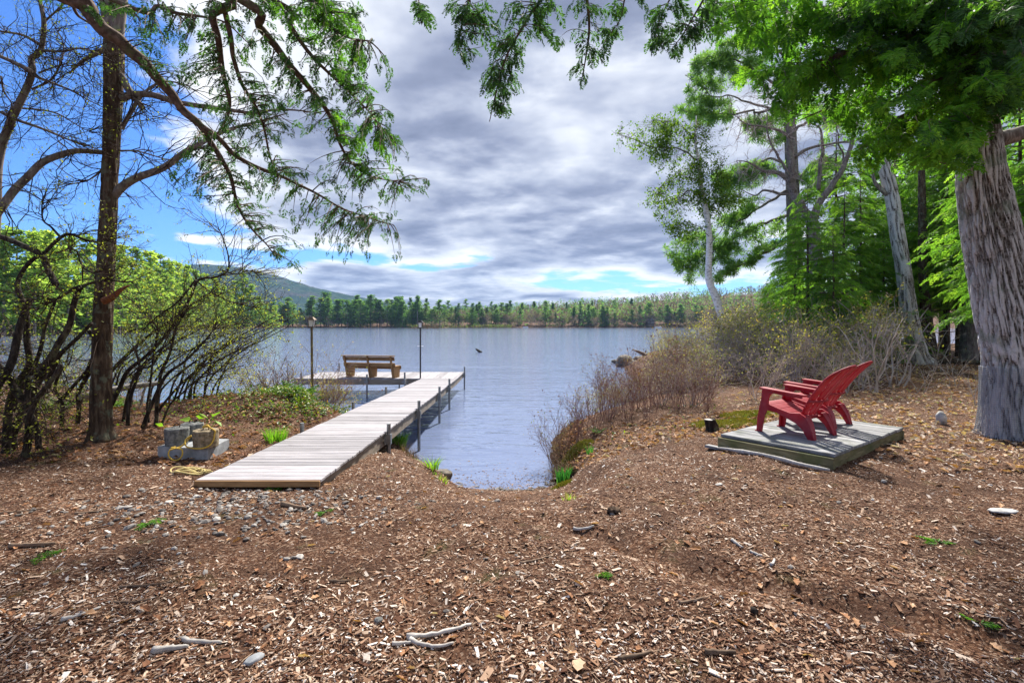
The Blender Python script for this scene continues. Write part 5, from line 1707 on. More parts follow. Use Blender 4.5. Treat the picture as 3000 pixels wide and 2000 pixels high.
# ---- hemlocks: two shapes, copied
def hemlock_parts(seed, H=7.0, R=2.0, nb=95, low=.06):
    r2 = np.random.default_rng(seed)
    tb = MB(); tb.tube([(0, 0, -.2), (.03, 0, H * .5), (0, 0, H * .97)], [.10, .05, .006], 8, 14)
    br = []
    for k in range(nb):
        t = low + (1 - low) * (k + r2.uniform(0, 1)) / nb
        L = R * (1 - t) ** .75 * r2.uniform(.6, 1.1) + .12
        a = k * 2.4 + r2.normal(0, .3)
        d_ = np.array([math.cos(a), math.sin(a), r2.uniform(-.05, .25)])
        s = np.linspace(0, 1, 6)[:, None]
        pts = np.array([0, 0, t * H]) + d_ * L * s + np.array([0, 0, -.28 * L]) * s ** 2
        br.append((pts, np.linspace(.016, .003, 6)))
        if L > .7:
            for sd in (-1, 1):
                for m_ in range(2):
                    q0 = pts[2 + m_]
                    dd = norm(d_ * .8 + sd * np.array([-d_[1], d_[0], 0]) * .8)
                    br.append((q0 + dd * L * .42 * s + np.array([0, 0, -.12 * L]) * s ** 2, np.linspace(.008, .002, 6)))
    bb_ = MB(); add_tubes(bb_, br)
    fm = MB()
    spray(fm, br, r2, 6, (.21, .40), .6, .3, None, .12, .35)
    return [('trunk', tb.mesh('trunk', M['bark_dark'], smooth=True), None), ('branches', bb_.mesh('branches', M['bark_limb']), 'stuff'), ('foliage', fm.mesh('foliage', M['hemlock_sun_paint']), 'stuff')]


HEM = [hemlock_parts(101, 7.0, 2.1, 100), hemlock_parts(102, 7.0, 2.6, 90, .03), hemlock_parts(103, 7.0, 2.3, 85, .3)]
for px, D, ty, v, lab in ((2365, 17, 545, 1, 'young bushy hemlock directly right of the birch trunk'), (2475, 20, 520, 0, 'slender hemlock standing before the bare crooked oak'), (2590, 21.5, 640, 1, 'full hemlock behind the leaning grey oak trunk'),
                          (2775, 23, 540, 1, 'hemlock filling the gap between the leaning oak and the big oak'), (2985, 12, 160, 1, 'bright green hemlock right behind the big oak trunk'), (2880, 19, 420, 0, 'hemlock behind the straight grey conifer trunk'),
                          (2700, 25, 640, 1, 'distant hemlock at the back of the right-hand wood'), (2270, 27, 790, 1, 'small hemlock low behind the shore shrubs'), (2540, 26, 760, 0, 'narrow hemlock far behind the chairs'), (2820, 27, 520, 1, 'shaded hemlock deepest in the right-hand wood'), (3080, 14, 60, 1, 'tall hemlock cut by the right edge of the view'), (3040, 10.5, 330, 1, 'hemlock boughs showing right of the big oak at the edge'), (2810, 22, 190, 1, 'tall thin hemlock just left of the big oak crown'), (2690, 28, 290, 1, 'tall hemlock far back between the two oaks'), (2450, 25, 340, 1, 'tall hemlock behind the crooked oak limbs'), (2330, 21, 640, 1, 'broad young hemlock at the foot of the old pine'), (2440, 16, 650, 1, 'bushy low hemlock in front of the crooked oak'), (2520, 21, 500, 1, 'full hemlock between the crooked oak and the leaning oak'), (2690, 23.5, 600, 1, 'hemlock with low sweeping boughs left of the straight trunk'), (2620, 25, 350, 1, 'tall narrow hemlock deep behind the leaning oak'), (2760, 26, 300, 1, 'tall full hemlock right of the leaning oak'), (2925, 15, 520, 1, 'hemlock right against the big oak, behind its trunk')):
    b = np.array([P(px, 1000, D)[0], D, 0]); b[2] = gz1(b[0], b[1])
    H = CZ + (HY - ty) / F * D - b[2]
    v = 2 if px > 2555 else v
    place('hemlock_tree', lab, 'tree', b, HEM[v], 'hemlocks in the wood on the right', random.uniform(0, 6.28), (H / 7.0 * random.uniform(.85, 1.1), H / 7.0 * random.uniform(.85, 1.1), H / 7.0))

# ------------------------------------------------------------------ shrubs along the right bank
def shrub_parts(seed, nst=12, wood='twig_grey', leaf='bud', nleaf=.5, spread=.8, nch=(4, 5, 5), lsize=(.014, .03), r0=.007, up=.05, reps=1, wob=.22, ang=(.35, 1.05)):
    r2 = np.random.default_rng(seed)
    out = Seeds()
    for k in range(nst):
        a = r2.uniform(0, 6.28)
        d_ = np.array([math.cos(a) * spread * r2.uniform(.2, 1.1), math.sin(a) * spread * r2.uniform(.2, 1.1), 1])
        out.add(np.array([math.cos(a), math.sin(a), 0]) * r2.uniform(0, .14), d_, r2.uniform(.6, 1.0), r0)
    out, tp = out.run(2, r2, wob, up, nch, ang, (.42, .72))
    a_ = MB(); add_tubes(a_, out)
    sel = tp[r2.random(len(tp)) < nleaf]
    sel = np.repeat(sel, reps, 0) + r2.normal(0, .012, (len(sel) * reps, 3))
    b_ = MB(); scatter(b_, [LEAF], sel, rdir(len(sel), r2), r2.uniform(*lsize, len(sel)), r2, r2.uniform(0, 1, len(sel)))
    return [('stems', a_.mesh('stems', M[wood]), 'stuff'), ('leaves', b_.mesh('leaves', M[leaf]), 'stuff')]


GREY = [shrub_parts(200 + k, 13, nleaf=.75) for k in range(3)] + [shrub_parts(210, 13, 'twig_pale', 'bud', .45)]
RED = [shrub_parts(220 + k, 10, 'twig_red', 'redbud', .45, .45, (4, 4, 4), (.02, .045), .006, .08, 1, .16, (.25, .8)) for k in range(2)]
YEL = [shrub_parts(230 + k, 12, 'twig_grey', 'bud', 1.0, .75, (4, 5, 5), (.022, .045), reps=2) for k in range(2)]
LAUR = [shrub_parts(240, 10, 'twig_dark', 'birch_leaf', .7, .6, (4, 4, 4), (.03, .07))]
r2 = np.random.default_rng(55)


def shore_x(y):
    s = np.array(NEAR[20:31])
    return float(np.interp(y, s[:, 1], s[:, 0]))


def put(parts, x, y, h, label, group, lean=(0, 0), wide=1.0):
    b = (x, y, gz1(x, y) - .03)
    place('shrub', label, 'shrub', b, parts, group, r2.uniform(0, 6.28), (h * wide, h * wide, h), lean)


# reddish stems at the water's edge
def zr(px):
    return 'nearest the iris clump' if px < 1700 else ('above the moss hummock' if px < 1790 else ('midway along the right bank' if px < 1900 else 'nearest the cut stump'))


for px, D, h in ((1625, 8.8, .75), (1650, 9.3, .9), (1690, 9.0, .8), (1705, 9.9, .95), (1745, 9.4, .85), (1780, 9.8, .95), (1800, 10.6, 1.1), (1840, 9.6, .85), (1870, 10.4, 1.05), (1905, 9.3, .85), (1930, 10.5, 1.05), (1960, 11.4, 1.2), (1985, 9.8, .95), (2030, 10.4, 1.05), (1860, 12.0, 1.15), (1760, 10.8, 1.0), (1990, 12.6, 1.3), (2070, 9.4, .9)):
    x = (px - CX) / F * D
    put(RED[r2.integers(2)], x, D, h * r2.uniform(1.0, 1.2), 'thin reddish-stemmed shrub at the water, ' + zr(px), 'reddish shrubs ' + zr(px), (r2.normal(0, .08), r2.normal(-.12, .1)))
# grey-brown thicket behind
def zone(px, y):
    if px > 2420: return 'behind the backs of the red chairs' if y < 16 else 'at the feet of the hemlocks beyond the chairs'
    if px > 2250: return 'in the front of the thicket beyond the platform' if y < 14 else 'at the back of the thicket beyond the platform'
    if px > 2080: return 'in front of the birch' if y < 15 else 'round the foot of the birch'
    if px > 1950: return 'just behind the reddish shrubs' if y < 15 else 'on the shore left of the birch'
    return 'along the water between the cove and the rocky point'


n_ = 0
for k in range(400):
    y = r2.uniform(9.8, 27)
    x0 = shore_x(y) + .3
    fr = np.interp(y, [8.3, 9.3, 11.3, 14.3, 18, 27], [3.2, 4.6, 7.4, 10.6, 13.0, 17.0])
    x = r2.uniform(x0, fr)
    px = CX + F * x / y
    if px < 1640 or px > 2640:
        continue
    h = np.interp(px, [1640, 1800, 1950, 2050, 2300, 2640], [.8, 1.0, 1.3, 1.75, 1.9, 1.6]) * np.interp(y, [9, 13, 20, 27], [.7, .85, 1.1, 1.2]) * r2.uniform(.65, 1.1)
    if y < 11.5 and r2.random() < .3:
        continue
    if px < 1930:
        h = min(h, 2.47 - .08 * y - gz1(x, y))
        if h < .35:
            continue
    yel = r2.random() < np.interp(y, [10, 16, 24], [.06, .22, .5])
    if yel:
        zn = zone(px, y); put(YEL[r2.integers(2)], x, y, h * 1.05, 'yellow-green budding shrub ' + zn, 'budding shrubs ' + zn, (0, 0), 1.1)
    else:
        zn = zone(px, y); put(GREY[r2.integers(4)], x, y, h, 'bare grey-brown twiggy shrub ' + zn, 'bare shrubs ' + zn, (0, 0), 1.1)
    n_ += 1
    if n_ > 100:
        break
for px, D, h in ((2280, 18, 2.3), (2350, 16, 2.1), (2430, 15, 2.0), (2500, 15.5, 2.2), (2330, 20, 2.6), (2560, 17, 2.0), (2230, 20, 2.2), (2470, 18, 2.4), (2180, 21, 2.0)):
    put(YEL[r2.integers(2)], (px - CX) / F * D, D, h, 'tall yellow-green shrub below the hemlocks, above the grey thicket', 'tall budding shrubs below the hemlocks', (0, 0), 1.2)
put(LAUR[0], *P(2070, 1080, 13.5)[:2], 1.0, 'small bright green evergreen shrub in the middle of the grey thicket', None)
# pale saplings right of the chairs
sp_parts = [shrub_parts(260 + k, 4, 'twig_pale', 'bud', .15, .22, (3, 4, 4), (.02, .03), .011) for k in range(2)]
for k, (px, D, h) in enumerate(((2560, 11.5, 2.0), (2610, 12.5, 2.3), (2520, 12.0, 1.6), (2575, 15, 3.0), (2640, 13, 1.2), (2690, 11.5, .9), (2735, 16, 1.6), (2480, 11.2, 1.5), (2800, 12, 1.0), (2860, 9.5, .8))):
    x = (px - CX) / F * D
    b = (x, D, gz1(x, D) - .02)
    place('sapling', 'pale bare sapling in the leaf litter right of the chairs', 'sapling', b, sp_parts[k % 2], 'pale saplings behind the chairs', k * 1.3, h)
# low brush on the left bank and by the dock
def zb(px):
    return 'under the far-left stems' if px < 200 else ('round the foot of the slim tree' if px < 350 else 'behind the concrete weights')


for px, D, h, kd in ((60, 7.6, .8, 0), (140, 8.2, .9, 0), (270, 11, 1.1, 0), (430, 10.8, .9, 0), (590, 11.2, .9, 0), (660, 11.0, .8, 1), (330, 9.8, .8, 0), (30, 13, 1.6, 0), (400, 8.8, .5, 0)):
    x = (px - CX) / F * D
    put((GREY[r2.integers(3)], LAUR[0])[kd], x, D, h * 1.1, 'low tangled brush on the left bank, ' + zb(px), 'low brush ' + zb(px), (r2.normal(0, .1), r2.normal(.1, .1)))
for px, D, h, kd in ((760, 10.6, 1.2, 0), (810, 10.9, 1.45, 1), (850, 10.7, 1.55, 0), (890, 11.1, 1.6, 1), (925, 10.8, 1.35, 0), (960, 10.4, 1.0, 0), (1000, 10.6, .8, 1), (700, 10.8, 1.1, 1)):
    x = (px - CX) / F * D
    put((RED[0], YEL[0])[kd] if px not in (810, 890) else GREY[1], x, D, h, 'twiggy shrub on the bank ' + ('left of the old lamp post' if px < 870 else 'at the old lamp post' if px < 940 else 'between the old lamp post and the dock'), 'lamp post shrubs ' + ('left' if px < 870 else 'middle' if px < 940 else 'right'), (r2.normal(0, .1), r2.normal(.15, .1)))
# ------------------------------------------------------------------ ground litter
rg = np.random.default_rng(61)


def ground_pts(n, ymin, ymax, rng, xr=1.12, power=1.0):
    y = ymin + (ymax - ymin) * rng.random(n) ** power
    x = rng.uniform(-1, 1, n) * y * xr
    return x, y


def tilt_frames(n, rng, tilt):
    a = rng.uniform(0, 2 * math.pi, n)
    X = np.stack([np.cos(a), np.sin(a), rng.normal(0, tilt, n)], -1)
    return frames(X, np.stack([rng.normal(0, tilt, n), rng.normal(0, tilt, n), np.ones(n)], -1), rng)


# wood chips
N = 168000
x, y = ground_pts(N, 2.1, 10.5, rg, 1.1, 1.35)
p = np.stack([x, y, np.zeros(N)], -1)
den = fbm(p * .8, 3, 70) * .7 + fbm(p * 4.0, 2, 71) * .3
keep = rg.random(N) < np.clip((den - .30) * 4.2, .12, 1)
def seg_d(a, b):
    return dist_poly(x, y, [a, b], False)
stripe_d = np.minimum(np.minimum(seg_d((.5, 3.9), (2.3, 2.5)), seg_d((1.2, 3.3), (2.9, 2.3))), seg_d((.2, 4.15), (1.0, 3.55)))  # distance to the stripes where chips are thinned out
keep &= rg.random(N) > .93 * np.exp(-(stripe_d / .17) ** 2)
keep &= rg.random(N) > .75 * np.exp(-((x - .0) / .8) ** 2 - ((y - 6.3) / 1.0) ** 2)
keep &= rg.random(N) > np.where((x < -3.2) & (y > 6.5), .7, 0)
x, y = x[keep], y[keep]
z = gz(x, y)
k = z > .05
x, y, z = x[k], y[k], z[k]
N = len(x)
L = np.clip(rg.lognormal(-4.12, .55, N), .005, .08)
Wd = L * rg.uniform(.12, .40, N)
Hh = rg.uniform(.002, .0065, N)
X, Y, Z = tilt_frames(N, rg, .28)
cv = np.array([[-1, -1, 0], [1, -1, 0], [1, 1, 0], [-1, 1, 0], [-1, -1, 1], [1, -1, 1], [1, 1, 1], [-1, 1, 1]], float)
jit = 1 + rg.uniform(-.35, .15, (N, 8, 1))
loc = cv[None] * jit * np.stack([L / 2, Wd / 2, Hh], -1)[:, None, :]
V = loc[..., 0:1] * X[:, None] + loc[..., 1:2] * Y[:, None] + loc[..., 2:3] * Z[:, None] + np.stack([x, y, z + .003], -1)[:, None]
Q = np.array([(4, 5, 6, 7), (0, 1, 5, 4), (1, 2, 6, 5), (2, 3, 7, 6), (3, 0, 4, 7)])
big_ = (fbm(np.stack([x, y, np.zeros(N)], -1) * .7, 2, 72) - .5) * .5
tint = np.clip(rg.beta(1.05, 1.15, N) + big_ * .4, 0, 1)
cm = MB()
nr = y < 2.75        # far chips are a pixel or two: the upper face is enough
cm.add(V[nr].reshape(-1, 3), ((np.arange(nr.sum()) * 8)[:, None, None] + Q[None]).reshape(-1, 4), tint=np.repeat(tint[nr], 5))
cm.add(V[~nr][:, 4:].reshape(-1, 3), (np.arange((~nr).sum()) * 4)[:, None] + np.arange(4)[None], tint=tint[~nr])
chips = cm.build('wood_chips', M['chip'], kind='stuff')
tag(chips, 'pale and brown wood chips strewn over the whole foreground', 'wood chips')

# fine twigs and needles
N = 6500
x, y = ground_pts(N, 2.1, 11, rg, 1.12, 1.3)
z = gz(x, y); k = z > .05; x, y, z = x[k], y[k], z[k]; N = len(x)
a = rg.uniform(0, math.pi, N); L = rg.lognormal(-2.9, .55, N).clip(.02, .22)
s = np.linspace(-.5, .5, 3)
bend = rg.normal(0, .15, N)
px_ = x[:, None] + np.cos(a)[:, None] * s * L[:, None] - np.sin(a)[:, None] * (s ** 2) * (bend * L)[:, None]
py2 = y[:, None] + np.sin(a)[:, None] * s * L[:, None] + np.cos(a)[:, None] * (s ** 2) * (bend * L)[:, None]
pz = z[:, None] + .006 + rg.uniform(-.004, .01, (N, 3))
V, Q, T = tubes(np.stack([px_, py2, pz], -1), np.repeat(rg.uniform(.0008, .0022, N)[:, None], 3, 1), 3)
lt_ = MB().add(V, Q, tint=np.repeat(rg.random(N), 6)).build('twig_litter', M['twig_litter'], kind='stuff')
tag(lt_, 'fine dead twigs and needles scattered among the chips', 'twigs')

# dead leaves: lobed, cupped
def leaf_poly(rng):
    n = 5
    pts = [(0, 0)]
    for i in range(1, n):
        t = i / n
        w_ = .27 * math.sin(t * math.pi) ** .7 * (1.15 if i % 2 else .6) * rng.uniform(.85, 1.15)
        pts.append((t, w_))
    pts.append((1.02, 0))
    V, Q = [], []
    spine = [(p[0], 0, -.0) for p in pts]
    up_ = [(p[0], p[1], p[1] * .5 + .05 * math.sin(p[0] * 5)) for p in pts]
    dn_ = [(p[0], -p[1], p[1] * .5 + .04 * math.cos(p[0] * 4)) for p in pts]
    m_ = len(pts)
    V = spine + up_ + dn_
    for i in range(m_ - 1):
        Q.append((i, i + 1, m_ + i + 1, m_ + i))
        Q.append((i + 1, i, 2 * m_ + i, 2 * m_ + i + 1))
    return np.array(V, float), np.array(Q)


DL = [leaf_poly(rg) for _ in range(5)]
def litter(n, xs_, ys_, size, tint, name, label, lift=.012, tilt=.35):
    z = gz(xs_, ys_); k = z > .06
    xs_, ys_, z = xs_[k], ys_[k], z[k]
    N = len(xs_)
    mb = MB()
    a = rg.uniform(0, 6.28, N)
    d_ = np.stack([np.cos(a), np.sin(a), rg.normal(0, tilt, N)], -1)
    scatter(mb, DL, np.stack([xs_, ys_, z + lift], -1), d_, rg.uniform(*size, N), rg, np.clip(rg.normal(tint, .24, N), 0, 1), roll=.45)
    o = mb.build(name, M['dead_leaf'], kind='stuff')
    tag(o, label, 'leaves')
    return o
# tan drifts on the right, behind and beside the platform
N = 7600
ys_ = rg.uniform(5.2, 22, N)
xs_ = rg.uniform(.18, 1.12, N) * ys_
c_ = np.interp(ys_, [5.2, 8, 10, 14, 22], [4.6, 3.2, 4.2, 7.5, 11]) + rg.normal(0, .5, N)
k = xs_ > c_
litter(N, xs_[k], ys_[k], (.06, .12), .88, 'leaf_litter', 'tan dead oak leaves covering the ground behind the platform')
N = 900
xs_, ys_ = rg.uniform(1.0, 4.2, N), rg.uniform(7.0, 9.2, N)
litter(N, xs_, ys_, (.05, .10), .66, 'leaf_litter', 'brown leaves caught below the reddish shrubs right of the cove')
N = 4400
ys_ = rg.uniform(5.8, 12.5, N); xs_ = -rg.uniform(.34, 1.15, N) * ys_
k = (xs_ < -3.15)
litter(N, xs_[k], ys_[k], (.05, .11), .42, 'leaf_litter', 'brown dead leaves on the bank left of the dock')
N = 520
xs_, ys_ = ground_pts(N, 2.3, 6.5, rg)
litter(N, xs_, ys_, (.04, .08), .6, 'leaf_litter', 'single dead leaves dropped on the foreground chips', .008, .2)

# gravel at the foot of the dock
ico = bmesh.new(); bmesh.ops.create_icosphere(ico, subdivisions=1, radius=1.0)
ico.verts.index_update()
IV = np.array([v.co[:] for v in ico.verts]); IT = np.array([[v.index for v in f.verts] for f in ico.faces]); ico.free()
N = 800
xs_, ys_ = rg.normal(-2.35, .75, N), rg.normal(4.45, .38, N)
k = ys_ < 4.97
xs_, ys_ = xs_[k], ys_[k]; N = len(xs_)
ox = rg.uniform(-4, 5, 160); oy_ = rg.uniform(2.5, 7, 160)
xs_, ys_ = np.concatenate([xs_, ox]), np.concatenate([ys_, oy_]); N = len(xs_)
z = gz(xs_, ys_)
X, Y, Z = tilt_frames(N, rg, .2)
sc = rg.lognormal(-4.35, .4, N).clip(.006, .032)
V = (IV[None] * (1 + rg.uniform(-.22, .22, (N, len(IV), 1))) * np.stack([sc * rg.uniform(1, 1.6, N), sc, sc * rg.uniform(.45, .7, N)], -1)[:, None])
V = V[..., 0:1] * X[:, None] + V[..., 1:2] * Y[:, None] + V[..., 2:3] * Z[:, None] + np.stack([xs_, ys_, z + sc * .25], -1)[:, None]
T = (np.arange(N) * len(IV))[:, None, None] + IT[None]
gv = MB().add(V.reshape(-1, 3), None, T.reshape(-1, 3), tint=np.repeat(rg.beta(2, 1.6, N), len(IT))).build('gravel', M['stone'], kind='stuff')
tag(gv, 'grey and white pebbles at the near end of the dock', 'gravel')

# floating specks near the beach
N = 1500
xs_ = rg.uniform(-1.0, .75, N); ys_ = 7.7 + rg.exponential(.55, N)
k = gz(xs_, ys_) < .0
xs_, ys_ = xs_[k], ys_[k]; N = len(xs_)
X, Y, Z = frames(np.stack([rg.normal(0, 1, N), rg.normal(0, 1, N), np.zeros(N)], -1), (0, 0, 1), rg)
V, Q = inst(LEAF[0] * (1, 1, .3), LEAF[1], np.stack([xs_, ys_, np.full(N, .004)], -1), X, Y, Z, rg.lognormal(-4.1, .55, N).clip(.006, .06))
fl = MB().add(V, Q, tint=rg.random(N)).build('floating_debris', M['twig_litter'], kind='stuff')
tag(fl, 'dark bits of bark and leaf floating on the shallow water', 'debris')

# ------------------------------------------------------------------ separate sticks, stones and leaves in the foreground
def stick(px, py, L, ang, r, mat, label, bend=.1, name='stick', lift=1.0, rough=.25, taper=.5):
    g_ = G(px, py)
    n = 12
    s = np.linspace(-.5, .5, n)
    a = math.radians(ang)
    rr2 = np.random.default_rng(int(px * 7 + py))
    off = bend * L * (s ** 2 - .1) * 2 + rr2.normal(0, .012, n) * L
    x = g_[0] + math.cos(a) * s * L - math.sin(a) * off
    y = g_[1] + math.sin(a) * s * L + math.cos(a) * off
    z = gz(x, y)
    z = np.maximum(z, np.poly1d(np.polyfit(s, z, 1))(s)) + r * .7 * lift
    loc = np.array([x[n // 2], y[n // 2], z[n // 2]])
    c_, s_ = math.cos(-a), math.sin(-a)
    q_ = np.stack([x, y, z], -1) - loc
    q_ = np.stack([q_[:, 0] * c_ - q_[:, 1] * s_, q_[:, 0] * s_ + q_[:, 1] * c_, q_[:, 2]], -1)
    rad = r * np.linspace(1, taper, n) * (1 + rr2.normal(0, rough * .4, n))
    o = MB().tube(q_, rad, 7).build(name, M[mat], smooth=True)
    o.location, o.rotation_euler = loc, (0, 0, a)
    tag(o, label, 'stick')
    return o


stick(1290, 1855, .34, 24, .016, 'driftwood', 'longest grey driftwood stick lying on the chips at bottom centre')
stick(1262, 1893, .22, -6, .013, 'driftwood', 'short curved driftwood stick just below the longest one', .3)
stick(1185, 1885, .12, 20, .011, 'driftwood', 'small grey stick end left of the paired driftwood', .1)
stick(590, 1885, .21, -8, .015, 'driftwood', 'split grey wood piece in the chips at lower left', .05)
stick(500, 1905, .15, 14, .018, 'driftwood', 'broad flat grey wood chunk at lower left beside the split piece', .05)
stick(430, 1715, .30, 8, .009, 'stick', 'thin dark stick in the left foreground', .1)
stick(240, 1800, .16, 50, .012, 'driftwood', 'pale forked-looking stick at far lower left', .25)
stick(275, 1855, .20, 48, .008, 'stick', 'dark thin stick below the pale one at far lower left', .1)
stick(395, 1762, .22, 12, .008, 'stick', 'fine brown twig crossing the chips in the left foreground', .15)
stick(1365, 1674, .07, -20, .012, 'stick', 'stubby brown stick piece above the driftwood pair', 0)
stick(995, 1705, .12, 10, .012, 'stick', 'dark weathered stick in the middle foreground', .05)
stick(1710, 1553, .16, -14, .015, 'driftwood', 'pale driftwood stick at the start of the bare stripe', .1)
stick(2040, 1758, .22, 20, .010, 'stick', 'tan stick pointing at the bare stripe in the right foreground', .05)
stick(1860, 1925, .17, 18, .014, 'stick', 'brown stick among dense chips at bottom right of centre', .05)
stick(2110, 1915, .14, -6, .016, 'stick', 'dark brown wood chunk in the dense chips right of centre', .05)
stick(1575, 1640, .26, 25, .009, 'stick', 'thin grey twig left of the bare stripe', .1)
stick(2160, 1595, .10, -70, .012, 'driftwood', 'short bleached stick standing out on bare soil', .1)
stick(2215, 1625, .09, -60, .013, 'driftwood', 'short bleached chip right of the bare stripe, upper one', .1)
stick(2265, 1650, .10, 50, .012, 'driftwood', 'short bleached chip right of the bare stripe, lower one', .1)
stick(60, 1500, .30, 25, .009, 'stick', 'pale stick on the leaves at the left edge', .1)
stick(95, 1600, .28, 10, .02, 'stick', 'rotten reddish wood lump at the left edge', .05)
stick(290, 1498, .32, 30, .010, 'stick', 'tan stick on the mulch left of the gravel', .1)
stick(520, 1520, .3, 14, .008, 'stick', 'slender light twig below the faded rope', .2)
stick(860, 1486, .22, -6, .022, 'stick', 'orange-brown bark piece near the foot of the dock', .1)
stick(1540, 1392, .5, 2, .012, 'stick', 'dark waterlogged stick on the beach edge', .1)
stick(1100, 1520, .5, -3, .006, 'stick', 'long thin twig across the mulch below the dock', .05)
# branch lying along the platform
nf = np.array([-uy[0], -uy[1]])
w3 = []
for s_, o_ in ((.60, .12), (.5, .145), (.36, .15), (.22, .165), (.05, .16), (-.15, .165), (-.34, .175), (-.52, .17), (-.66, .18)):
    q_ = ctr + ux * s_ + nf * (LB / 2 + o_)
    w3.append((q_[0], q_[1], gz1(q_[0], q_[1]) + .028 + random.uniform(-.004, .006)))
o = MB().tube(np.array(w3), [.010, .017, .019, .028, .021, .02, .025, .02, .021, .014], 9, 44).build('fallen_branch', M['driftwood'], smooth=True)
tag(o, 'grey knotty branch lying along the front of the platform', 'branch')
o = MB().box((0, 0, 0), (.22, .12, .03)).build('board_scrap', M['platform'])
q_ = ctr + ux * .66 + nf * (LB / 2 + .07)
o.location = (q_[0], q_[1], gz1(q_[0], q_[1]) + .02); o.rotation_euler = (.1, -.05, 2.4)
tag(o, 'short grey board scrap at the left corner of the platform', 'board')


def rock(px, py, size, label, mat='boulder', sq=.6, z=None, D=None, name='rock', cat='rock', seed=None, group=None, sink=.3):
    if D:
        c = P(px, py, D)
        if z is not None: c[2] = z
    else:
        c = G(px, py)
    bm = bmesh.new(); bmesh.ops.create_icosphere(bm, subdivisions=3, radius=1.0)
    V0 = np.array([v.co[:] for v in bm.verts]); T0 = np.array([[v.index for v in f.verts] for f in bm.faces]) if not bm.verts.index_update() else None
    bm.free()
    sd = seed or int(px)
    V0 = V0 * (.72 + .55 * fbm(V0 * 1.1 + sd, 3, sd))[:, None]
    V0 = V0 + (fbm(V0 * 4 + sd, 3, sd + 3)[:, None] - .5) * (.9 if mat == 'clod' else .3) * V0
    S_ = np.array(size if np.ndim(size) else (size, size * .8, size * sq))
    o = MB().add(V0 * S_, None, T0).build(name, M[mat], smooth=True)
    o.location = (c[0], c[1], c[2] + S_[2] * (.7 - sink))
    o.rotation_euler = (0, 0, sd % 6)
    tag(o, label, cat, group)
    return o


rock(2940, 1500, (.12, .05, .018), 'flat white stone on the ground at the right edge', 'bleached', sink=.1)
rock(2757, 1240, (.07, .07, .11), 'pale pointed stone standing in the leaves right of the platform', 'bleached', sink=.1)
rock(745, 1935, (.045, .03, .015), 'flat pale stone chip at bottom left', 'slab', sink=.0)
rock(1108, 1822, (.025, .02, .015), 'small blue-grey pebble in the centre foreground', 'concrete', sink=.0)
rock(1300, 1387, (.13, .12, .085), 'grey-brown rock at the water edge beside the grass', 'boulder', sink=.2)

rock(1800, 1500, (.06, .05, .028), 'black charred lump in the middle of the bare soil', 'clod', name='charred_lump', cat='lump', sink=.1)
rock(2210, 1795, (.022, .02, .018), 'dark pine cone on the chips at lower right', 'bark_stem', name='pine_cone', cat='pine cone', sink=.0)
rock(1835, 1142, (.26, .16, .09), 'lone low rock in the water off the reddish shrubs', z=.0, D=16.5, sink=.35)
for k, (px, py, D, s, lab) in enumerate(((1810, 1028, 33.5, (.42, .3, .16), 'low flat rock farthest out at the rocky point'), (1830, 1044, 31, (.62, .5, .46), 'largest rounded grey boulder at the rocky point'), (1858, 1051, 29.5, (.45, .34, .3), 'pale boulder in front of the largest one at the point'),
                                         (1885, 1045, 30.5, (.5, .4, .34), 'dark boulder at the foot of the shore brush'), (1905, 1058, 28.5, (.45, .34, .24), 'low wet rock nearest the brush at the point'), (1872, 1040, 31.5, (.45, .4, .4), 'brown boulder behind the pale one'))):
    rock(px, py, s, lab, z=.05, D=D, seed=k + 3, group='boulders at the rocky point', sink=.35)
o = MB().tube([P(1850, 1024, 31.2), P(1870, 1030, 31), P(1895, 1042, 30.8)], [.02, .08, .13], 7, 10).build('driftwood_log', M['stick'], smooth=True)
tag(o, 'broken driftwood log slanting up from the rocky point', 'log')
o = MB().tube([P(1393, 1033, 47) * (1, 1, 0) + (0, 0, .32), P(1401, 1036, 47) * (1, 1, 0) + (0, 0, .16), P(1411, 1040, 47) * (1, 1, 0) + (0, 0, -.05)], [.05, .11, .13], 6, 8).build('snag', M['bark_stem'], smooth=True)
tag(o, 'small dark snag poking out of the open water', 'snag')
# cut stump left of the platform
g_ = G(2085, 1262)
st = thing('tree_stump', 'small dark cut stump at the left corner behind the platform', 'stump', g_)
MB().tube(g_ + np.array([(0, 0, -.1), (.01, 0, .04), (-.02, 0, .13), (-.03, 0, .17)]), [.12, .095, .085, .08], 12, 10).build('stem', M['bark_stem'], st, smooth=True)
MB().tube(g_ + np.array([(-.03, 0, .171), (-.03, 0, .175)]), [.076, .074], 12).build('cut_face', M['driftwood'], st)
g_ = G(2690, 1150)
# fallen log across the back of the leaf litter
for k, (a, b, r_, lab) in enumerate((((2560, 1060), (2640, 1090), .07, 'pale fallen log behind the red chairs'), ((2700, 1062), (2890, 1068), .12, 'dark fallen log lying across the back of the clearing'), ((230, 1165), (480, 1120), .055, 'pale leaning dead branch behind the left tree'))):
    if k < 2:
        p1, p2 = G(*a, r_ * .5), G(*b, r_ * .5)
    else:
        p1, p2 = P(a[0], a[1], 7.6), P(b[0], b[1], 8.4)
    o = MB().tube([p1, (p1 + p2) / 2 + (0, 0, .03), p2], [r_, r_ * .9, r_ * .6], 8, 14).build('fallen_log', M['driftwood' if k != 1 else 'bark_dark'], smooth=True)
    tag(o, lab, 'log')

# pale oak leaf at the bottom edge
tv, tq = DL[2]
g_ = G(1690, 1962)
mb = MB(); X, Y, Z = frames(np.array([[.25, 1, .1]]), (0, .1, 1), rg)
V, Q = inst(tv * (1, 1.3, .8), tq, np.array([g_ + (0, -.03, .015)]), X, Y, Z, .085)
o = mb.add(V, Q, tint=.93).build('oak_leaf', M['dead_leaf']); tag(o, 'single pale dead oak leaf at the bottom edge', 'leaf')


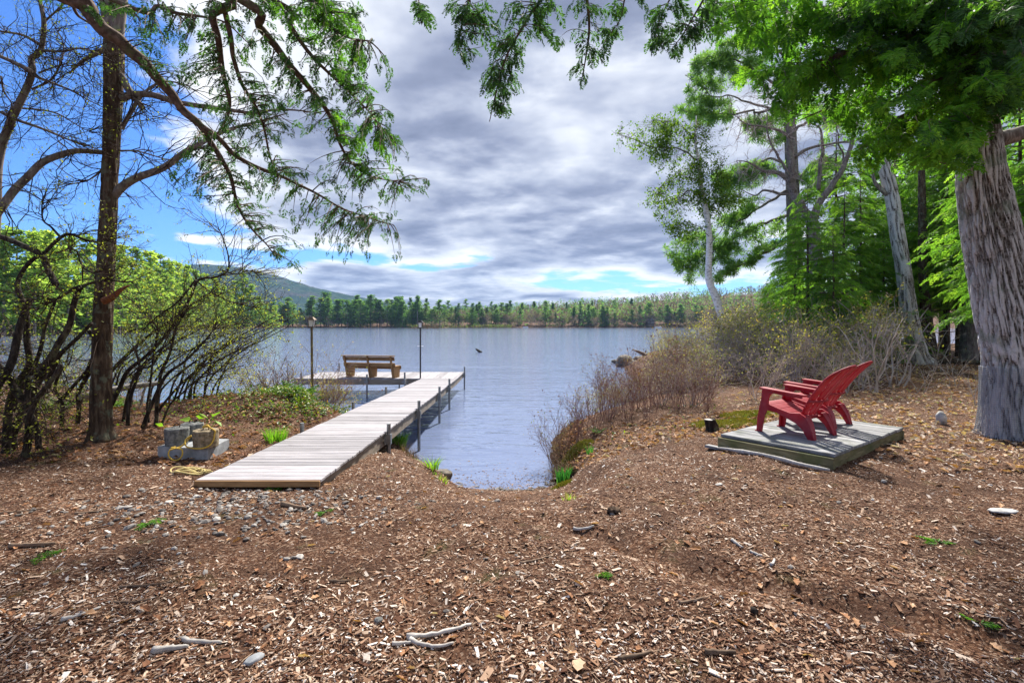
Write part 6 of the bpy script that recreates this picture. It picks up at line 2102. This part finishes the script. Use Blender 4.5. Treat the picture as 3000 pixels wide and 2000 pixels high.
def tuft(px, py, n, h, label, mat='grass', name='grass_tuft', cat='grass tuft', spread=.12, w=.006, lean=.5, tint=.55, D=None):
    c = G(px, py) if D is None else np.array([P(px, py, D)[0], D, gz1(P(px, py, D)[0], D)])
    r3 = np.random.default_rng(int(px))
    V, Q, tn = [], [], []
    for k in range(n):
        a = r3.uniform(0, 6.28); rr3 = spread * math.sqrt(r3.random())
        b = c + np.array([math.cos(a) * rr3, math.sin(a) * rr3, 0]); b[2] = gz1(b[0], b[1]) - .01 if n < 60 else c[2] - .01
        H = h * r3.uniform(.5, 1.15)
        o_ = np.array([math.cos(a), math.sin(a), 0]) * lean * H * r3.uniform(.2, 1.2) + np.array([r3.normal(0, .1), r3.normal(0, .1), 0]) * H
        s_ = norm(np.array([-o_[1], o_[0], 0]) + r3.normal(0, .3, 3) * (1, 1, 0)) * w * r3.uniform(.6, 1.2)
        i = len(V)
        for t in (0, .4, .75, 1.0):
            q_ = b + np.array([0, 0, H * (t - .25 * lean * t * t)]) + o_ * t * t
            ww = s_ * (1 - t ** 2 * .92)
            V += [q_ - ww, q_ + ww]
        for j in range(3):
            Q.append((i + 2 * j, i + 2 * j + 1, i + 2 * j + 3, i + 2 * j + 2)); tn.append(np.clip(r3.normal(tint, .18), 0, 1))
    o = MB().add(V, Q, tint=np.array(tn)).build(name, M[mat]); tag(o, label, cat)
    o['kind'] = 'thing'
    return o


tuft(1166, 1300, 260, .30, 'bright green grass tuft against the right side of the dock', spread=.15, w=.006)
tuft(808, 1293, 170, .24, 'green grass tuft along the left side of the dock', spread=.13, w=.006)
tuft(1266, 1372, 60, .22, 'thin grass tuft at the left edge of the cove', spread=.08, lean=.9, tint=.7)
tuft(1290, 1402, 45, .10, 'yellowish low grass beside the water-edge rock', spread=.09, tint=.9)
tuft(1665, 1462, 30, .10, 'wispy pale grass at the end of the beach', spread=.07, tint=.95)
tuft(1648, 1405, 46, .28, 'tall dark green iris clump on the right edge of the cove', 'iris', 'iris_clump', 'plant', .08, .012, .25, .55)
tuft(1728, 1330, 18, .18, 'small iris clump behind the moss hummock', 'iris', 'iris_clump', 'plant', .05, .011, .35, .7)
tuft(1672, 1335, 12, .18, 'few iris blades at the waterline beside the moss', 'iris', 'iris_clump', 'plant', .04, .011, .3, .6)


def moss(px, py, s, label, mat='moss', name='moss_mound', cat='moss'):
    c = G(px, py)
    r3 = np.random.default_rng(int(px + py))
    n = int(2600 * (s[0] / .3))
    a = r3.uniform(0, 6.28, n); rr3 = np.sqrt(r3.random(n))
    x, y = c[0] + np.cos(a) * rr3 * s[0], c[1] + np.sin(a) * rr3 * s[1]
    z = gz(x, y) + s[2] * np.clip(1 - rr3 ** 2, 0, 1) * (.6 + .6 * fbm(np.stack([x, y, 0 * x], -1) * 9, 2, 3))
    mb = MB()
    # a solid hummock under the fuzz
    k = 26
    gx_, gy_ = np.meshgrid(np.linspace(-1, 1, k), np.linspace(-1, 1, k))
    r_ = np.hypot(gx_, gy_).ravel()
    X_, Y_ = c[0] + gx_.ravel() * s[0], c[1] + gy_.ravel() * s[1]
    Z_ = gz(X_, Y_) + np.where(r_ < 1, s[2] * np.clip(1 - r_ ** 2, 0, 1) * (.6 + .6 * fbm(np.stack([X_, Y_, 0 * X_], -1) * 9, 2, 3)), -.05) - .012
    ii_ = np.arange(k * k).reshape(k, k)
    q_ = np.stack([ii_[:-1, :-1], ii_[:-1, 1:], ii_[1:, 1:], ii_[1:, :-1]], -1).reshape(-1, 4)
    mb.add(np.stack([X_, Y_, Z_], -1), q_, tint=.35)
    d_ = norm(np.stack([r3.normal(0, .6, n), r3.normal(0, .6, n), np.ones(n)], -1))
    scatter(mb, [NARROW], np.stack([x, y, z - .01], -1), d_, r3.uniform(.02, .05, n), r3, np.clip(r3.normal(.5, .22, n), 0, 1))
    o = mb.build(name, M[mat]); tag(o, label, cat); o['kind'] = 'thing'


moss(1690, 1322, (.30, .26, .13), 'olive moss hummock on the right bank of the cove')
moss(1645, 1415, (.16, .12, .06), 'mossy clump under the tall iris')
moss(2130, 1240, (.6, .35, .05), 'yellow-green moss patch behind the left end of the platform')
moss(2190, 1215, (.5, .3, .05), 'yellow moss spreading beyond the stump')

# low leafy plants on the left mound, and ferns
N = 5200
xs_, ys_ = rg.normal(-3.75, .42, N), rg.normal(9.4, .55, N)
xs2, ys2 = rg.normal(-4.6, 1.0, 1500), rg.normal(8.9, .8, 1500)
xs_, ys_ = np.concatenate([xs_, xs2]), np.concatenate([ys_, ys2])
k = (xs_ < -3.16) & (fbm(np.stack([xs_, ys_, 0 * xs_], -1) * 2.5, 2, 8) > .4)
xs_, ys_ = xs_[k], ys_[k]; z = gz(xs_, ys_); N = len(xs_)
mb = MB()
scatter(mb, [LEAF, LEAF], np.stack([xs_, ys_, z + rg.uniform(.02, .16, N)], -1), norm(np.stack([rg.normal(0, 1, N), rg.normal(0, 1, N), rg.normal(0, .4, N)], -1)), rg.uniform(.03, .065, N), rg, np.clip(rg.normal(.5, .25, N), 0, 1), roll=.6)
o = mb.build('ground_cover', M['ivy'], kind='stuff'); tag(o, 'glossy yellow-green ground cover on the bank beside the dock', 'plants')
N = 1500
xs_ = rg.uniform(1.0, 12, N); ys_ = rg.uniform(7.2, 16, N)
k = (fbm(np.stack([xs_, ys_, 0 * xs_], -1) * 1.1, 2, 18) > .55) & (xs_ > np.interp(ys_, [7, 9, 16], [1.0, 1.5, 8]))
xs_, ys_ = xs_[k], ys_[k]; N = len(xs_)
mb = MB(); scatter(mb, [LEAF], np.stack([xs_, ys_, gz(xs_, ys_) + rg.uniform(.01, .1, N)], -1), rdir(N, rg), rg.uniform(.03, .06, N), rg, np.clip(rg.normal(.45, .2, N), 0, 1))
o = mb.build('ground_cover', M['ivy'], kind='stuff'); tag(o, 'scattered small green leaves among the litter on the right', 'plants')


def fern(px, py, D, n, L, label):
    c = np.array([P(px, py, D)[0], D, 0]); c[2] = gz1(c[0], c[1])
    r3 = np.random.default_rng(int(px))
    mb = MB()
    a = np.arange(n) * 6.28 / n + r3.normal(0, .3, n)
    d_ = np.stack([np.cos(a), np.sin(a), r3.uniform(.3, .9, n)], -1)
    scatter(mb, FRONDS, np.repeat(c[None], n, 0), d_, r3.uniform(.7, 1.1, n) * L, r3, np.clip(r3.normal(.55, .15, n), 0, 1), roll=.2)
    o = mb.build('fern', M['fern']); tag(o, label, 'fern'); o['kind'] = 'thing'


for a in ((800, 1150, 9.9, 12, .5, 'fern at the crest of the left mound'), (850, 1150, 10.2, 14, .6, 'feathery fern just left of the old lamp post'), (880, 1170, 9.6, 12, .45, 'fern among the ground cover below the lamp post'), (905, 1140, 10.7, 12, .6, 'dark fern at the foot of the old lamp post'), (985, 1120, 10.9, 10, .5, 'fern hanging over the water right of the lamp post'),
          (640, 1130, 10.4, 12, .6, 'pale fern behind the black stems on the mound'), (560, 1110, 10.8, 12, .7, 'large pale fern in the brush left of the mound'), (330, 1120, 9.5, 10, .5, 'fern right beside the left tree'), (150, 1150, 9.0, 10, .6, 'fern under the far-left thicket'), (1750, 1310, 9.1, 8, .2, 'tiny fern right of the moss hummock')):
    fern(*a)
# broad leaves behind the weights
mb = MB()
c = c2 + (0, .12, .12)
O = np.array([c + (-.10, .04, .09), c + (-.02, .06, .1), c + (.1, .05, .11), c + (.16, .06, .13), c + (.2, .05, .08), c + (-.45, 0, .02), c + (-.42, .02, -.03)])
scatter(mb, [(np.array([[0, 0, 0], [.35, .42, .08], [1, 0, 0], [.35, -.42, .08]]), np.array([[0, 1, 2, 3]]))], O, np.array([(-1, -.3, .1), (.5, -.6, .5), (-.6, -.5, .6), (1, -.3, .6), (.9, -.3, -.6), (-.7, -.5, .4), (.6, -.6, .2)]), np.array([.15, .13, .14, .15, .13, .1, .1]), rg, .75)
for q_ in O:
    mb.tube([q_, np.array([c[0] + .02, c[1] + .02, gz1(c[0], c[1])])], .004, 3)
o = mb.build('broadleaf_seedling', M['grass']); tag(o, 'bright broad-leaved seedling behind the concrete weights', 'plant'); o['kind'] = 'thing'
# rotten root clod on the right bank
moss(1668, 1392, (.13, .11, .09), 'dark root clod beside the tall iris', 'tussock', 'earth_clod', 'earth clod')

# dead grass and sedge hanging over the bank edges
bank = [(-1.9, 9.4), (-1.5, 8.75), (-1.1, 8.1), (.62, 8.05), (.74, 8.7), (.76, 9.5), (.86, 10.4), (1.1, 11.2), (1.7, 12.3), (2.3, 13.2), (3.5, 14.9)]
bp = np.array(bank)
V, Q, tn = [], [], []
for k in range(2600):
    i = rg.integers(0, len(bp) - 1)
    if i == 2:
        continue
    q_ = bp[i] + (bp[i + 1] - bp[i]) * rg.random()
    x_ = q_[0] + rg.normal(0, .10) + (.12 if q_[0] > 0 else -.12)
    y_ = q_[1] + rg.normal(0, .12)
    z_ = gz1(x_, y_)
    if z_ < -.06:
        continue
    b = np.array([x_, y_, z_ - .01])
    H = rg.uniform(.08, .30)
    a = rg.uniform(0, 6.28)
    o_ = np.array([math.cos(a), math.sin(a), 0]) * H * rg.uniform(.2, .9) + np.array([-.25 if x_ > 0 else .25, 0, 0]) * H
    s_ = norm(np.array([-o_[1], o_[0], 0]) + 1e-6) * .004
    j = len(V)
    for t in (0, .5, 1.0):
        p_ = b + np.array([0, 0, H * (t - .35 * t * t)]) + o_ * t * t
        V += [p_ - s_ * (1 - .85 * t), p_ + s_ * (1 - .85 * t)]
    Q += [(j, j + 1, j + 3, j + 2), (j + 2, j + 3, j + 5, j + 4)]
    tn += [rg.random()] * 2
o = MB().add(V, Q, tint=np.array(tn)).build('bank_grass', M['reed'], kind='stuff')
tag(o, 'dry brown grass hanging over the edges of the cove', 'grass')
N = 1400
i = rg.integers(3, len(bp) - 1, N)
q_ = bp[i] + (bp[i + 1] - bp[i]) * rg.random(N)[:, None]
xs_, ys_ = q_[:, 0] + rg.normal(.25, .18, N), q_[:, 1] + rg.normal(0, .2, N)
litter(N, xs_, ys_, (.05, .10), .5, 'leaf_litter', 'dead leaves on the slope of the right bank of the cove')

# small stones and mud lumps along the waterline of the cove
N = 420
i = rg.integers(1, 8, N)
bl_ = np.array([(-1.5, 8.8), (-1.05, 8.05), (-.6, 7.72), (-.2, 7.74), (.1, 7.66), (.5, 7.82), (.66, 8.3), (.74, 9.0), (.75, 9.8)])
q_ = bl_[i - 1] + (bl_[i] - bl_[i - 1]) * rg.random(N)[:, None]
xs_, ys_ = q_[:, 0] + rg.normal(0, .10, N), q_[:, 1] + rg.normal(-.03, .12, N)
z = np.maximum(gz(xs_, ys_), -.02)
X, Y, Z = tilt_frames(N, rg, .2)
sc = rg.lognormal(-4.1, .55, N).clip(.007, .05)
V = (IV[None] * (1 + rg.uniform(-.25, .25, (N, len(IV), 1))) * np.stack([sc * rg.uniform(1, 1.8, N), sc, sc * rg.uniform(.35, .6, N)], -1)[:, None])
V = V[..., 0:1] * X[:, None] + V[..., 1:2] * Y[:, None] + V[..., 2:3] * Z[:, None] + np.stack([xs_, ys_, z + sc * .2], -1)[:, None]
T = (np.arange(N) * len(IV))[:, None, None] + IT[None]
o = MB().add(V.reshape(-1, 3), None, T.reshape(-1, 3), tint=np.repeat(rg.beta(1.2, 3.0, N), len(IT))).build('waterline_gravel', M['stone'], kind='stuff')
tag(o, 'dark pebbles and mud lumps along the waterline of the cove', 'gravel')

# green hemlock sprigs dropped on the mulch
for px, py, n, lab in ((2745, 1592, 5, 'fallen green hemlock sprig in the right foreground above the bare stripe'), (2870, 1832, 4, 'green sprig on the dark soil at lower right'), (122, 1635, 4, 'fallen green sprig at the left edge of the foreground'), (430, 1535, 5, 'green sprig on the mulch left of the gravel'), (815, 1430, 4, 'small green sprig on the pebbles at the dock end'), (955, 1505, 4, 'green sprig below the gravel in the centre left'), (1800, 1690, 3, 'thin green sprig in the chips below the bare stripe')):
    c = G(px, py)
    r3 = np.random.default_rng(int(px))
    a = r3.uniform(0, 6.28, n)
    mb = MB()
    O_ = np.stack([np.full(n, c[0]), np.full(n, c[1]), np.full(n, 0.0)], -1)
    O_[:, 2] = gz(O_[:, 0], O_[:, 1]) + .014
    scatter(mb, FRONDS, O_, np.stack([np.cos(a), np.sin(a), r3.uniform(.0, .2, n)], -1), r3.uniform(.07, .13, n), r3, .45, roll=.15)
    o = mb.build('hemlock_sprig', M['hemlock']); tag(o, lab, 'sprig'); o['kind'] = 'thing'
# ------------------------------------------------------------------ far shores
rg = np.random.default_rng(91)
HAZE = 0.00008


def far_pine_parts(seed, whorls=15, R=.17, low=.16, quads=5, full=1.0, mat='far_pine'):
    """pine, height 1"""
    r3 = np.random.default_rng(seed)
    tb = MB(); tb.tube([(0, 0, -.02), (.004, 0, .5), (0, 0, .985)], [.012, .008, .002], 6, 8)
    O, S = [], []
    for k in range(whorls):
        t = low + (1 - low) * (k + r3.uniform(-.2, .2)) / whorls
        rr_ = R * (np.clip((1 - t) * 1.5, 0, 1) ** .7) * r3.uniform(.65, 1.15) + .012
        for j in range(6):
            if r3.random() < .18:
                continue
            a = r3.uniform(0, 6.28); L = rr_ * r3.uniform(.6, 1.15)
            for s in np.linspace(.25, 1, 4):
                O.append([math.cos(a) * L * s, math.sin(a) * L * s, t + .02 * s + r3.normal(0, .006)]); S.append(.03 + .018 * r3.random())
    O = np.array(O); S = np.array(S) * full
    O = np.repeat(O, quads, 0) + r3.normal(0, .010, (len(O) * quads, 3)); S = np.repeat(S, quads)
    n = len(O)
    d_ = norm(np.stack([O[:, 0] * 8 + r3.normal(0, .6, n), O[:, 1] * 8 + r3.normal(0, .6, n), r3.normal(.1, .4, n)], -1))
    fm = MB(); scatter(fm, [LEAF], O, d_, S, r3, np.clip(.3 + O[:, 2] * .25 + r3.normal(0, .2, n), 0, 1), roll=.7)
    return [('trunk', tb.mesh('trunk', M['bark_grey']), None), ('crown', fm.mesh('crown', M[mat]), 'stuff')]


def far_broad_parts(seed, mat, n=420, tmpl=None, size=(.035, .06)):
    r3 = np.random.default_rng(seed)
    st_ = spline(np.array([(0, 0, -.02), (r3.normal(0, .02), r3.normal(0, .02), .3), (r3.normal(0, .04), r3.normal(0, .04), .62)]), 6)
    out = Seeds()
    for k in range(14):
        b = st_[r3.integers(2, 6)]
        out.add(b, norm(r3.normal(0, 1, 3) * (1, 1, .2) + (0, 0, 1.3)), r3.uniform(.22, .45), .005)
    out, tp = out.run(2, r3, .12, .03, (4, 4))
    out.append((st_, np.linspace(.011, .005, 6)))
    tb = MB(); add_tubes(tb, out)
    O = tp[r3.integers(0, len(tp), n)] + r3.normal(0, .018, (n, 3))
    d_ = norm(r3.normal(0, 1, (n, 3)) + (0, 0, .8))
    fm = MB(); scatter(fm, [tmpl or LEAF], O, d_, r3.uniform(*size, n), r3, np.clip(r3.normal(.5, .22, n), 0, 1), roll=1.0)
    return [('trunk', tb.mesh('trunk', M['twig_pale'], smooth=True), None), ('crown', fm.mesh('crown', M[mat]), 'stuff')]


PINES = [far_pine_parts(300), far_pine_parts(301, 13, .2, .28), far_pine_parts(302, 18, .15, .03), far_pine_parts(303, 12, .22, .22), far_pine_parts(304, 16, .17, .05), far_pine_parts(305, 9, .15, .62, 6)]
SHORE = [far_pine_parts(340, 15, .17, .12, 5, 1, 'shore_pine'), far_pine_parts(341, 13, .2, .2, 5, 1, 'shore_pine'), far_pine_parts(342, 17, .15, .05, 5, 1, 'shore_pine'), far_pine_parts(343, 12, .19, .3, 5, 1, 'shore_pine'), far_pine_parts(344, 16, .16, .1, 5, 1, 'shore_pine')]
GREENS = [far_broad_parts(310 + k, 'far_green', 520) for k in range(3)]
BARES = [far_broad_parts(320 + k, 'far_bare', 520, NARROW, (.07, .13)) for k in range(3)]


def zl_(px):
    for lim, t in ((110, 'behind the far-left stems'), (330, 'behind the slim left tree'), (560, 'right of the slim left tree')):
        if px < lim:
            return t
    return 'on the wooded point under the mountain'


def zf_(px):
    for lim, t in ((940, 'left of the old lamp post'), (1210, 'between the two lamp posts'), (1400, 'between the dock lamp and the snag'), (1640, 'right of the snag'), (1850, 'above the rocky point')):
        if px < lim:
            return t
    return 'near the cabin'


def plant(x, y, h, parts, name, label, cat, group, wide=1.0):
    b = (x, y, gz1(x, y))
    return place(name, label, cat, b, parts, group, rg.uniform(0, 6.28), (h * wide, h * wide, h))


# nearer wooded shore on the left
shoreL = np.array([(-240, 92), (-175, 102), (-118, 112), (-122, 150), (-140, 205), (-170, 300), (-186, 345)], float)
LABP, LABG = 'tall pine of the nearer wooded shore, ', 'light green young tree of the nearer wooded shore, '
cnt = 0
for k in range(210):
    i = rg.integers(0, len(shoreL) - 1)
    a, b = shoreL[i], shoreL[i + 1]
    p = a + (b - a) * rg.random()
    inl = rg.exponential(22)
    p = p + np.array([-1, .5]) * inl * .9 + (-2, 1)
    px = CX + F * p[0] / p[1]
    if not (-60 < px < 720):
        continue
    if rg.random() < .5:
        plant(p[0], p[1], rg.uniform(18, 29), SHORE[rg.integers(5)], 'pine_tree', LABP + zl_(px), 'tree', 'left shore pines ' + zl_(px), 1.15)
    else:
        plant(p[0], p[1], rg.uniform(8, 18), GREENS[rg.integers(3)], 'young_tree', LABG + zl_(px), 'tree', 'left shore young trees ' + zl_(px), 1.2)
# outermost pines of the left point
for px, D, ty in ((655, 330, 838), (690, 345, 822), (712, 352, 800), (735, 352, 832), (760, 358, 868), (630, 318, 815), (600, 300, 800), (575, 285, 790), (545, 262, 775), (500, 232, 762), (520, 250, 768), (470, 210, 745), (440, 190, 735), (400, 175, 725), (350, 160, 715), (300, 150, 705), (255, 142, 690), (200, 134, 690), (150, 128, 675), (100, 122, 680), (50, 118, 668), (10, 116, 672), (780, 370, 890), (805, 380, 895)):
    x = (px - CX) / F * D
    z0 = gz1(x, D)
    h = CZ + (HY - ty) / F * D - z0
    plant(x, D, h, SHORE[rg.integers(5)], 'pine_tree', LABP + zl_(px), 'tree', 'left shore pines ' + zl_(px), 1.2)

# far shore: the front row, tree by tree
LFP, LFB, LFG = 'dark pine in the far shore front row, ', 'bare pinkish-grey tree in the far shore front row, ', 'pale green tree in the far shore front row, '
for px in np.arange(700, 2120, 6.3):
    px = px + rg.normal(0, 4)
    D = np.interp(px, [690, 820, 1000, 1340, 1500, 1750, 2000, 2300], [515, 538, 522, 516, 545, 552, 540, 505]) + rg.uniform(4, 44)
    x = (px - CX) / F * D
    u = rg.random()
    z0 = gz1(x, D)
    left_ = px < 1330
    if u < (.66 if left_ else .36):
        ty = np.interp(px, [690, 900, 1000, 1100, 1250, 1400, 1700, 2000, 2100], [900, 880, 872, 875, 885, 895, 897, 895, 900]) + rg.normal(4, 9)
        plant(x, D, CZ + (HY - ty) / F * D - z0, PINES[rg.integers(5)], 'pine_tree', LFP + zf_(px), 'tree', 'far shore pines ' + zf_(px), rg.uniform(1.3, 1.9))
    elif u < .85:
        plant(x, D, rg.uniform(10, 18), BARES[rg.integers(3)], 'bare_tree', LFB + zf_(px), 'tree', 'far shore bare trees ' + zf_(px), 1.5)
    else:
        plant(x, D, rg.uniform(8, 15), GREENS[rg.integers(3)], 'young_tree', LFG + zf_(px), 'tree', 'far shore pale green trees ' + zf_(px), 1.6)
# crowns of taller pines breaking the skyline
for px, ty in ((1080, 866), (1100, 872), (1165, 868), (1178, 868), (1202, 872), (1225, 866), (1250, 874), (1285, 880), (1313, 878), (1365, 874), (1405, 884), (1440, 881), (1470, 884), (1495, 880), (1530, 886), (1565, 882), (1620, 886), (1660, 884), (1800, 876), (1850, 874), (1900, 874), (1925, 870), (1960, 874), (2010, 868), (1735, 880), (1700, 882), (1765, 880)):
    D = 620 + rg.uniform(-40, 60) + max(0, px - 1500) * .35
    x = (px - CX) / F * D
    z0 = gz1(x, D)
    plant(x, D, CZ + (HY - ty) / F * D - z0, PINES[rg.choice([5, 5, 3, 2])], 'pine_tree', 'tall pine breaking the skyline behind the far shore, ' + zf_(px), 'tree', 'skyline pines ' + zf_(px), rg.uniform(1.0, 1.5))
pc_ = P(1223, 953, 522)
plant(pc_[0], 522, CZ + (HY - 866) / F * 522 - gz1(pc_[0], 522), PINES[5], 'pine_tree', 'lone pine with a long bare pale trunk on the far shore', 'tree', None, 1.0)

# the wood behind, one mass
def mass(n, tmpl_fn, mat, label, ymin, ymax, name, hmin, hmax, pxr=(560, 2500)):
    mb = MB()
    px = rg.uniform(*pxr, n); D = ymin + (ymax - ymin) * rg.random(n)
    x = (px - CX) / F * D
    ok_ = in_poly(x, D, FAR)
    x, D = x[ok_], D[ok_]
    z = gz(x, D)
    H = rg.uniform(hmin, hmax, len(x))
    tmpl_fn(mb, x, D, z, H)
    o = mb.build(name, M[mat], kind='stuff'); tag(o, label, 'woodland')


def t_bare(mb, x, y, z, H):
    n = len(x); k = 20
    a = rg.uniform(0, 6.28, (n, k)); r = np.sqrt(rg.random((n, k))) * H[:, None] * .26; t = rg.uniform(.3, 1, (n, k))
    O = np.stack([x[:, None] + np.cos(a) * r, y[:, None] + np.sin(a) * r, z[:, None] + t * H[:, None] * .85], -1).reshape(-1, 3)
    d_ = norm(rg.normal(0, .5, O.shape) + (0, 0, 1))
    scatter(mb, [LEAF, NARROW], O, d_, np.repeat(H, k) * rg.uniform(.12, .24, n * k), rg, np.repeat(rg.random(n), k), roll=1.0)


def t_con(mb, x, y, z, H):
    n = len(x); k = 26
    t = rg.uniform(.1, 1, (n, k)); a = rg.uniform(0, 6.28, (n, k)); r = (1 - t) ** .8 * H[:, None] * .2 * rg.uniform(.3, 1, (n, k))
    O = np.stack([x[:, None] + np.cos(a) * r, y[:, None] + np.sin(a) * r, z[:, None] + t * H[:, None]], -1).reshape(-1, 3)
    d_ = norm(np.stack([np.cos(a).ravel(), np.sin(a).ravel(), rg.normal(0, .5, n * k)], -1))
    scatter(mb, [LEAF], O, d_, np.repeat(H, k) * rg.uniform(.10, .19, n * k), rg, np.repeat(rg.beta(2, 2.5, n), k), roll=.8)


mass(1500, t_bare, 'far_bare', 'pinkish-grey leafless wood rising behind the far shore', 545, 900, 'far_wood', 12, 17, (900, 2300))
mass(1300, t_con, 'far_pine', 'dark conifers mixed through the wood behind the far shore', 545, 950, 'far_wood', 12, 19, (640, 2400))
mass(260, t_bare, 'far_green', 'pale green leafing trees mixed through the far wood', 545, 900, 'far_wood', 11, 15, (760, 2400))
mass(240, t_con, 'shore_pine', 'conifers filling the wood on the left shore', 115, 420, 'far_wood', 15, 23, (-150, 690))
mass(130, t_bare, 'far_green', 'leafing trees filling the wood on the left shore', 115, 330, 'far_wood', 8, 15, (-150, 660))

# brush fringe along the far waterline
def fringe(line, n, h, mat, label, inset=4):
    line = np.array(line, float); mb = MB()
    i = rg.integers(0, len(line) - 1, n); t = rg.random(n)
    p = line[i] + (line[i + 1] - line[i]) * t[:, None]
    off = rg.uniform(0, inset, n)
    O = np.stack([p[:, 0] - (off if line[0, 0] < -100 and line[-1, 1] < 400 else 0), p[:, 1] + off, np.zeros(n)], -1)
    O[:, 2] = np.maximum(gz(O[:, 0], O[:, 1]), 0)
    k = 8
    O = np.repeat(O, k, 0) + np.stack([rg.normal(0, 1.2, n * k), rg.normal(0, 1.0, n * k), rg.uniform(0, h, n * k)], -1)
    scatter(mb, [LEAF, NARROW], O, norm(rg.normal(0, .6, O.shape) + (0, 0, .8)), rg.uniform(.6, 1.4, n * k), rg, np.repeat(rg.random(n), k), roll=1.0)
    o = mb.build('shore_brush', M[mat], kind='stuff'); tag(o, label, 'brush')


fringe([(-262, 500), (-215, 530), (-120, 513), (-40, 510), (0, 538), (90, 546), (180, 533), (270, 498), (420, 380)], 500, 1.2, 'reed', 'reddish-brown brush along the far waterline')
fringe([(-120, 512), (-40, 509), (0, 536)], 220, 3.0, 'far_green', 'olive marsh brush at the middle of the far shore', 8)
fringe([(-240, 92), (-118, 112), (-122, 150), (-140, 205), (-170, 300), (-186, 345)], 420, 2.6, 'reed', 'brown brush along the left shore waterline')
fringe([(-240, 92), (-118, 112), (-122, 150), (-140, 205), (-170, 300), (-186, 345)], 300, 3.4, 'far_green', 'green brush along the left shore waterline')
# small reed island
ic = P(1247, 960, 400)
n = 500
O = np.stack([ic[0] + rg.normal(0, 6.0, n), ic[1] + rg.normal(0, 2.5, n), np.zeros(n)], -1)
O[:, 2] = rg.uniform(0, 2.2, n) * np.exp(-((O[:, 0] - ic[0]) / 9) ** 2)
mb = MB(); scatter(mb, [LEAF, NARROW], O, norm(rg.normal(0, .6, O.shape) + (0, 0, .8)), rg.uniform(.7, 1.5, n), rg, rg.uniform(0, .6, n), roll=1.0)
o = mb.build('reed_island', M['reed'], kind='stuff'); tag(o, 'small island of brown reeds before the far shore', 'reeds')

# cabin and boats on the far shore
cp = P(1905, 950, 552)
cab = thing('cabin', 'dark brown lakeside cabin under the trees at the right of the far shore', 'cabin', (cp[0], 552, gz1(cp[0], 552)))
z0 = 2.2
mb = MB().box((0, 0, z0 + 2.2), (8, 6, 4.4)); mb.build('wall', M['cabin'], cab, world_coords=False)
MB().box((0, 0, z0 - 1.6), (7.6, 5.6, 3.2)).build('foundation', M['boulder'], cab, world_coords=False)
MB().prism([(-4.8, 0), (4.8, 0), (0, 2.8)], (0, 0, z0 + 4.4), (1, 0, 0), (0, 0, 1), (0, -1, 0), 7.2).build('roof', M['cabin_roof'], cab, world_coords=False)
for wx in (-2.4, 0, 2.4):
    wn = MB().box((wx, -3.03, z0 + 2.3), (1.5, .08, 1.5)).build('window', M['white_paint'], cab, world_coords=False)
    MB().box((wx, -3.09, z0 + 2.3), (1.2, .06, 1.2)).build('pane', M['pane'], wn, world_coords=False)


def boat(px, D, L, label):
    c = P(px, 960, D)
    r = thing('pontoon_boat', label, 'boat', (c[0], D, 0), 'boats moored on the far shore')
    MB().prism([(-L / 2, 0), (L / 2 - .5, 0), (L / 2, .45), (-L / 2, .45)], (0, 0, .05), (1, 0, 0), (0, 0, 1), (0, -1, 0), 2.2).build('hull', M['white_paint'], r, world_coords=False)
    MB().box((0, 0, .8), (L * .8, 2.0, .6)).build('cabin_rail', M['white_paint'], r, world_coords=False)
    for a in (-1, 1):
        for b in (-1, 1):
            MB().tube([(a * L * .3, b * .9, .5), (a * L * .3, b * .9, 2.3)], .05, 5).build('canopy_post', M['galv'], r, world_coords=False)
    MB().box((0, 0, 2.35), (L * .75, 2.2, .12)).build('canopy', M['cabin_roof'], r, world_coords=False)


boat(1928, 533, 8, 'white pontoon boat at the shore below the cabin')
boat(1540, 536, 6, 'small white pontoon boat at the middle of the far shore')

# ------------------------------------------------------------------ the air between here and the mountain
m = bpy.data.materials.new('haze')
m.use_nodes = True
n = NT(m.node_tree)
v = n.n('ShaderNodeVolumePrincipled', {'Color': (0.4, 0.63, 1.0), 'Density': HAZE, 'Anisotropy': 0.0})
n.n('ShaderNodeOutputMaterial', {'Volume': v.outputs[0]})
o = MB().box((0, 2050, 205), (6900, 4700, 420)).build('haze', m, kind='stuff')
tag(o, 'thin blue haze that pales the mountain across the lake', 'haze')
